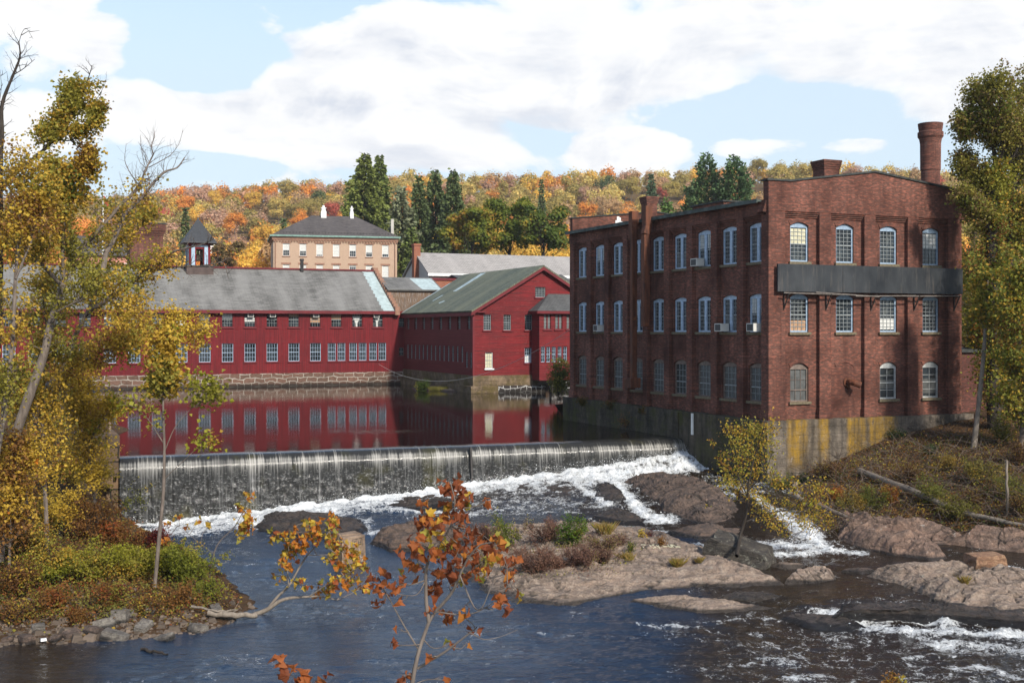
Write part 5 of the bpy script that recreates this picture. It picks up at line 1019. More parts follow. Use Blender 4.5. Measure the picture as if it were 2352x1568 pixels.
# loose gravel (uncountable)
g = np.random.default_rng(12); Vg = []; Qg = []; Cg = []; nb_ = 0
bx = np.array([(-1, -1, 0), (1, -1, 0), (1, 1, 0), (-1, 1, 0), (-.6, -.6, 1), (.6, -.6, 1), (.6, .6, 1), (-.6, .6, 1)], float)
bq = np.array([(4, 5, 6, 7), (0, 1, 5, 4), (1, 2, 6, 5), (2, 3, 7, 6), (3, 0, 4, 7)])
uv = np.stack([g.uniform(-60, 600, 2200), 1478 - np.abs(g.normal(0, 42, 2200))], 1)
for u, v in uv:
    p = PZ(u, v, .15); z = gz(p[0], p[1])
    if z < -.05 or z > .9: continue
    s = g.lognormal(-2.95, .55); a = g.uniform(0, 6.28); q = bx * np.array([s, s * g.uniform(.6, 1), s * .7]) * g.uniform(.75, 1.25, (8, 3)); q = np.stack([q[:, 0] * np.cos(a) - q[:, 1] * np.sin(a), q[:, 0] * np.sin(a) + q[:, 1] * np.cos(a), q[:, 2]], 1)
    Vg.append(q + np.array([p[0], p[1], z - s * .15])); Qg.append(bq + nb_ * 8); nb_ += 1; k = g.uniform(.5, 1.3); Cg.append(np.tile(np.array([.12, .092, .07]) * k, (8, 1)))
tt_ = NT('gravel_stone'); M['gravel'] = tt_.out(tt_.pbr(tt_.attr('Col').outputs[0], .9, .2))
tag(mobj('gravel', meshdata('gravel', np.vstack(Vg), [np.vstack(Qg)], M['gravel'], np.vstack(Cg))), 'loose brown and grey gravel along the left shore', 'gravel', None, 'stuff')

# carved pier in the river and the left abutment
pr = empty('stone_pier', tuple(PZ(800, 1298, -.1)), .62, 'squat tan concrete pier with incised letters standing in the river', 'pier')
V = [(-.58, -.5, -.6), (.66, -.5, -.6), (.66, .6, -.6), (-.58, .6, -.6), (-.52, -.42, 1.32), (.6, -.42, 1.36), (.6, .52, 1.42), (-.52, .52, 1.38)]
M['pier'] = mat_concrete('tan_cracked_concrete', (0.33, 0.235, 0.165), (0.05, 0.04, 0.032), None, None, 0.3)
b = MB(); b.add(V, [(4, 5, 6, 7), (0, 1, 5, 4), (1, 2, 6, 5), (2, 3, 7, 6), (3, 0, 4, 7)]); b.box(-.5, .56, -.1, .16, 1.36, 1.41); b.build('block', M['pier'], pr)
b = MB()
def gl(x0, z0, x1, z1, w=.035):  # strokes on the right-hand front face
    y = lambda z_: -.5 + (z_ + .6) / 1.92 * .08 - .006
    b.bar((x0, y(z0), z0), (x1, y(z1), z1), w, .012)
gl(.0, .92, .0, 1.22); gl(.0, 1.22, .45, 1.24); gl(.45, .88, .45, 1.24, .05); gl(.08, 1.14, .2, 1.14); gl(.08, .97, .08, 1.14); gl(.08, .97, .2, .97); gl(.27, .95, .27, 1.16); gl(.27, 1.06, .38, 1.06); gl(.38, .95, .38, 1.16)
b.build('incised_letters', M['tar'], pr)
b = MB(); gl(.1, .8, .08, .45, .02); gl(.3, .8, .36, .4, .02); gl(.36, .4, .6, .42, .02); gl(.5, .42, .42, .2, .02); gl(-.3, .75, .1, .86, .025); b.build('crack_lines', M['beigewall'], pr)

ab = empty('stone_abutment', (-20.55, 61.0, 1.5), TH, 'stepped brown stone block abutment at the left end of the weir', 'abutment')
b = MB()
for x0, x1, y0, y1, z0, z1 in ((-4, .1, -.3, 4.5, 1.35, 2.25), (-4, .18, -.1, 4.5, 2.255, 3.4), (-4.2, -.9, -.6, 4.5, -.6, 1.345), (-.895, .05, .4, 4.5, -1.2, 1.34), (-1.5, -.2, -.55, -.305, .9, 2.2), (-4, -1.5, .6, 4.5, 3.41, 3.9)): b.box(x0, x1, y0, y1, z0, z1)
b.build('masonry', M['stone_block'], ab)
gs = empty('gate_shed', (-22.2, 62.0, 5.0), TH, 'derelict plank gate shed on top of the stone abutment', 'shed')
b = MB(); b.box(-2.6, -.3, .3, 2.6, 0, 2.0); b.build('wall', M['wood_old'], gs)
b = MB(); b.slab([(-3.2, -.3, 1.9), (.2, -.3, 2.05), (.2, 3, 2.7), (-3.2, 3, 2.6)], .12); b.build('roof', M['iron'], gs)
b = MB(); b.bar((.55, .2, -.2), (.55, .2, 1.9), .16, .16); b.bar((.0, .2, .95), (1.0, .2, .95), .14, .14); b.bar((.1, .2, 1.9), (1.0, .2, 1.9), .16, .16); b.bar((.95, .2, -.2), (.95, .2, 1.9), .12, .12); b.build('gate_frame', M['wood_old'], gs)

# painted words on the rock island
ptxt = MB(); base = PZ(1478, 1266, .9)
def gly(strokes, ox, sc, oz=0.0):
    for s in strokes:
        pts = []
        for a, c_ in s:
            x = base[0] + (ox + a * sc) * .98; y = base[1] + (c_ * sc * 3.2 + oz * 3.2); pts.append((x, y, rock_top((x, y), isl) + .03))
        for p0, p1 in zip(pts[:-1], pts[1:]): ptxt.bar(p0, p1, .045, .02)
P_ = [[(0, 0), (.05, 1), (.5, 1), (.6, .75), (.45, .5), (.05, .5)]]; i_ = [[(.1, 0), (.1, .6)]]; s_ = [[(.5, .6), (.1, .55), (.1, .35), (.5, .3), (.5, .05), (.05, 0)]]; a_ = [[(.5, 0), (.5, .6), (.1, .55), (.05, .1), (.5, .05)]]
L_ = [[(.0, 1.1), (.05, 0), (.6, .05)]]; u_ = [[(0, .6), (.05, .05), (.45, .05), (.5, .6)]]; n_ = [[(0, 0), (0, .6), (.45, .55), (.5, 0)]]
gly(P_, 0, .34); gly(i_, .30, .26); gly(s_, .40, .26); gly(a_, .58, .26); gly(L_, .88, .34, .05); gly(u_, 1.14, .26, .05); gly(n_, 1.32, .26, .05); gly(a_, 1.50, .26, .05)
ptxt.v = [v_ - np.array(isl.location) for v_ in ptxt.v]
ptxt.build('painted_words', M['cream'], isl)
# ================================================================== leaves and wood
M['leaf'] = mat_leaf('leaf', .45)
M['leaf_obj'] = mat_leaf('leaf_tinted', .42, True)
M['needle'] = mat_leaf('needle', .12)
M['needle_obj'] = mat_leaf('needle_tinted', .12, True)
M['bark'] = mat_bark('grey_brown_bark', (0.085, 0.068, 0.056), (0.19, 0.155, 0.13))
M['bark_lichen'] = mat_bark('lichened_bark', (0.07, 0.056, 0.047), (0.155, 0.125, 0.105), (0.30, 0.31, 0.23))
M['bark_pale'] = mat_bark('pale_bark', (0.14, 0.115, 0.09), (0.25, 0.21, 0.17))
M['bark_dark'] = mat_bark('dark_bark', (0.022, 0.018, 0.015), (0.055, 0.045, 0.037))
LT = {'kite': np.array([(0, 0, 0), (.36, .42, .12), (0, 1, -.12), (-.36, .42, .12)]),
      'wide': np.array([(0, 0, 0), (.55, .45, .14), (0, 1, -.1), (-.55, .45, .14)]),
      'star': np.array([(0, .02, 0), (.40, -.14, .1), (.42, .10, .08), (.74, .34, .22), (.58, .50, .16), (.42, .56, .1), (.26, .86, -.02), (0, 1.04, -.16), (-.26, .86, -.02), (-.42, .56, .1), (-.58, .50, .16), (-.74, .34, .22), (-.42, .10, .08), (-.40, -.14, .1)])}
def leaf_arrays(pos, size, cols, g, kind='kite', up=.5, flat=0.0, nrm=None, nk=1.0):
    """pos (n,3); returns V, F, C; leaves face random directions biased upward"""
    n = len(pos); nr = g.normal(0, 1, (n, 3))
    if nrm is None: nr[:, 2] = np.abs(nr[:, 2]) + up
    else: nr = nr * .24 + nrm * nk + np.array([0, 0, .25])
    nr = nr; nr /= np.linalg.norm(nr, axis=1, keepdims=True)
    a = g.normal(0, 1, (n, 3)); a[:, 2] -= flat; a -= (a * nr).sum(1, keepdims=True) * nr; a /= np.linalg.norm(a, axis=1, keepdims=True); b = np.cross(nr, a)
    T = LT[kind]; s = np.broadcast_to(size, (n,)) * g.uniform(.65, 1.25, n); zc = g.uniform(.2, 2.2, n) * (1.7 if kind == 'star' else 1)
    V = pos[:, None] + s[:, None, None] * (T[None, :, :1] * b[:, None] + T[None, :, 1:2] * a[:, None] + (T[None, :, 2:] * zc[:, None, None]) * nr[:, None])
    k = len(T); Fc = np.arange(n * k).reshape(n, k)
    return V.reshape(-1, 3), Fc, np.repeat(cols, k, 0)
def pal(g, n, P_, clump=None, var=.14):
    """n colours mixed from palette [(weight, rgb)]; clump: (n,) 0..1 coherent value"""
    w = np.array([p[0] for p in P_], float); w /= w.sum(); C = np.array([p[1] for p in P_])
    r = g.uniform(0, 1, n) if clump is None else np.clip(clump * .75 + g.uniform(-.14, .39, n), 0, .999)
    i = np.minimum(np.searchsorted(np.cumsum(w), r), len(C) - 1); return C[i] * g.uniform(1 - var, 1 + var, (n, 1))
class Wood:
    def __init__(s): s.V = []; s.Q = []; s.n = 0
    def tube(s, pts, rad, sides=5):
        V, Q = tube_arrays(np.asarray(pts, float), rad, sides); s.V.append(V); s.Q.append(Q + s.n); s.n += len(V)
    def build(s, name, mat, parent, org=np.zeros(3)):
        return mobj(name, meshdata(name, np.vstack(s.V) - org, [np.vstack(s.Q)], mat, smooth=True), parent)
def wander(g, p, d, L, n, wob, grav=0.0):
    pts = [np.array(p, float)]; d = np.array(d, float)
    for i in range(n):
        d = d + g.normal(0, wob, 3) + np.array([0, 0, grav]); d /= np.linalg.norm(d); pts.append(pts[-1] + d * L / n)
    return np.array(pts)
def smooth_path(pts, k=4):
    pts = np.asarray(pts, float); n = len(pts); t = np.arange(n); tt = np.linspace(0, n - 1, (n - 1) * k + 1)
    out = np.stack([np.interp(tt, t, pts[:, i]) for i in range(pts.shape[1])], 1)
    for _ in range(2): out[1:-1] = .25 * out[:-2] + .5 * out[1:-1] + .25 * out[2:]
    return out
def sprout(g, W, lp, path, r0, nb, L, lev, t0=.2, wob=.14, grav=.05, spread=.8, up=.25):
    """side branches along a path; lp collects leaf anchor points"""
    n = len(path)
    for _ in range(nb):
        f = t0 + (1 - t0) * g.uniform(0, 1); i = min(n - 2, int(f * (n - 1))); p = path[i] + (path[i + 1] - path[i]) * g.uniform()
        d0 = path[i + 1] - path[i]; d0 /= np.linalg.norm(d0) + 1e-9; q = g.normal(0, 1, 3); q -= d0 * (q @ d0); q /= np.linalg.norm(q)
        d = d0 * (1 - spread * .6) + q * spread + np.array([0, 0, up]); d /= np.linalg.norm(d)
        l = L * g.uniform(.55, 1.2) * (1.15 - .5 * f); b = wander(g, p, d, l, 5 if lev else 4, wob, grav); r = r0 * (1 - .4 * f)
        W.tube(b, np.linspace(r, r * .35, len(b)), 4 if lev else 3)
        if lev > 0: sprout(g, W, lp, b, r * .5, max(2, int(nb * .35) if lev > 1 else 4), l * .5, lev - 1, .25, wob, grav, spread, up)
        if lev <= 1: lp.append(b[1:] if lev == 0 else b[3:])
def add_leaves(g, LV, anchors, per, size, P_, jit, kind='kite', clumpy=.5, up=.4, flat=.3, keep=None):
    if not len(anchors): return
    A = np.vstack(anchors)
    if keep is not None: A = A[keep(A)]
    if not len(A): return
    A = np.repeat(A, per, 0); pos = A + g.normal(0, jit, A.shape)
    cl = np.clip(.5 + 1.1 * fbm(pos[:, 0] * clumpy + pos[:, 1] * .37, pos[:, 2] * clumpy, 71, 3), 0, 1)
    V, Fc, C = leaf_arrays(pos, size, pal(g, len(pos), P_, cl), g, kind, up, flat); o = sum(len(v) for v in LV[0]); LV[0].append(V); LV[1].append(Fc + o); LV[2].append(C)
def build_leaves(name, LV, mat, parent, org):
    return mobj(name, meshdata(name, np.vstack(LV[0]) - org, [np.vstack(LV[1])], mat, np.vstack(LV[2])), parent)
def path3(uvs, Y0, Y1=None, k=4):
    Y1 = Y0 if Y1 is None else Y1; n = len(uvs); return smooth_path([P(u, v, Y0 + (Y1 - Y0) * i / max(1, n - 1)) for i, (u, v) in enumerate(uvs)], k)
GOLD = (.47, .30, .042); YEL = (.59, .41, .055); OLV = (.29, .255, .042); GRN = (.085, .11, .016); BRN = (.24, .115, .03); ORG = (.52, .18, .02); RUST = (.30, .08, .022); LIME = (.28, .27, .025); DRED = (.17, .028, .02)
YP = [(3.4, OLV), (2.5, GOLD), (1.3, YEL), (.8, BRN)]
LK = 1.0
def make_tree(name, label, cat, limbs, seed, P_, bark='bark', leafk='wide', size=.115, group=None, trunkname='trunk', lv=1):
    """limbs: dict(p=path, r0, r1, nb, L, per, jit, keep, t0, up)"""
    g = np.random.default_rng(seed); W = Wood(); LV = ([], [], []); org = limbs[0]['p'][0].copy()
    root = empty(name, org, 0, label, cat, group)
    for lb_ in limbs:
        p = lb_['p']; r = np.linspace(lb_['r0'], lb_['r1'], len(p)) * (1 + .06 * g.normal(0, 1, len(p))); W.tube(p, r, 8 if lb_['r0'] > .08 else 6)
        lp = []
        if lb_.get('nb'): sprout(g, W, lp, p, lb_.get('rb', .022), int(lb_['nb'] * LK), lb_.get('L', 1.2), lb_.get('lev', lv), lb_.get('t0', .2), .16, lb_.get('grav', .03), lb_.get('spread', .85), lb_.get('up', .3))
        if lb_.get('nb', 0) > 12 and lb_['r0'] > .035: sprout(g, W, [], p, .016, int(lb_['nb'] * .5), lb_.get('L', 1.2) * .9, 1, lb_.get('t0', .2), .2, .05, .8, .45)
        if lb_.get('per'): add_leaves(g, LV, lp, lb_['per'], lb_.get('size', size), lb_.get('P', P_), lb_.get('jit', .20), leafk, lb_.get('cl', .7), keep=lb_.get('keep'))
    W.build(trunkname, M[bark], root, org)
    if LV[0]: build_leaves('crown', LV, M['leaf'], root, org)
    return root
def cl_tree(name, label, cat, limbs, clusters, Y, seed, P_, size, bark='bark', kind='star', group=None, dY=.6, twig=.008, cdep=.8, up=.1):
    """tree whose leaves sit in given clusters (u, v, r_px, n), each tied by a twig to the nearest limb point"""
    g = np.random.default_rng(seed); W = Wood(); LV = ([], [], []); org = limbs[0][0][0].copy(); root = empty(name, org, 0, label, cat, group); allp = []
    for p, r0, r1 in limbs:
        W.tube(p, np.linspace(r0, r1, len(p)), 7); allp.append(p[len(p) // 5:])
    allp = np.vstack(allp)
    for u, v, r, n in clusters:
        y = Y + g.uniform(-dY, dY); c = P(u, v, y); rm = r / F * y; k = np.argmin(np.linalg.norm((allp - c) * np.array([1, 1.2, .9]) + np.array([0, 0, -.25 * rm]), axis=1)); q = allp[k]
        mid = (q + c) / 2 + g.normal(0, .12, 3) * np.linalg.norm(c - q); tp = smooth_path([q, mid, c], 4); W.tube(tp, np.linspace(twig * 1.4, twig * .4, len(tp)), 4)
        for _ in range(3):
            e = c + g.normal(0, rm * .55, 3); W.tube(smooth_path([tp[-3], (tp[-3] + e) / 2 + g.normal(0, rm * .1, 3), e], 2), np.linspace(twig * .7, twig * .3, 5), 3)
        pos = c + g.normal(0, 1, (n, 3)) * rm * np.array([.62, cdep * .62, .62]); cv = np.clip(g.uniform(0, 1) + g.normal(0, .2, n), 0, 1)
        V, Fc, C = leaf_arrays(pos, size, pal(g, n, P_, cv), g, kind, up, .6); o = sum(len(x) for x in LV[0]); LV[0].append(V); LV[1].append(Fc + o); LV[2].append(C)
    W.build('trunk', M[bark], root, org); build_leaves('crown', LV, M['leaf'], root, org); return root

# ------------------------------------------------------------------ left bank trees
skyv = lambda A: (CV - (A[:, 2] - CZ) / A[:, 1] * F)
uu_ = lambda A: CU + F * A[:, 0] / A[:, 1]
def dens(seed, u_hi=330, bare_above=415):
    gg = np.random.default_rng(seed)
    return lambda A: ~((skyv(A) < bare_above) & (uu_(A) > 255)) & (gg.uniform(0, 1, len(A)) < np.interp(skyv(A), [300, 430, 560, 1000], [.5, .75, 1, 1]))
GL = 'yellow leaved trees of the left bank'
LK = 1.4
Ya = 44.0
LM = [dict(p=path3([(-6, 1290), (0, 1200), (10, 1120), (28, 1020), (68, 905), (101, 818), (122, 720), (138, 674), (147, 644), (157, 606), (186, 571), (235, 520), (273, 476), (321, 428), (332, 395), (352, 355)], Ya, Ya + 3), r0=.24, r1=.028, nb=44, L=1.7, per=4, t0=.3, keep=dens(1)),
      dict(p=path3([(243, 580), (262, 552), (284, 493), (324, 457), (352, 420), (378, 393), (408, 387), (424, 362)], Ya + 2.2, Ya + 4), r0=.10, r1=.022, nb=15, L=.95, per=2, keep=lambda A: skyv(A) > 470, grav=.02),
      dict(p=path3([(232, 640), (240, 600), (243, 580)], Ya + 1.5, Ya + 2.2), r0=.12, r1=.10),
      dict(p=path3([(352, 355), (347, 335), (356, 312), (353, 296)], Ya + 3, Ya + 3.2), r0=.028, r1=.008, nb=9, L=.7, lev=0, rb=.008),
      dict(p=path3([(341, 385), (370, 370), (395, 355), (412, 330), (420, 300)], Ya + 3.1, Ya + 3.6), r0=.022, r1=.006, nb=12, L=.7, lev=0, rb=.008),
      dict(p=path3([(321, 428), (300, 400), (285, 370), (290, 330)], Ya + 3, Ya + 3.3), r0=.025, r1=.006, nb=10, L=.6, lev=0, rb=.008),
      dict(p=path3([(147, 644), (143, 580), (146, 520), (151, 490), (175, 440), (190, 400)], Ya + .6, Ya), r0=.07, r1=.02, nb=22, L=1.1, per=4),
      dict(p=path3([(138, 652), (103, 614), (62, 579), (30, 545), (-10, 525)], Ya + .5, Ya - 2), r0=.08, r1=.03, nb=24, L=1.2, per=4),
      dict(p=path3([(122, 720), (180, 690), (240, 672), (290, 690), (330, 720)], Ya + .4, Ya - 1), r0=.04, r1=.012, nb=20, L=1.1, per=4)]
make_tree('sycamore_tree', 'tall half bare yellow tree with pale leaning trunk on the left bank', 'tree', LM, 11, YP, group=GL)
LM = [dict(p=path3([(40, 1240), (48, 1199), (75, 1100), (112, 970), (140, 860), (173, 768), (211, 700), (232, 622), (246, 580)], 49, 51), r0=.20, r1=.05, nb=40, L=1.7, per=4),
      dict(p=path3([(205, 712), (243, 692), (297, 655), (332, 625), (373, 601), (392, 579), (424, 571), (470, 560), (492, 548)], 50, 48.5), r0=.11, r1=.015, nb=26, L=1.0, per=4, keep=lambda A: (uu_(A) < 390) | (skyv(A) > 600)),
      dict(p=path3([(335, 626), (386, 614), (440, 612), (482, 608), (515, 600), (525, 640)], 49.6, 48.5), r0=.05, r1=.01, nb=12, L=.8, per=0),
      dict(p=path3([(160, 800), (240, 770), (310, 755), (370, 760), (420, 750), (452, 765)], 49, 47), r0=.05, r1=.012, nb=26, L=1.0, per=4, P=[(1, OLV), (3, GOLD), (3, YEL)]),
      dict(p=path3([(140, 860), (190, 830), (250, 800), (300, 790)], 49, 46), r0=.05, r1=.012, nb=26, L=1.1, per=4),
      dict(p=path3([(232, 640), (270, 560), (310, 520), (345, 490)], 51, 52), r0=.04, r1=.01, nb=20, L=1.0, per=4, P=[(1, OLV), (2, GOLD), (2, YEL), (1, ORG)])]
make_tree('sycamore_tree', 'dark trunked yellow tree whose lichened limb reaches across to the cupola', 'tree', LM, 12, YP, 'bark_lichen', group=GL)
LM = [dict(p=path3([(-20, 1120), (0, 1000), (16, 903), (30, 780), (35, 640), (43, 525), (49, 444), (60, 380)], 40, 41), r0=.11, r1=.03, nb=46, L=1.3, per=4),
      dict(p=path3([(36, 640), (70, 560), (100, 480), (110, 430)], 40.5, 41), r0=.04, r1=.012, nb=20, L=1.0, per=4)]
make_tree('sycamore_tree', 'slim yellow tree with thin straight stem at the far left of the bank', 'tree', LM, 13, YP, group=GL)
LM = [dict(p=path3([(-30, 1180), (-12, 900), (-2, 700), (0, 520), (0, 401), (5, 301), (2, 240), (30, 173), (48, 130), (43, 95)], 42, 43), r0=.16, r1=.02, nb=18, L=.9, per=4, t0=.35, keep=lambda A: skyv(A) > 380),
      dict(p=path3([(30, 173), (55, 158), (80, 136)], 43), r0=.02, r1=.008, nb=3, L=.5, lev=0),
      dict(p=path3([(43, 100), (50, 75), (60, 62), (76, 90)], 43, 43.2), r0=.012, r1=.005, nb=3, L=.4, lev=0),
      dict(p=path3([(5, 301), (-4, 250), (4, 200), (0, 160)], 43), r0=.02, r1=.006, nb=6, L=.5, lev=0),
      dict(p=path3([(0, 440), (25, 405), (50, 386), (100, 346), (125, 320), (160, 270), (185, 225), (200, 190), (212, 150)], 43, 44.5), r0=.10, r1=.012, nb=20, L=.8, per=4, t0=.42, P=[(3, OLV), (2.5, GOLD), (1, GRN), (1.2, BRN)], keep=lambda A: (skyv(A) > 190), jit=.13),
      dict(p=path3([(125, 320), (165, 325), (195, 300), (215, 275), (228, 250)], 43.8, 44.2), r0=.03, r1=.01, nb=22, L=.62, per=4, lev=1, P=[(3, OLV), (2, GOLD), (1.5, GRN), (1, BRN)], jit=.12),
      dict(p=path3([(165, 325), (190, 350), (205, 375), (200, 410)], 43.9, 44.2), r0=.02, r1=.008, nb=15, L=.55, per=4, P=[(3, OLV), (2, GOLD), (1, BRN)], jit=.12),
      dict(p=path3([(200, 250), (225, 225), (243, 190), (245, 165)], 44.2, 44.4), r0=.014, r1=.004, nb=5, L=.3, lev=0, rb=.006),
      dict(p=path3([(100, 346), (105, 300), (130, 280)], 43.6, 44), r0=.02, r1=.008, nb=12, L=.5, per=4, P=[(3, OLV), (2, GOLD), (1, GRN)]),
      dict(p=path3([(160, 270), (165, 235), (172, 205)], 44, 44.3), r0=.016, r1=.006, nb=16, L=.5, per=4, P=[(3, OLV), (2, GOLD), (1.4, GRN)]),
      dict(p=path3([(60, 380), (110, 400), (150, 420), (170, 450)], 43.3, 44), r0=.03, r1=.01, nb=26, L=.8, per=4, P=[(3, OLV), (2, GOLD), (1.5, GRN)])]
make_tree('sycamore_tree', 'tallest left tree with bare top and a dense green gold tuft against the sky', 'tree', LM, 14, YP, 'bark_dark', group=GL)
LM = [dict(p=path3([(110, 1290), (105, 1150), (95, 1000), (100, 880), (110, 760), (95, 660)], 47, 48), r0=.10, r1=.02, nb=64, L=1.5, per=4, P=[(1, OLV), (3, GOLD), (3, YEL), (1, BRN)]),
      dict(p=path3([(100, 1000), (60, 920), (20, 870)], 47), r0=.04, r1=.01, nb=30, L=1.1, per=4, P=[(1, OLV), (3, GOLD), (2, YEL), (1, BRN)])]
make_tree('young_maple', 'young golden tree with low branches under the pale leaning trunk', 'tree', LM, 15, YP, group=GL)
LM = [dict(p=path3([(230, 1240), (215, 1130), (200, 1020), (190, 930), (185, 850)], 51, 52), r0=.08, r1=.02, nb=70, L=1.3, per=4, P=[(1, LIME), (3, GOLD), (4, YEL)]),
      dict(p=path3([(200, 1020), (240, 960), (255, 920)], 51.5, 51), r0=.03, r1=.01, nb=14, L=.8, per=4, P=[(1, LIME), (3, YEL)])]
make_tree('young_maple', 'small bright yellow tree in front of the stone abutment', 'tree', LM, 16, YP, group=GL)
LM = [dict(p=path3([(20, 1330), (25, 1200), (35, 1100), (40, 1020)], 43, 44), r0=.06, r1=.015, nb=50, L=1.2, per=4, P=[(2, BRN), (2, GOLD), (1, YEL), (1, ORG)])]
make_tree('young_maple', 'brownish gold young tree at the lower left edge of the bank', 'tree', LM, 17, YP, group=GL)
LM = [dict(p=path3([(355, 1348), (365, 1240), (376, 1130), (378, 1020), (374, 930), (378, 850), (372, 780)], 44.5, 44.8), r0=.085, r1=.012, nb=22, L=1.0, per=4, t0=.68, P=[(2, OLV), (2, GOLD), (2, YEL), (1, LIME)]),
      dict(p=path3([(377, 1020), (340, 960), (310, 935), (285, 925)], 44.7, 44.3), r0=.022, r1=.006, nb=7, L=.6, per=4, lev=0, P=[(2, OLV), (2, LIME), (1, GOLD)]),
      dict(p=path3([(377, 1040), (400, 980), (440, 935), (480, 915), (500, 900)], 44.7, 44.4), r0=.022, r1=.006, nb=9, L=.55, per=4, lev=0, t0=.5, P=[(2, OLV), (2, LIME), (1, GOLD)]),
      dict(p=path3([(376, 1100), (398, 1080), (430, 1050), (470, 1010), (490, 1015)], 44.7, 44.2), r0=.018, r1=.005, nb=5, L=.4, per=4, lev=0, t0=.6, P=[(1, OLV), (1, LIME), (1, GOLD)]),
      dict(p=path3([(374, 880), (420, 870), (460, 880), (505, 905)], 44.8, 44.3), r0=.018, r1=.006, nb=10, L=.5, per=4, lev=0, t0=.4, P=[(2, OLV), (2, LIME), (1, YEL)])]
make_tree('young_maple', 'thin straight sapling rising from the left bank in front of the weir', 'tree', LM, 18, YP, 'bark', size=.16, group=GL)

# foreground sapling below the bridge, and the leaning branches
OP = [(4, (.21, .058, .022)), (3.4, (.32, .095, .026)), (1.2, (.42, .16, .028)), (.7, (.46, .28, .035)), (.3, OLV)]
Yf = 11.0
b0 = P(925, 1900, Yf); b0[2] = gz(b0[0], b0[1]); 
lim = [(smooth_path([b0, P(930, 1750, Yf), P(946, 1565, Yf), P(962, 1492, Yf), P(985, 1427, Yf), P(1000, 1404, Yf)], 5), .030, .012), (path3([(985, 1427), (979, 1389), (977, 1312), (990, 1262), (1020, 1235), (1042, 1198), (1046, 1150), (1034, 1105)], Yf), .020, .005),
       (path3([(1000, 1404), (1038, 1362), (1056, 1320), (1075, 1280), (1100, 1250), (1130, 1245)], Yf, Yf - .4), .017, .005), (path3([(960, 1534), (1023, 1496), (1080, 1452), (1095, 1440)], Yf, Yf - .3), .014, .005), (path3([(962, 1492), (927, 1435), (900, 1385), (878, 1345), (868, 1325)], Yf, Yf + .3), .009, .004),
       (path3([(1056, 1320), (1090, 1400), (1107, 1400), (1130, 1340), (1145, 1300)], Yf - .2, Yf - .5), .008, .003), (path3([(977, 1312), (955, 1280), (945, 1255)], Yf, Yf + .3), .009, .003), (path3([(990, 1262), (975, 1220), (972, 1180)], Yf, Yf + .2), .008, .003), (path3([(1000, 1404), (1080, 1415), (1150, 1375), (1180, 1320)], Yf, Yf - .3), .007, .003), (path3([(1080, 1452), (1110, 1470), (1150, 1462), (1190, 1445)], Yf - .3, Yf - .3), .005, .002)]
cls = [(1035, 1112, 16, 9), (1050, 1140, 20, 9), (1070, 1150, 12, 4), (1115, 1155, 8, 2), (975, 1180, 18, 7), (970, 1200, 16, 5), (1040, 1170, 18, 7), (1060, 1185, 20, 8), (1075, 1210, 14, 4), (1000, 1225, 26, 11), (1020, 1255, 24, 10), (1040, 1280, 26, 11), (985, 1265, 22, 7), (945, 1260, 22, 8), (935, 1290, 18, 6), (950, 1310, 16, 5), (1065, 1255, 26, 10), (1100, 1260, 24, 10), (1130, 1250, 22, 10), (1150, 1270, 18, 7), (1165, 1290, 14, 4), (1110, 1300, 20, 7), (1075, 1310, 20, 6), (1020, 1320, 16, 5), (1000, 1350, 18, 6), (1060, 1330, 14, 4), (1180, 1325, 14, 4), (870, 1325, 16, 5), (868, 1350, 14, 4), (875, 1388, 12, 3), (920, 1340, 12, 3), (915, 1365, 14, 3), (1150, 1370, 14, 5), (1165, 1385, 12, 3), (1190, 1360, 8, 2), (1030, 1405, 12, 3), (1070, 1390, 8, 2), (1045, 1425, 8, 2), (985, 1410, 8, 2), (912, 1480, 12, 2), (920, 1445, 6, 1), (1090, 1445, 8, 2), (1035, 1480, 8, 2), (990, 1505, 8, 1), (925, 1550, 10, 3), (1015, 1558, 6, 1), (1072, 1475, 6, 1)]
cls = [(u, v, r * 1.2, max(1, int(n * 1.8))) for u, v, r, n in cls]
cl_tree('sycamore_sapling', 'slender sapling with big rust orange leaves rising in the foreground', 'sapling', lim, cls, Yf, 31, OP, .070, 'bark', 'star', None, .35, .005, .8, -.2)
b1_ = P(700, 2000, 10.5); b1_[2] = gz(b1_[0], b1_[1])
lim = [(smooth_path([b1_, P(705, 1750, 10.5), P(735, 1600, 10.5), P(712, 1575, 10.5)], 5), .03, .006), (path3([(735, 1600), (690, 1562), (660, 1545), (640, 1525)], 10.5), .006, .003)]
cl_tree('sycamore_sapling', 'rusty leaf tips poking up at the bottom edge left of the foreground sapling', 'sapling', lim, [(640, 1518, 8, 3), (650, 1540, 10, 3), (665, 1545, 8, 2), (690, 1560, 10, 3), (712, 1562, 12, 4), (735, 1566, 10, 3)], 10.5, 32, OP, .10, 'bark_pale', 'star', None, .2, .004)
D2 = lambda x, y: (544.5 + .3827 * x, 968 + .3827 * y)
D4 = lambda x, y: (1573 + .4214 * x, 907.5 + .4214 * y)
Yl = 43.0
lim = [(path3([D2(85, 1165), D2(180, 1130), D2(260, 1070), D2(330, 1055), D2(430, 1050), D2(500, 1045), D2(600, 1070)], Yl), .10, .015), (path3([D2(180, 1130), D2(240, 1050), D2(310, 990), D2(370, 880), D2(420, 800), D2(500, 720), D2(570, 640)], Yl, Yl + .8), .06, .012), (path3([D2(310, 990), D2(300, 860), D2(310, 740), D2(320, 660)], Yl), .025, .008), (path3([D2(430, 1050), D2(520, 990), D2(600, 950), D2(680, 900), D2(740, 870)], Yl, Yl - .8), .03, .008), (path3([D2(420, 800), D2(540, 800), D2(640, 780), D2(700, 790)], Yl + .3, Yl), .02, .007)]
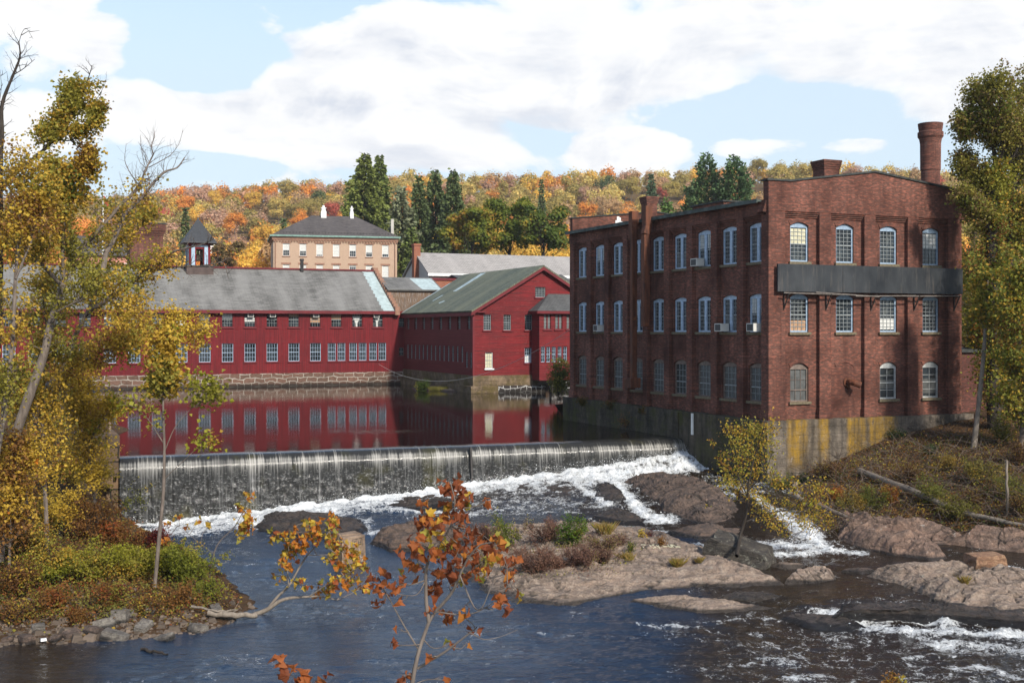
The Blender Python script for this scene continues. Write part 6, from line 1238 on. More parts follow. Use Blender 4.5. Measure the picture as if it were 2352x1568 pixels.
cls = [(*D2(x, y), 13, 15) for x, y in ((225, 690), (310, 660), (350, 700), (300, 740), (360, 780), (300, 810), (290, 860), (440, 620), (480, 650), (560, 680), (575, 580), (570, 620), (520, 700), (600, 730), (570, 770), (640, 770), (700, 780), (700, 820), (560, 830), (610, 860), (660, 890), (720, 860), (740, 880), (590, 960), (640, 970), (560, 1000), (500, 990), (700, 950), (760, 990), (370, 960), (260, 950), (450, 700), (400, 740), (330, 770))]
AP_ = [(2, ORG), (2, (.46, .17, .025)), (2, GOLD), (1.3, YEL), (1, OLV), (1, RUST)]
cl_tree('leaning_sycamore', 'low tree leaning out from the driftwood over the river with orange and olive leaves', 'tree', lim, cls, Yl, 33, AP_, .17, 'bark_pale', 'star', None, .9, .012)
lim = [(path3([(480, 1330), (490, 1270), (505, 1240), (540, 1210), (560, 1170), (572, 1140)], 46.5), .03, .008), (path3([(490, 1270), (450, 1240), (420, 1215), (395, 1200)], 46.5, 46), .012, .005)]
cl_tree('sycamore_sapling', 'small sapling with an orange leaf tuft in front of the white foam', 'sapling', lim, [(*D2(x, y), 11, 13) for x, y in ((70, 450), (30, 520), (60, 570), (30, 620), (60, 650), (20, 680), (50, 600))] + [(388, 1200, 8, 6), (410, 1188, 8, 6), (430, 1210, 7, 5), (455, 1195, 7, 4), (375, 1245, 9, 7), (480, 1210, 6, 3)], 46.5, 34, AP_, .16, 'bark', 'star', None, .4, .01)
b2_ = P(2046, 2150, 12.0); b2_[2] = gz(b2_[0], b2_[1])
cl_tree('weed_stalk', 'ochre leaf tips poking up at the bottom edge in front of the rapids', 'plant', [(smooth_path([b2_, P(2050, 1800, 12), P(2050, 1560, 12)], 5), .012, .004)], [(2035, 1560, 8, 26), (2052, 1550, 9, 32), (2068, 1558, 8, 26), (2050, 1568, 10, 30)], 12.0, 36, [(2, BRN), (2, GOLD), (1, OLV)], .045, 'bark', 'kite', None, .1, .002)
# yellow sapling on the lichened boulder
Yb = 49.6
cls = [(*D4(x, y), 19, 95) for x, y in ((240, 190), (300, 210), (280, 260), (330, 230), (380, 200), (430, 170), (480, 170), (400, 280), (340, 300), (260, 330), (210, 350), (300, 370), (380, 350), (450, 330), (470, 260), (240, 420), (310, 440), (390, 430), (460, 420), (500, 470), (260, 480), (220, 470), (430, 240), (350, 160), (400, 560), (450, 600), (400, 640), (500, 650), (560, 600), (480, 700), (540, 720), (350, 520), (300, 520))] + [(*D4(x, y), 18, 85) for x, y in ((620, 640), (700, 650), (750, 640), (700, 580), (760, 520), (720, 500), (640, 570), (780, 690), (660, 700), (600, 500))] + [(*D4(150, 245), 8, 9), (*D4(155, 270), 7, 8), (*D4(120, 600), 8, 5), (*D4(180, 460), 9, 8)]
bz = PZ(1692, 1262, 1.5); bz[2] = 1.25
lim = [(smooth_path([bz, P(*D4(300, 770), Yb), P(*D4(340, 640), Yb), P(*D4(345, 480), Yb), P(*D4(380, 330), Yb), P(*D4(430, 180), Yb)], 4), .085, .015), (path3([D4(345, 560), D4(280, 420), D4(250, 300), D4(270, 220)], Yb, Yb + .4), .03, .01), (path3([D4(345, 520), D4(440, 420), D4(480, 300)], Yb, Yb - .4), .03, .01), (path3([D4(330, 690), D4(450, 640), D4(580, 620), D4(700, 620), D4(780, 640)], Yb, Yb + .6), .035, .01), (path3([D4(580, 620), D4(680, 540), D4(740, 500)], Yb + .3, Yb + .5), .02, .008), (path3([D4(310, 740), D4(200, 620), D4(120, 595)], Yb, Yb), .012, .005)]
cl_tree('leaning_birch', 'slanting sapling with fine yellow brown leaves on the lichened boulder in the rapids', 'tree', lim, cls, Yb, 35, [(3.5, OLV), (3, GOLD), (.8, YEL), (1.5, BRN), (.8, LIME)], .112, 'bark_dark', 'kite', None, .8, .009)

# ------------------------------------------------------------------ shrubs, grass and brush
def bush(name, label, loc, r, h, n, size, P_, seed, group=None, cat='bush', stems=12, kind='kite', bark='bark_dark', bare=.0, lean=(0, 0)):
    g = np.random.default_rng(seed); W = Wood(); lp = []; LV = ([], [], []); loc = np.array(loc, float); root = empty(name, loc, 0, label, cat, group)
    for k in range(stems):
        a = g.uniform(0, 6.28); d = np.array([math.cos(a) * g.uniform(.1, 1) * r + lean[0], math.sin(a) * g.uniform(.1, 1) * r + lean[1], h * g.uniform(.6, 1.05)]); L = np.linalg.norm(d)
        b = wander(g, loc + g.normal(0, r * .12, 3) * np.array([1, 1, 0]) - np.array([0, 0, .1]), d / L, L, 6, .10, .02); W.tube(b, np.linspace(.018, .005, len(b)), 3); lp.append(b[2:]); sprout(g, W, lp, b, .007, 6, L * .38, 0, .25, .18, .02, .9, .25)
    A = np.vstack(lp); per = max(1, int(round(n / len(A))))
    add_leaves(g, LV, [A], per, size, P_, size * .9, kind, .9, .5, .2)
    W.build('stem', M[bark], root, loc); build_leaves('foliage', LV, M['leaf'], root, loc); return root
def onground(u, v):
    z = .5
    for _ in range(14): p = PZ(u, v, z); z = .5 * z + .5 * gz(p[0], p[1])
    p = PZ(u, v, z); return np.array([p[0], p[1], gz(p[0], p[1])])
def onrock(u, v, rk, z=.9):
    for _ in range(5): p = PZ(u, v, z); z = rock_top(p, rk)
    return np.array([p[0], p[1], z])
GB = [(3, (.19, .205, .024)), (2, (.27, .265, .028)), (1.5, OLV), (1, GOLD)]; RB = [(.8, RUST), (3, BRN), (.5, DRED), (1.4, OLV)]; YB = [(2, YEL), (2, GOLD), (1, OLV)]; BB = [(3, BRN), (2, (.15, .07, .03)), (1, GOLD), (1, OLV)]
SL = 'shrubs of the left bank'
for k, (u, v, r, h, n, pl, lb_) in enumerate([
    (440, 1345, 1.0, 1.15, 2600, GB, 'green yellow shrub at the water edge, rightmost of the left bank'), (395, 1330, .8, 1.1, 2000, GB, 'bright green shrub beside the thin straight sapling'), (315, 1325, 1.0, 1.0, 2400, [(2, LIME), (2, OLV), (1, YEL)], 'lime yellow shrub left of the thin straight sapling'),
    (220, 1335, 1.2, 1.1, 2600, [(2, LIME), (2, OLV), (2, GOLD)], 'wide yellow green shrub in the middle of the left bank'), (120, 1335, 1.1, 1.0, 2000, GB, 'dark green shrub behind the far left shore stones'), (40, 1370, 1.0, 1.1, 2000, BB, 'brown weedy shrub in the lower left corner of the bank'),
    (275, 1262, 1.1, .95, 2000, RB, 'russet shrub behind the lime yellow one'), (360, 1262, .8, .7, 1400, [(3, DRED), (2, RUST), (1, BRN)], 'dark red shrub by the foam at the weir foot'), (200, 1240, 1.3, 1.3, 2400, BB, 'brown gold thicket bush below the stone abutment'),
    (300, 1190, 1.0, 1.3, 2200, [(3, (.16, .17, .02)), (2, OLV), (1, GOLD)], 'green bush hanging by the left end of the falling water'), (130, 1230, 1.2, 1.5, 2600, YB, 'golden bush at the foot of the young golden tree'), (70, 1290, 1.1, 1.2, 2200, BB, 'brown leaved bush beside the pale leaning trunk base'),
    (250, 1385, .9, .6, 1200, RB, 'low russet weeds among the pale stones'), (130, 1395, .9, .6, 1200, RB, 'low reddish weeds left of the big buried boulder'), (400, 1390, .8, .55, 1100, BB, 'low brown weeds beside the tilted pale stone'), (20, 1430, .8, .6, 900, BB, 'low brown weeds at the left picture edge'), (470, 1375, .7, .6, 1000, GB, 'low green weeds near the driftwood log'), (340, 1405, .7, .45, 800, BB, 'low ochre weeds above the water edge stones'), (180, 1425, .6, .4, 700, RB, 'low rusty weeds at the shore above the brownish stone'),
    (240, 1110, .9, 1.2, 2400, YB, 'yellow bush right under the stone abutment blocks'), (160, 1120, 1.1, 1.6, 2600, YB, 'tall yellow bush left of the stone abutment')]):
    bush('shrub', lb_, onground(u, v), r * 1.15, h * 1.3, int(n * 1.25), .10 if n > 1300 else .075, pl, 200 + k, SL, stems=18)
IB = 'plants on the rock island'
bush('shrub', 'upright bright green bush, tallest on the rock island', onrock(1315, 1258, isl), .62, 1.35, 2000, .085, [(3, (.07, .14, .014)), (2, (.13, .19, .02)), (.5, OLV)], 301, IB, stems=16)
bush('shrub', 'slim yellow green bush beside the orange sapling tip on the rock island', onrock(1165, 1255, isl), .5, 1.2, 1100, .08, [(2, (.16, .19, .02)), (2, OLV), (1, GOLD)], 302, IB, stems=11)
bush('shrub', 'twin stemmed green sprout at the upstream edge of the rock island', onrock(1150, 1228, isl), .3, 1.25, 350, .08, [(2, (.10, .16, .02)), (1, OLV)], 303, IB, stems=5)
bush('shrub', 'tiny dark green bush by the painted words', onrock(1448, 1272, isl), .16, .55, 350, .06, [(2, (.05, .09, .012)), (1, OLV)], 304, IB, stems=6)
bush('shrub', 'little yellow bush at the top of the rock island', onrock(1475, 1235, isl), .25, .45, 220, .07, [(3, (.62, .48, .03)), (1, GOLD)], 305, IB, stems=6)
bush('shrub', 'small maroon bush next to the little yellow one', onrock(1490, 1240, isl), .22, .4, 250, .06, [(3, (.14, .02, .035)), (1, DRED)], 306, IB, stems=6)
bush('shrub', 'ochre green tuft just right of the maroon bush', onrock(1520, 1252, isl), .35, .35, 500, .06, [(2, OLV), (2, BRN)], 307, IB, stems=8)
DW = [(3, (.24, .13, .085)), (2, (.17, .085, .065)), (2, (.30, .20, .12)), (.7, OLV)]
for k, (u, v, r, h, n, lb_) in enumerate([(1225, 1312, .75, .7, 2400, 'dry pinkish brown heather bush, biggest on the rock island'), (1335, 1298, .62, .55, 1600, 'dry brown bush in front of the bright green bush'), (1375, 1290, .5, .45, 1200, 'dry russet bush left of the painted words'), (1255, 1240, .7, .6, 1800, 'dry brown bush between the two green bushes'), (1120, 1245, .6, .65, 1500, 'dry brown bush left of the slim yellow green bush'), (1390, 1262, .55, .45, 1200, 'greyish dry bush above the painted words'), (1285, 1280, .6, .4, 1200, 'low greyish dry bush in the middle of the rock island'), (1105, 1300, .5, .6, 900, 'dry bush behind the orange sapling at the island left end'), (1420, 1250, .4, .4, 700, 'low olive dry bush right of the bright green bush')]):
    bush('dry_bush', lb_, onrock(u, v, isl), r * 1.6, h * 1.5, int(n * 2.0), .06, DW, 320 + k, IB, stems=22)
g = np.random.default_rng(55); n = 7500; q = np.empty((n, 3)); uvq = np.stack([1240 + g.normal(0, 95, n), 1262 + g.normal(0, 26, n)], 1); q = np.array([PZ(a_, b_, .9) for a_, b_ in uvq])
me_ = isl.data; co_ = np.empty(len(me_.vertices) * 3, np.float32); me_.vertices.foreach_get('co', co_); co_ = co_.reshape(-1, 3) + np.array(isl.location)
for k in range(0, n, 500):
    d_ = np.hypot(q[k:k + 500, None, 0] - co_[None, :, 0], q[k:k + 500, None, 1] - co_[None, :, 1]); q[k:k + 500, 2] = co_[d_.argmin(1), 2]
q = q[(q[:, 2] > .55) & (fbm(q[:, 0] * .8, q[:, 1] * .8, 3, 3) > -.12)]; base_ = q.copy(); q[:, 2] += np.abs(g.normal(0, .13, len(q))) + .01
V, Fc, C = leaf_arrays(q, .075, pal(g, len(q), [(3, (.22, .125, .085)), (2, (.17, .085, .06)), (2, (.27, .21, .13)), (1.2, OLV), (.5, GRN)], np.clip(.5 + fbm(q[:, 0], q[:, 1], 4, 3), 0, 1)), g, 'kite', .3)
tag(mobj('heather', meshdata('heather', V, [Fc], M['leaf'], C)), 'low dry heather and weeds covering the back of the rock island', 'heather', None, 'stuff')
def tuft(label, loc, r, h, n, P_, seed, group):
    g = np.random.default_rng(seed); a = g.uniform(0, 6.28, n); q = np.sqrt(g.uniform(0, 1, n)) * r; b = np.stack([np.cos(a) * q, np.sin(a) * q, np.zeros(n) - .03], 1); d = g.normal(0, .35, (n, 3)); d[:, 2] = 1; L = h * g.uniform(.5, 1.1, n)[:, None]; sd = np.stack([np.cos(a + 1.3), np.sin(a + 1.3), np.zeros(n)], 1) * .011
    tip = b + d * L; tip[:, :2] += d[:, :2] * L * .3; V = np.stack([b - sd, b + sd, (b + tip) / 2 + np.array([0, 0, .12]) * L + sd * .6, tip], 1).reshape(-1, 3)
    o = mobj('grass_tuft', meshdata('grass_tuft', V, [np.arange(4 * n).reshape(n, 4)], M['leaf'], np.repeat(pal(g, n, P_), 4, 0)), None, loc); return tag(o, label, 'grass', group)
GP = [(2, (.34, .22, .06)), (2, (.22, .16, .04)), (1, OLV)]
for k, (u, v, r, h, lb_) in enumerate([(1340, 1365, .3, .35, 'spiky dark tuft in a cleft at the front of the rock island'), (1420, 1362, .35, .2, 'ochre moss tuft at the front edge of the rock island'), (1555, 1300, .2, .4, 'ochre grass tuft on the bare slab right of the painted words'), (1290, 1372, .25, .35, 'thin dry tuft at the water line of the rock island'), (1390, 1224, .3, .55, 'tall dry grass above the bright green bush'), (1610, 1285, .25, .2, 'yellow grass at the island tip near the lichened boulder'), (1565, 1365, .2, .15, 'mossy tuft just above the log like ledge'), (1440, 1285, .3, .3, 'ochre grass below the tiny dark green bush')]):
    tuft(lb_, onrock(u, v, isl), r, h, 260, GP, 400 + k, 'grass tufts on the rock island')
for k, (u, v, lb_) in enumerate([(2170, 1362, 'dry tuft in a crack of the flat pink ledge, left one'), (2215, 1368, 'dry tuft in a crack of the flat pink ledge, right one')]): tuft(lb_, onrock(u, v, rA, .7), .15, .3, 140, GP, 420 + k, 'grass tufts on the pink ledge')
# plants at the pond edge
pe = np.append(np.array([GX, GY]) + .2 * E1 * 0, 0)
def pondp(u, v): return PZ(u, v, POND)
bush('shrub', 'round brown and green reed clump at the mill wall above the weir', pondp(1462, 987), 1.0, 1.15, 3000, .09, [(4, (.20, .10, .045)), (2, BRN), (1, OLV)], 451, stems=30)
bush('shrub', 'yellow green weeds at the right side of the brown reed clump', pondp(1500, 988), .45, .7, 900, .08, [(2, LIME), (1, OLV)], 452, stems=12)
bush('shrub', 'green creeper bush at the corner between red wing and brick mill', pondp(1284, 925) + np.array([0, 0, .3]), 1.0, 3.6, 3200, .17, [(3, (.06, .09, .015)), (2, (.12, .13, .02)), (1, OLV)], 453, stems=22)
bush('shrub', 'green weeds at the pond corner of the two red mills', pondp(968, 897), .9, 1.0, 900, .16, [(3, (.07, .11, .015)), (1, OLV)], 454, stems=12)
tuft('yellow green grass clump below the red gable side wall', pondp(1008, 897) + np.array([0, 0, .05]), 1.2, .5, 700, [(1, (.16, .16, .03)), (2, (.2, .17, .04))], 455, None)
rock('boulder', [(945, 892, POND), (985, 896, POND), (1020, 899, POND), (1050, 900, POND), (1040, 893, POND), (980, 886, POND)], .28, M['rock_dark'], 'dark mossy rock at the pond edge under the red gable side', 'boulder', None, 101, 3, .2, .2, 14, 40)

for k_, (yy_, h_, lb_) in enumerate([(21.5, .8, 'dark moss and weeds hanging over the far end of the mossy mill wall'), (17.6, .9, 'dark hanging weeds on the mossy mill wall below the rusted ducts'), (13.0, .6, 'green weeds on the ledge of the mill wall above the brown reed clump')]):
    q_ = ml(-.5, yy_, -.35); bush('shrub', lb_, q_, .75, h_ * .6, 900, .09, [(3, (.045, .055, .014)), (2, (.09, .085, .02)), (1, BRN)], 460 + k_, 'weeds growing on the mill wall', stems=14)
# right bank: shrubs, brush, logs
SR = 'shrubs of the right bank'
for k, (u, v, r, h, n, pl, lb_) in enumerate([
    (1795, 1130, .8, .8, 1400, GB, 'bright green weeds at the foot of the yellow streaked concrete'), (1845, 1110, .5, .55, 700, [(3, (.03, .07, .02)), (1, GRN)], 'dark green clump beside the weathered stump'), (1815, 1060, .5, .7, 800, YB, 'yellow green plant against the concrete wall foot'), (1770, 1080, .5, 1.2, 900, BB, 'brown bush against the white stained concrete'),
    (1900, 1100, 1.0, .9, 1500, BB, 'brown weedy bush right of the stump'), (1960, 1180, .9, 1.0, 1700, [(2, GOLD), (2, OLV), (1, YEL)], 'olive gold bush above the tapering red ledge'), (2000, 1175, .8, 1.1, 1700, GB, 'green leafy bush below the middle of the fallen trunk'), (2045, 1165, .5, .8, 900, [(2, YEL), (2, ORG)], 'orange yellow bush at the top of the pink outcrop'),
    (2130, 1170, 1.0, 1.3, 2000, GB, 'dark green bush under the fallen trunk'), (2200, 1190, .9, .9, 1500, [(2, LIME), (2, OLV)], 'lime bush hanging over the pale pink outcrop'), (2250, 1120, 1.0, 1.2, 1700, [(2, YEL), (2, OLV)], 'yellow green bush above the fallen trunk'), (2320, 1150, 1.0, 1.2, 1700, GB, 'green bush beside the dead standing pole'),
    (1980, 1010, .6, .5, 600, GB, 'low green plant at the top of the bank near the concrete'), (2060, 1005, .7, .5, 700, [(2, (.05, .12, .02)), (1, GRN)], 'low dark green plant on the leafy slope'), (2140, 1040, .6, .5, 600, [(2, (.05, .13, .03)), (1, GRN)], 'dark fern like plant on the leafy slope, right one'), (2180, 1080, .8, .8, 1000, YB, 'yellow plant on the slope above the fallen trunk'),
    (1935, 1040, .7, .6, 800, BB, 'brown weeds at the sloping edge of the yellow concrete'), (2090, 1120, 1.0, .9, 1400, BB, 'brown bush behind the fallen trunk'), (2300, 1020, 1.1, 1.3, 1500, GB, 'green bush at the foot of the big vine clad trunk'), (2345, 1070, 1.0, 1.3, 1500, BB, 'brown bush at the right picture edge'), (2235, 1170, .9, .8, 1100, BB, 'brown thicket over the gap between the two pink outcrops'), (2340, 1240, .8, .9, 900, BB, 'brown twiggy bush at the right edge above the water'), (1920, 1150, .6, .7, 800, [(2, ORG), (2, GOLD)], 'amber bush left of the olive gold bush')]):
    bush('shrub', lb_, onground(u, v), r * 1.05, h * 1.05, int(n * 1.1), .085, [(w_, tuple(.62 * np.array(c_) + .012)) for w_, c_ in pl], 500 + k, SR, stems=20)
g = np.random.default_rng(77); W = Wood()
for k in range(1500):
    u = g.uniform(1830, 2420); v = g.uniform(1000 + max(0, (2010 - u)) * .62, 1240); p = onground(u, v) if k % 3 == 0 else p0_ + np.append(g.normal(0, 1.0, 2), 0)
    if k % 3 == 0: p0_ = p
    p = np.array([p[0], p[1], gz(p[0], p[1])])
    if p[2] < .6: continue
    a = g.uniform(0, 6.28); L = g.uniform(.7, 2.6); b = wander(g, p - np.array([0, 0, .08]), np.array([math.cos(a), math.sin(a), g.uniform(.3, 1.4)]), L, 7, .13, -.13); W.tube(b, np.linspace(.018, .006, len(b)), 3)
for nm_, lb2, pts_, P2 in (('weeds', 'tangled green and russet weeds carpeting the left bank', [(g.uniform(-60, 520), g.uniform(1235, 1440)) for _ in range(2600)], [(2.5, (.18, .17, .035)), (2, BRN), (1.5, OLV), (.3, RUST), (1, (.12, .14, .025))]), ('weeds', 'dark green and brown weeds scattered through the right bank brush', [(g.uniform(1850, 2420), g.uniform(1000, 1225)) for _ in range(2400)], [(3, (.07, .09, .02)), (2, BRN), (2, OLV), (.7, GOLD)])):
    q = []; uvp = np.array(pts_); zz_ = np.full(len(uvp), .5)
    for _ in range(12):
        yy_ = F * (CZ - zz_) / (uvp[:, 1] - CV); xx_ = (uvp[:, 0] - CU) / F * yy_; zz_ = .5 * zz_ + .5 * ground_z(xx_, yy_)
    for (u, v), p in zip(uvp, np.stack([xx_, yy_, ground_z(xx_, yy_)], 1)):
        if (u > 1000 and v < 1000 + max(0, 2040 - u) * .62) or p[2] < .28: continue
        k_ = 5; q.append(p + np.stack([g.normal(0, .2, k_), g.normal(0, .2, k_), np.abs(g.normal(0, .2, k_))], 1))
    q = np.vstack(q); V, Fc, C = leaf_arrays(q, .10, pal(g, len(q), P2, np.clip(.5 + fbm(q[:, 0] * .6, q[:, 1] * .6, 9, 3), 0, 1), .25), g, 'kite', .3)
    tag(mobj(nm_, meshdata(nm_, V, [Fc], M['leaf'], C)), lb2, 'weeds', None, 'stuff')
M['twig'] = mat_bark('dead_twig', (.075, .055, .044), (.17, .13, .10))
tag(W.build('brush', M['twig'], None), 'tangled leafless brown brush covering the right bank', 'brush', None, 'stuff')
g = np.random.default_rng(78); n = 14000; u = g.uniform(1780, 2450, n); q = np.empty((n, 3)); y = g.uniform(50, 72, n); q[:, 0] = (u - CU) / F * y; q[:, 1] = y; q[:, 2] = ground_z(q[:, 0], q[:, 1]) + .02; q = q[(q[:, 2] > .7) & ~((q[:, 0] - 14.25) * E2[0] + (q[:, 1] - 65) * E2[1] > -.7)]
V, Fc, C = leaf_arrays(q, .10, pal(g, len(q), [(3, BRN), (2, (.15, .07, .04)), (1, (.32, .19, .08)), (.5, OLV)]), g, 'wide', 2.5)
tag(mobj('fallen_leaves', meshdata('fallen_leaves', V, [Fc], M['leaf'], C)), 'carpet of fallen brown leaves on the right bank', 'leaves', None, 'stuff')
g = np.random.default_rng(79); n = 16000; u = g.uniform(-120, 600, n); y = g.uniform(38, 62, n); q = np.empty((n, 3)); q[:, 0] = (u - CU) / F * y; q[:, 1] = y; q[:, 2] = ground_z(q[:, 0], q[:, 1]) + .02; q = q[q[:, 2] > .12]
V, Fc, C = leaf_arrays(q, .11, pal(g, len(q), [(3, (.16, .085, .035)), (1, (.20, .065, .025)), (1.4, (.26, .16, .07)), (1.4, OLV), (.6, GOLD)]), g, 'wide', 1.5)
tag(mobj('fallen_leaves', meshdata('fallen_leaves', V, [Fc], M['leaf'], C)), 'carpet of fallen russet leaves on the left bank', 'leaves', None, 'stuff')
def log(label, pts, r0, r1, mat, seed, name='fallen_log', sides=9, twigs=0, group=None):
    g = np.random.default_rng(seed); W = Wood(); p = smooth_path(pts, 5); p[1:-1] += g.normal(0, .02, (len(p) - 2, 3)); W.tube(p, np.linspace(r0, r1, len(p)) * (1 + .07 * g.normal(0, 1, len(p))), sides); lp = []
    W.tube(np.array([p[0], p[0] + (p[0] - p[1]) * .02]), [r0, .01], sides)
    if twigs: sprout(g, W, lp, p, .018, twigs, 1.0, 1, .3)
    o = W.build(name, mat, None, p[0]); o.location = tuple(p[0]); return tag(o, label, 'log', group)
lift = lambda uv, h: onground(*uv) + np.array([0, 0, h])
log('long grey fallen trunk slanting down across the right bank', [lift((1975, 1092), .25), P(2090, 1125, 57.5), P(2215, 1178, 54.8), P(2352, 1207, 52.6), P(2440, 1235, 51.5)], .17, .08, M['bark_pale'], 61, twigs=10)
log('dark driftwood log lying beside the tapering red ledge', [P(1880, 1158, 57.0), P(1930, 1180, 56.0), P(2010, 1218, 54.6)], .13, .05, M['bark'], 62, twigs=4)
log('short pale broken log leaning by the dark green clump', [P(1815, 1133, 58.2), P(1835, 1143, 57.5), P(1850, 1152, 57.0)], .13, .12, M['bark_pale'], 63)
log('weathered upright stump at the foot of the concrete wall', [lift((1826, 1128), -.1), lift((1826, 1128), .35), lift((1826, 1128), .55) + np.array([-.03, 0, 0])], .17, .15, M['bark_pale'], 64, 'stump')
log('bleached dead pole standing among brush at the right edge', [lift((2316, 1182), -.1), P(2313, 1120, 53.5), P(2312, 1056, 53.6)], .07, .05, M['bark_pale'], 65, 'dead_pole', 7)
log('driftwood log at the tip of the left bank', [PZ(478, 1406, .35), PZ(530, 1412, .25), PZ(590, 1412, .18)], .12, .09, M['bark_pale'], 66, twigs=3)
log('thin bleached driftwood branch above the water at the left bank', [PZ(440, 1392, .5), PZ(500, 1402, .45), PZ(545, 1400, .3)], .05, .03, M['bark_pale'], 67)
log('dark waterlogged branch off the left shore', [PZ(325, 1490, .03), PZ(350, 1495, .08), PZ(385, 1502, .03)], .06, .03, M['bark_dark'], 68)

LK = 1.9
# right hand trees
GR = 'vine clad trees of the right bank'
SP = [(3, (.23, .21, .04)), (1.5, (.30, .25, .045)), (2, (.22, .15, .055)), (2, (.17, .185, .032))]; SP2 = [(3, (.30, .28, .042)), (1, GOLD), (2.6, (.18, .20, .032)), (1.2, BRN)]
Yr = 67.0
LM = [dict(p=path3([(2285, 1010), (2281, 900), (2281, 794), (2279, 650), (2278, 543), (2286, 443), (2290, 400)], Yr), r0=.42, r1=.22, nb=70, L=1.3, per=4, t0=.05, P=SP2, jit=.25),
      dict(p=path3([(2290, 400), (2280, 330), (2265, 270), (2250, 215)], Yr, Yr + 1), r0=.14, r1=.03, nb=30, L=1.5, per=4), dict(p=path3([(2290, 400), (2305, 330), (2300, 260), (2290, 190)], Yr, Yr - 1), r0=.15, r1=.03, nb=34, L=1.9, per=4), dict(p=path3([(2290, 400), (2320, 370), (2352, 320), (2380, 250), (2390, 190)], Yr, Yr + 1), r0=.14, r1=.03, nb=36, L=1.9, per=4),
      dict(p=path3([(2279, 540), (2258, 500), (2232, 470), (2212, 450)], Yr, Yr - 1), r0=.10, r1=.02, nb=22, L=1.0, per=4), dict(p=path3([(2283, 470), (2258, 430), (2230, 400), (2208, 370)], Yr, Yr + 1), r0=.09, r1=.02, nb=24, L=1.1, per=4), dict(p=path3([(2255, 270), (2232, 280), (2215, 300)], Yr + .8, Yr), r0=.04, r1=.015, nb=18, L=1.0, per=4)]
make_tree('ash_tree', 'tall vine clad tree with sparse olive crown beside the smokestack', 'tree', LM, 41, SP, 'bark_dark', 'wide', .15, GR, lv=1)
LM = [dict(p=path3([(2325, 1020), (2320, 850), (2322, 700), (2318, 560), (2325, 450), (2335, 330), (2345, 220)], 70), r0=.34, r1=.05, nb=80, L=1.8, per=4, t0=.08, P=SP2),
      dict(p=path3([(2322, 620), (2350, 540), (2370, 470)], 70), r0=.12, r1=.03, nb=30, L=1.8, per=4), dict(p=path3([(2325, 450), (2360, 380), (2385, 300)], 70), r0=.1, r1=.03, nb=34, L=1.8, per=4)]
make_tree('ash_tree', 'second vine clad trunk right behind the tallest one at the right edge', 'tree', LM, 42, SP, 'bark_dark', 'wide', .15, GR)
LM = [dict(p=path3([(2236, 1032), (2247, 940), (2258, 830), (2264, 740), (2268, 640)], 63.3, 64), r0=.17, r1=.06, nb=10, L=1.2, per=4, t0=.7)]
make_tree('ash_tree', 'pale smooth leaning trunk at the end of the path beside the mill', 'tree', LM, 43, SP2, 'bark_pale', 'wide', .18, GR)
for k, (u, v0, v1, Y_, nb, lb_, pl) in enumerate([(2246, 930, 600, 82, 50, 'thin yellow green tree at the right corner of the mill', SP2), (2272, 960, 620, 78, 70, 'bushy yellow tree behind the pale leaning trunk', SP2), (2345, 1040, 620, 62, 80, 'leafy yellow green tree at the right picture edge', SP2), (2248, 860, 520, 92, 45, 'olive tree in front of the smokestack base', SP), (2300, 980, 700, 76, 70, 'golden understorey tree between the vine clad trunks', [(2, YEL), (2, ORG), (2, OLV)])]):
    b_ = P(u, v0, Y_); b_[2] = max(b_[2] - 1, gz(b_[0], b_[1]) - .1); tp_ = P(u + (-1) ** k * 8, v1, Y_)
    LM = [dict(p=smooth_path([b_, b_ * .6 + tp_ * .4 + np.array([.2, 0, 0]), b_ * .3 + tp_ * .7 - np.array([.25, 0, 0]), tp_], 5), r0=.14, r1=.03, nb=nb, L=2.0, per=4, t0=.08)]
    make_tree('understorey_tree', lb_, 'tree', LM, 44 + k, pl, 'bark', 'wide', .16, 'understorey trees right of the mill')

# ------------------------------------------------------------------ conifers and the wooded hill
def crown_blob(g, n, lobes, size, P_, shell=.55):
    pos = []; nr = []
    per = n // len(lobes)
    for cx, cy, cz, rx, rz in lobes:
        d = g.normal(0, 1, (per, 3)); d[:, 2] = np.abs(d[:, 2] + .25) * np.where(g.uniform(0, 1, per) < .8, 1, -1); d /= np.linalg.norm(d, axis=1, keepdims=True); r = shell + (1 - shell) * g.uniform(0, 1, per) ** .6; r *= 1 + .16 * g.normal(0, 1, per)
        pos.append(np.array([cx, cy, cz]) + d * r[:, None] * np.array([rx, rx, rz])); nr.append(d)
    global LASTN; LASTN = np.vstack(nr)
    pos = np.vstack(pos); cl = np.clip(.5 + fbm(pos[:, 0] * .6 + 9, pos[:, 2] * .6 + pos[:, 1] * .3, 5, 3), 0, 1)
    return pos, pal(g, len(pos), P_, cl, .09)
def broad(seed, n, size, P_, w=1.0):
    """crown about 10 m wide, 12 m tall, base at 0"""
    g = np.random.default_rng(seed); lobes = [(0, 0, 8.0, 3.0 * w, 3.4)]
    for k in range(9): a = k * 2.4 + g.uniform(-.4, .4); r = g.uniform(1.6, 3.2) * w; z = g.uniform(4.2, 9.2); lobes.append((math.cos(a) * r, math.sin(a) * r, z, g.uniform(1.3, 2.3) * w, g.uniform(1.2, 2.0)))
    pos, C = crown_blob(g, n, lobes, size, P_); V, Fc, C = leaf_arrays(pos, size, C, g, 'wide', .6, 0, LASTN); return V, Fc, C
def trunk_arrays(seed, h, r):
    g = np.random.default_rng(seed); W = Wood(); p = wander(g, (0, 0, -1), (0, 0, 1), h + 1, 6, .05); W.tube(p, np.linspace(r, r * .35, len(p)), 6)
    sprout(g, W, [], p, r * .35, 9, h * .35, 0, .4, .12, .02, .8, .5); return W
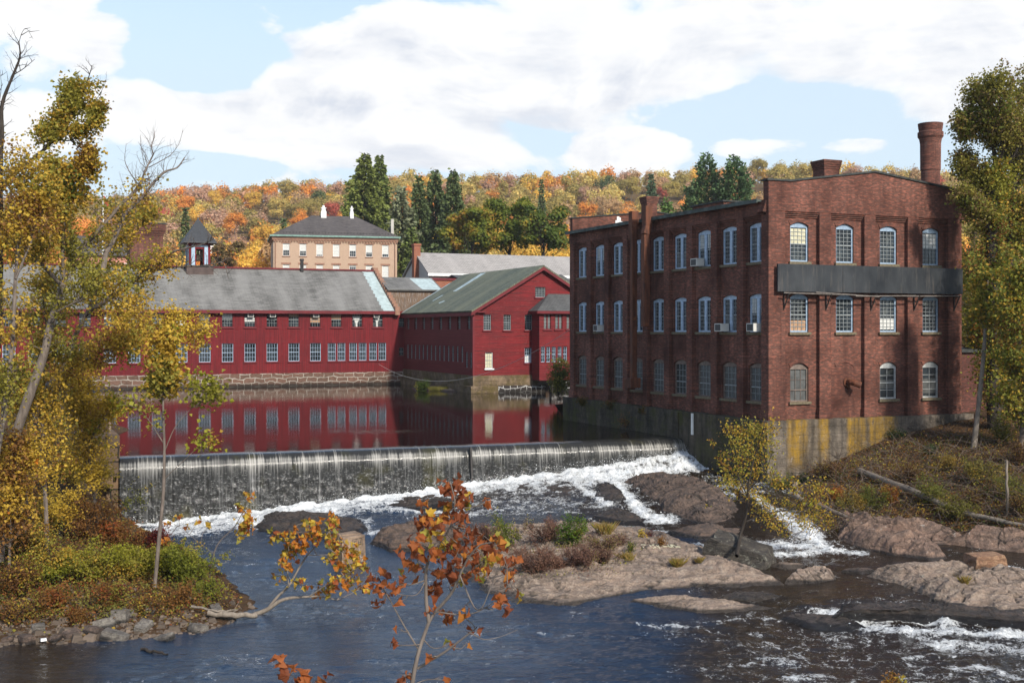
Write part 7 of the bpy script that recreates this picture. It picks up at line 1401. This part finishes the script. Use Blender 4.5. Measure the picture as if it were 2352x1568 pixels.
GREY1 = [(1, (1.0, 1.0, 1.0)), (1, (.86, .88, .82)), (1, (1.1, 1.03, .92)), (.5, (.74, .76, .68))]
HT = []
for k in range(5):
    V, Fc, C = broad(600 + k, 3400, .40, GREY1, (1, .9, 1.15, 1.0, .8)[k]); cm = meshdata('crown', V, [Fc], M['leaf_obj'], C); HT.append((cm, meshdata('trunk', np.vstack(trunk_arrays(k, 8, .22).V), [np.vstack(trunk_arrays(k, 8, .22).Q)], M['bark'], smooth=True)))
V, Fc, C = broad(611, 330, .62, GREY1); g = np.random.default_rng(7); bm_ = meshdata('crown', V, [Fc], M['leaf_obj'], C)
tw_ = trunk_arrays(21, 10, .2); gg = np.random.default_rng(5); lp = []; pth = wander(gg, (0, 0, 0), (0, 0, 1), 10, 6, .05); sprout(gg, tw_, lp, pth, .08, 26, 3.0, 1, .3, .12, .02, .7, .6); BT = meshdata('trunk', np.vstack(tw_.V), [np.vstack(tw_.Q)], M['bark'], smooth=True)
HP_ = {'orange': (.82, .37, .085), 'golden yellow': (.84, .55, .11), 'red': (.58, .15, .10), 'olive green': (.44, .35, .11), 'pale yellow green': (.64, .50, .17), 'salmon pink': (.64, .40, .28), 'rust brown': (.52, .34, .18), 'dark green': (.12, .16, .06)}
def hill_tree(x, y, w, colname, label, group, h=None, k=0, bare=False, z=None, rgb_=None):
    g = np.random.default_rng(int(abs(x * 13 + y * 7))); s = w / 10.0; sz = (h / 12.0) if h else s * g.uniform(.85, 1.15); zz = float(hill_z(np.array([x]), np.array([y]))[0]) if z is None else z
    root = empty('autumn_tree', (x, y, zz), g.uniform(0, 6.28), label, 'tree', group); root.scale = (s, s, sz)
    c = np.array(rgb_ if rgb_ is not None else HP_[colname]) * g.uniform(.85, 1.15)
    cr = mobj('crown', bm_ if bare else HT[k % 5][0], root); cr.color = (*np.clip(c, 0, 1), 1)
    mobj('trunk', BT if bare else HT[k % 5][1], root); return root
def landmark(u, v):
    L = [(120, 'behind the left yellow trees'), (330, 'above the brick tower'), (450, 'above the cupola'), (560, 'between the cupola and the tan hall'), (640, 'at the left shoulder of the tan hall'), (780, 'above the tan hall roof'), (900, 'beside the tallest spruces'), (1080, 'behind the dark spruce trio'), (1300, 'above the green maples'), (1480, 'above the far end of the brick mill'), (1580, 'by the small blue pine'), (1760, 'around the two dark pines'), (1950, 'above the mill roof chimney'), (2140, 'left of the smokestack'), (9999, 'behind the right bank trees')]
    for a, t_ in L:
        if u < a: return t_
GH = 'autumn trees on the wooded hillside'
hero = [(537, 505, 74, 'orange', 285), (612, 540, 80, 'golden yellow', 250), (378, 488, 48, 'red', 330), (455, 485, 60, 'golden yellow', 340), (495, 450, 56, 'golden yellow', 420), (425, 462, 56, 'orange', 420), (760, 478, 62, 'red', 300), (548, 555, 60, 'salmon pink', 250), (590, 590, 60, 'orange', 230), (425, 575, 60, 'golden yellow', 215), (580, 452, 54, 'golden yellow', 440), (640, 470, 60, 'pale yellow green', 380), (700, 470, 56, 'olive green', 360), (690, 495, 56, 'orange', 290), (1285, 500, 62, 'golden yellow', 235), (1310, 540, 60, 'orange', 225), (1350, 480, 66, 'orange', 280), (1400, 470, 60, 'rust brown', 300), (1440, 490, 56, 'orange', 280), (1345, 440, 52, 'salmon pink', 380), (1540, 430, 56, 'olive green', 340), (1450, 420, 54, 'olive green', 420), (660, 425, 50, 'olive green', 500), (500, 590, 66, 'dark green', 235), (1790, 400, 90, 'olive green', 215), (1740, 380, 60, 'olive green', 230), (1860, 395, 70, 'pale yellow green', 240), (1960, 395, 56, 'salmon pink', 330), (2060, 400, 60, 'rust brown', 300), (2090, 425, 50, 'olive green', 170), (330, 520, 70, 'orange', 240), (260, 520, 80, 'salmon pink', 250), (180, 520, 90, 'orange', 240), (90, 500, 90, 'golden yellow', 240), (1490, 500, 46, 'orange', 240), (1760, 460, 70, 'rust brown', 215), (1700, 480, 60, 'olive green', 215), (1550, 480, 50, 'rust brown', 250)]
placed = []
def size_word(w, v):
    return 'big' if w > 68 else ('small' if w < 50 else 'rounded')
for k, (u, v, w, cn, Y_) in enumerate(hero):
    ys_ = np.arange(190.0, 615.0, 3.0); xs_ = (u - CU) / F * ys_; er = np.abs(hill_z(xs_, ys_) + .68 * 1.15 * w / F * ys_ - (CZ + (CV - v) / F * ys_)); Y_ = float(ys_[er.argmin()])
    wm = w / F * Y_; p = P(u, v, Y_); hh = wm * 1.15; hill_tree(p[0], Y_, wm, cn, f'{size_word(w, v)} {cn} tree low on the hill {landmark(u, v)}', GH, hh, k); placed.append((p[0], Y_, wm * .5))
g = np.random.default_rng(2024)
cand = []
y = 235.0
while y < 690:
    row = 7.4 + (y - 235) * .006; half = 0.56 * y
    for x in np.arange(-half, half, row):
        xx = x + g.uniform(-.4, .4) * row; yy = y + g.uniform(-.5, .5) * row; cand.append((xx, yy))
    y += row * (1.0 if y < 420 else 1.25)
names = ['golden yellow', 'orange', 'salmon pink', 'rust brown', 'olive green', 'pale yellow green', 'dark green', 'red']
def pick(u, y, x=None):
    near = np.clip((540 - y) / 220, 0, 1); left = np.clip((1050 - u) / 700, 0, 1)
    w = np.array([.15 + .26 * near, .14 + .36 * near * left, .13, .13, .24, .30 * (1 - near * .5), .02, .03 + .03 * left]); w /= w.sum(); x = (u - CU) / F * y
    r = g.uniform() if g.uniform() < .45 else float(np.clip(.5 + 1.0 * fbm(np.array([x / 38]), np.array([y / 55]), 91, 3)[0], 0, .999)); return names[int(min(7, np.searchsorted(np.cumsum(w), r)))]
inst = []; far = []; nind = 0
for x, y in cand:
    u = CU + F * x / y
    if any((x - a) ** 2 + (y - b) ** 2 < (c + 3) ** 2 or (0 < b - y < 45 and abs(x / y - a / b) * b < c * .9) for a, b, c in placed): continue
    if y < 290 and (700 < u < 1300) and y < 250: continue
    w = g.uniform(8.5, 13.0)
    vis = -120 < u < 2460
    if vis and nind < 250 and y < 330 + 60 * (g.uniform() < .5):
        z = float(hill_z(np.array([x]), np.array([y]))[0]); v = CV - (z + 9 - CZ) / y * F; cn = pick(u, y); bare = g.uniform() < .10
        hill_tree(x, y, w, cn, f'{"half bare " if bare else ""}{"broad" if w > 11.3 else ("slim" if w < 9.6 else "round topped")} {cn} hill tree {landmark(u, v)}', GH, None, nind, bare); nind += 1
    else: far.append((x, y, w))
# the far wood reads as one mass: one object
VV = []; FF = []; CC = []; nv = 0
FT = [broad(700 + k, 560, .74, GREY1, (1, .9, 1.1, .85)[k]) for k in range(4)]
for x, y, w in far:
    V, Fc, C = FT[int(g.integers(4))]; a = g.uniform(0, 6.28); s = w / 10; z = float(hill_z(np.array([x]), np.array([y]))[0]); u = CU + F * x / y
    ca, sa = math.cos(a), math.sin(a); Vr = np.stack([(V[:, 0] * ca - V[:, 1] * sa) * s + x, (V[:, 0] * sa + V[:, 1] * ca) * s + y, (V[:, 2] - 2.2) * s * g.uniform(.85, 1.15) + z], 1)
    c = np.array(HP_[pick(u, y)]) * g.uniform(.8, 1.15); VV.append(Vr); FF.append(Fc + nv); nv += len(V); CC.append(C * c)
tag(mobj('far_wood', meshdata('far_wood', np.vstack(VV), [np.vstack(FF)], M['leaf'], np.vstack(CC))), 'far wooded hilltop in mixed autumn colours', 'wood', None, 'stuff')

def conifer(label, u, vtop, wpx, Y_, zbase, seed, col, pine=False, group='evergreens below the hill', dens=1.0):
    g = np.random.default_rng(seed); top = P(u, vtop, Y_); H = top[2] - zbase; R = wpx / F * Y_ / 2; org = np.array([top[0], Y_, zbase]); root = empty('pine_tree' if pine else 'spruce_tree', org, 0, label, 'tree', group)
    W = Wood(); W.tube([(0, 0, 0), (0, 0, H * .5), (0, 0, H)], [.04 * R + .12, .03 * R + .06, .02], 6); pos = []; dirs = []
    nl = int((26 if not pine else 15) * dens * max(1, H / 22)); 
    for i in range(nl):
        f = (i + .5) / nl; z = H * (.10 + .90 * f) if not pine else H * (.30 + .7 * f); rr = R * ((1 - f) ** .95 * (1 + .12 * g.normal()) + .03) if not pine else R * (1 - f ** 2.2) * g.uniform(.7, 1.1) + .2
        for a in np.arange(0, 6.28, 6.28 / (7 if not pine else 6)) + g.uniform(0, 6):
            r = rr * g.uniform(.62, 1.22); m_ = 5; t_ = np.linspace(0, 1, m_); dz = (-.28 * t_ * r + .16 * r * t_ ** 2 + .02) if not pine else (.12 * r * t_ + .18 * r * t_ ** 2)
            b = np.stack([np.cos(a) * t_ * r, np.sin(a) * t_ * r, z + dz], 1); W.tube(b, np.linspace(.035, .01, m_), 3)
            q = int(max(4, (34 if not pine else 44) * r / 2.2)); tt = g.uniform(.22, 1.05, q) ** (.8 if not pine else .5); pp = np.stack([np.cos(a) * tt * r, np.sin(a) * tt * r, z + np.interp(tt, t_, dz)], 1) + g.normal(0, .16 if not pine else .32, (q, 3)); pp[:, 2] -= .12 * (not pine); pos.append(pp); dirs.append(np.tile([np.cos(a), np.sin(a), -.35 if not pine else .35], (q, 1)))
    pos = np.vstack(pos); d = np.vstack(dirs) + g.normal(0, .38, pos.shape); d /= np.linalg.norm(d, axis=1, keepdims=True); s = g.uniform(.45, .9, len(pos))[:, None] * (1 if not pine else .9)
    sd = np.cross(d, g.normal(0, 1, d.shape)); sd /= np.linalg.norm(sd, axis=1, keepdims=True); V = np.stack([pos, pos + d * s * .5 + sd * s * .34, pos + d * s, pos + d * s * .5 - sd * s * .34], 1).reshape(-1, 3); n = len(pos)
    C = np.repeat(np.array(col) * g.uniform(.6, 1.5, (n, 1)), 4, 0); W.build('trunk', M['bark_dark'], root); mobj('crown', meshdata('crown', V, [np.arange(4 * n).reshape(n, 4)], M['needle'], C), root); return root
SG = (.115, .145, .036); SD = (.085, .115, .040); SB = (.17, .185, .10)
conifer('tallest broad spruce rising behind the tan hall roof', 838, 352, 250, 232, 10, 1, (.155, .180, .040), dens=1.6)
conifer('narrow spruce pressed against the right of the tallest one', 872, 356, 160, 240, 10, 2, SG, dens=1.4)
conifer('left dark spruce of the trio right of the tan hall', 962, 402, 130, 236, 10, 3, SD, dens=1.2)
conifer('middle dark spruce of the trio right of the tan hall', 1000, 388, 150, 240, 10, 4, SD, dens=1.3)
conifer('right dark spruce of the trio right of the tan hall', 1042, 390, 150, 232, 10, 5, SD, dens=1.3)
conifer('greyish drooping spruce just right of the tan hall', 922, 428, 170, 215, 10, 6, SB, dens=1.3)
conifer('low dark spruce between the tan hall and the pale roof', 945, 520, 110, 205, 10, 7, SG)
conifer('small lone dark spruce high on the hill above the green maples', 1244, 410, 36, 380, float(hill_z(np.array([10.]), np.array([380.]))[0]), 8, SD)
conifer('left dark long needled pine above the brick mill roof', 1622, 355, 120, 225, 12, 9, (.075, .125, .045), True, dens=1.4)
conifer('right dark long needled pine above the brick mill roof', 1688, 362, 124, 220, 12, 10, (.075, .125, .045), True, dens=1.4)
conifer('blue green pine above the far mill chimney', 1496, 398, 46, 300, 30, 11, (.075, .115, .06), dens=1.0)
conifer('little bright green pine behind the mill chimney', 1532, 462, 60, 210, 14, 12, (.08, .14, .03), True)
conifer('small dark spruce left of the cupola roof', 426, 474, 40, 260, 14, 13, SD)
conifer('tiny dark spruce left of the tan hall roof', 652, 500, 30, 270, 18, 14, SD)
# green maples
def maple(label, u, v, wpx, hpx, Y_, seed, P_, n=9000, size=.42, zb=9.0):
    g = np.random.default_rng(seed); c = P(u, v, Y_); R = wpx / F * Y_ / 2; Hh = hpx / F * Y_ / 2; org = np.array([c[0], Y_, zb]); lobes = [(0, 0, c[2] - zb, R * .62, Hh * .7)]
    for k in range(22): a = g.uniform(0, 6.28); q = g.uniform(.35, .82); e = g.uniform(-.75, .8); lobes.append((math.cos(a) * q * R * math.sqrt(1 - e * e * .7), math.sin(a) * q * R * math.sqrt(1 - e * e * .7), c[2] - zb + e * Hh * .8, R * g.uniform(.18, .34), Hh * g.uniform(.16, .3)))
    pos, C = crown_blob(g, n, lobes, size, P_, .4); V, Fc, C = leaf_arrays(pos, size, C, g, 'wide', .6, 0, LASTN); root = empty('maple_tree', org, 0, label, 'tree', 'green maples below the hill')
    W = Wood(); p = wander(g, (0, 0, -.5), (0, 0, 1), c[2] - zb + .5, 6, .05); W.tube(p, np.linspace(.4, .15, len(p)), 7); sprout(g, W, [], p, .12, 26, R * 1.1, 1, .35, .12, .02, .75, .5); W.build('trunk', M['bark_dark'], root); mobj('crown', meshdata('crown', V, [Fc], M['leaf'], C), root)
MP = [(3, (.13, .165, .022)), (2, (.22, .215, .025)), (1.5, (.34, .27, .03)), (1, (.40, .22, .04))]
maple('left olive green maple behind the pale roof', 1085, 530, 150, 130, 200, 71, MP)
maple('tall middle green maple behind the pale roof', 1165, 515, 150, 150, 206, 72, [(3, (.115, .155, .02)), (2, (.18, .20, .024)), (.6, (.32, .27, .03))], 10000)
maple('right dark green maple behind the pale roof', 1245, 530, 130, 140, 198, 73, [(4, (.095, .135, .02)), (1, (.18, .19, .024)), (.5, (.34, .25, .03))])
maple('bare brown tangle of branches right of the cupola', 520, 590, 100, 90, 190, 74, [(2, (.16, .12, .05)), (2, (.22, .14, .06)), (1, OLV)], 1600, .4)
# ================================================================== sky, sun, camera
SUN_EL = math.radians(34); sh = np.array([0.52, -0.854]); sh = sh / np.linalg.norm(sh)
w = bpy.data.worlds.new('World'); SC.world = w; w.use_nodes = True; nt = w.node_tree; nt.nodes.clear()
class WT(NT):
    def __init__(s, tree): s.t = tree; s.mat = None
t = WT(nt)
sky = t.n('TexSky', sky_type='NISHITA', sun_disc=False, sun_elevation=SUN_EL, sun_rotation=math.atan2(sh[0], sh[1]), altitude=50, air_density=1.0, dust_density=0.8, ozone_density=1.6)
d = t.n('TexCoord').outputs['Generated']; dx, dy, dz = t.sep(d)
# cloud coordinates: azimuth, and height stretched so that decks flatten towards the horizon
az = t.math('ARCTAN2', dx, dy); el = t.math('ARCSINE', dz)
q = t.comb(az, t.math('MULTIPLY', el, 1.9), t.math('MULTIPLY', dy, 0.2))
def cloud_noise(off):
    v = t.vm('ADD', q, off)
    a = t.noise(v, 5.6, 12, 0.60, 0.35); return a
n0 = cloud_noise((0.0, 0.0, 0.0)); n1 = cloud_noise((0.018, 0.035, 0.0))
def ae(u, v): return math.atan2((u - CU) / F, 1.0), math.atan2((CV - v) / F, 1.0)
def blob(u, v, ru, rv, s):
    a, e = ae(u, v); k = t.vm('LENGTH', t.vm('MULTIPLY', t.vm('SUBTRACT', t.comb(az, el, 0.0), (a, e, 0.0)), (F / ru, F / rv, 0.0)))
    return t.math('MULTIPLY', t.ramp(k, [(0.0, 1.0), (0.5, 0.72), (1.0, 0.0)], 'EASE'), s)
cov = None
for b in [(60, 40, 200, 110, .32), (190, 130, 150, 95, .27), (90, 190, 120, 60, .16), (560, 30, 90, 60, .13), (610, 70, 60, 40, .12), (480, 60, 50, 30, .08), (330, 285, 200, 100, .30), (560, 290, 300, 110, .32), (110, 330, 200, 110, .26), (850, 250, 420, 150, .34), (1020, 130, 440, 150, .36), (1450, 120, 520, 190, .34), (1350, 240, 300, 90, .26), (1900, 90, 640, 170, .34), (2250, 200, 400, 150, .32), (900, 355, 420, 50, .20), (1430, 340, 170, 75, .30), (1260, 285, 80, 35, .16), (1750, 345, 150, 45, .26), (1960, 355, 110, 30, .22), (-500, 100, 500, 300, .25), (3000, 200, 600, 300, .25)]:
    x = blob(*b); cov = x if cov is None else t.math('MAXIMUM', cov, x)
for b in [(400, 90, 260, 120, -.18), (480, 185, 170, 60, -.16), (720, 30, 110, 70, -.12), (1750, 270, 420, 70, -.2), (490, 392, 190, 40, -.2), (1260, 330, 80, 40, -.1), (1830, 25, 90, 40, -.14), (1450, 20, 120, 30, -.08)]: cov = t.math('ADD', cov, blob(*b))
hi = t.ramp(el, [(0.30 / 1.0, 0.0), (0.48, -0.0)])
cov = t.math('ADD', cov, t.ramp(el, [(0.29, 0.0), (0.40, -0.12)]) if False else t.math('MULTIPLY', t.ramp(el, [(0.29, 0.0), (0.40, 1.0)]), -0.03))
dens0 = t.math('ADD', t.math('ADD', n0, cov), -0.02); dens1 = t.math('ADD', t.math('ADD', n1, cov), -0.02)
cm = t.ramp(dens0, [(0.545, 0.0), (0.59, 0.72), (0.66, 1.0)])
lit = t.math('ADD', 0.52, t.math('MULTIPLY', t.math('SUBTRACT', dens0, dens1), 8.0), clamp=True)
thick = t.ramp(dens0, [(0.66, 0.0), (0.95, 1.0)])
sh2 = t.noise(t.vm('MULTIPLY', q, (0.7, 1.5, 1)), 7.0, 9, 0.62)
gre = t.math('MULTIPLY', t.math('ADD', t.math('MULTIPLY', thick, 0.6), t.math('MULTIPLY', t.ramp(sh2, [(0.44, 0.0), (0.62, 1.0)]), 0.75), clamp=True), t.math('SUBTRACT', 1.15, lit), clamp=True)
ccol = t.mix(gre, (0.60, 0.60, 0.60), (0.415, 0.44, 0.49))
skyc = t.mix(1.0, sky.outputs[0], (0.125, 0.125, 0.125), 'MULTIPLY')
skyc = t.mix(t.ramp(el, [(0.0, 0.95), (0.20, 0.85), (0.30, 0.5), (0.45, 0.05)]), skyc, (0.40, 0.48, 0.545))
col = t.mix(cm, skyc, ccol)
bg = t.n('Background', {'Color': col, 'Strength': 1.0}); t.n('OutputWorld', {'Surface': bg.outputs[0]})
sun = bpy.data.lights.new('sun', 'SUN'); sun.energy = 3.0; sun.angle = math.radians(4.0); sun.color = (1.0, 0.93, 0.82)
so = bpy.data.objects.new('sun', sun); COL.objects.link(so); dirv = Vector((-sh[0] * math.cos(SUN_EL), -sh[1] * math.cos(SUN_EL), -math.sin(SUN_EL))); so.rotation_euler = dirv.to_track_quat('-Z', 'Y').to_euler(); so.location = (60, -40, 80)
cam = bpy.data.cameras.new('camera'); cam.sensor_width = 36; cam.lens = 36 * F / 2352; cam.shift_y = -(784 - CV) / 2352; cam.clip_start = .5; cam.clip_end = 6000
co = bpy.data.objects.new('camera', cam); COL.objects.link(co); co.location = (0, 0, CZ); co.rotation_euler = (PI / 2, 0, 0); SC.camera = co
SC.view_settings.view_transform = 'Standard'; SC.view_settings.look = 'None'; SC.view_settings.exposure = 0.85; SC.view_settings.gamma = 1.0
SC.render.engine = 'CYCLES'; SC.cycles.use_denoising = True
try: SC.cycles.denoiser = 'OPENIMAGEDENOISE'
except Exception: pass
SC.cycles.max_bounces = 6; SC.cycles.diffuse_bounces = 2; SC.cycles.glossy_bounces = 3; SC.cycles.transmission_bounces = 3; SC.cycles.transparent_max_bounces = 6; SC.cycles.caustics_reflective = False; SC.cycles.caustics_refractive = False; SC.cycles.sample_clamp_indirect = 6

hb = MB(); hb.box(-2600, 2600, -40, 2700, -4, 175); HZ = NT('haze_air'); pv = HZ.n('VolumePrincipled', {'Color': (0.90, 0.90, 0.92, 1), 'Density': 0.00011}); oo = HZ.n('OutputMaterial'); HZ.t.links.new(pv.outputs[0], oo.inputs['Volume'])
tag(hb.build('haze', HZ.mat), 'thin pale haze filling the valley air', 'haze', None, 'stuff')
SC.cycles.volume_bounces = 0; SC.cycles.volume_max_steps = 64
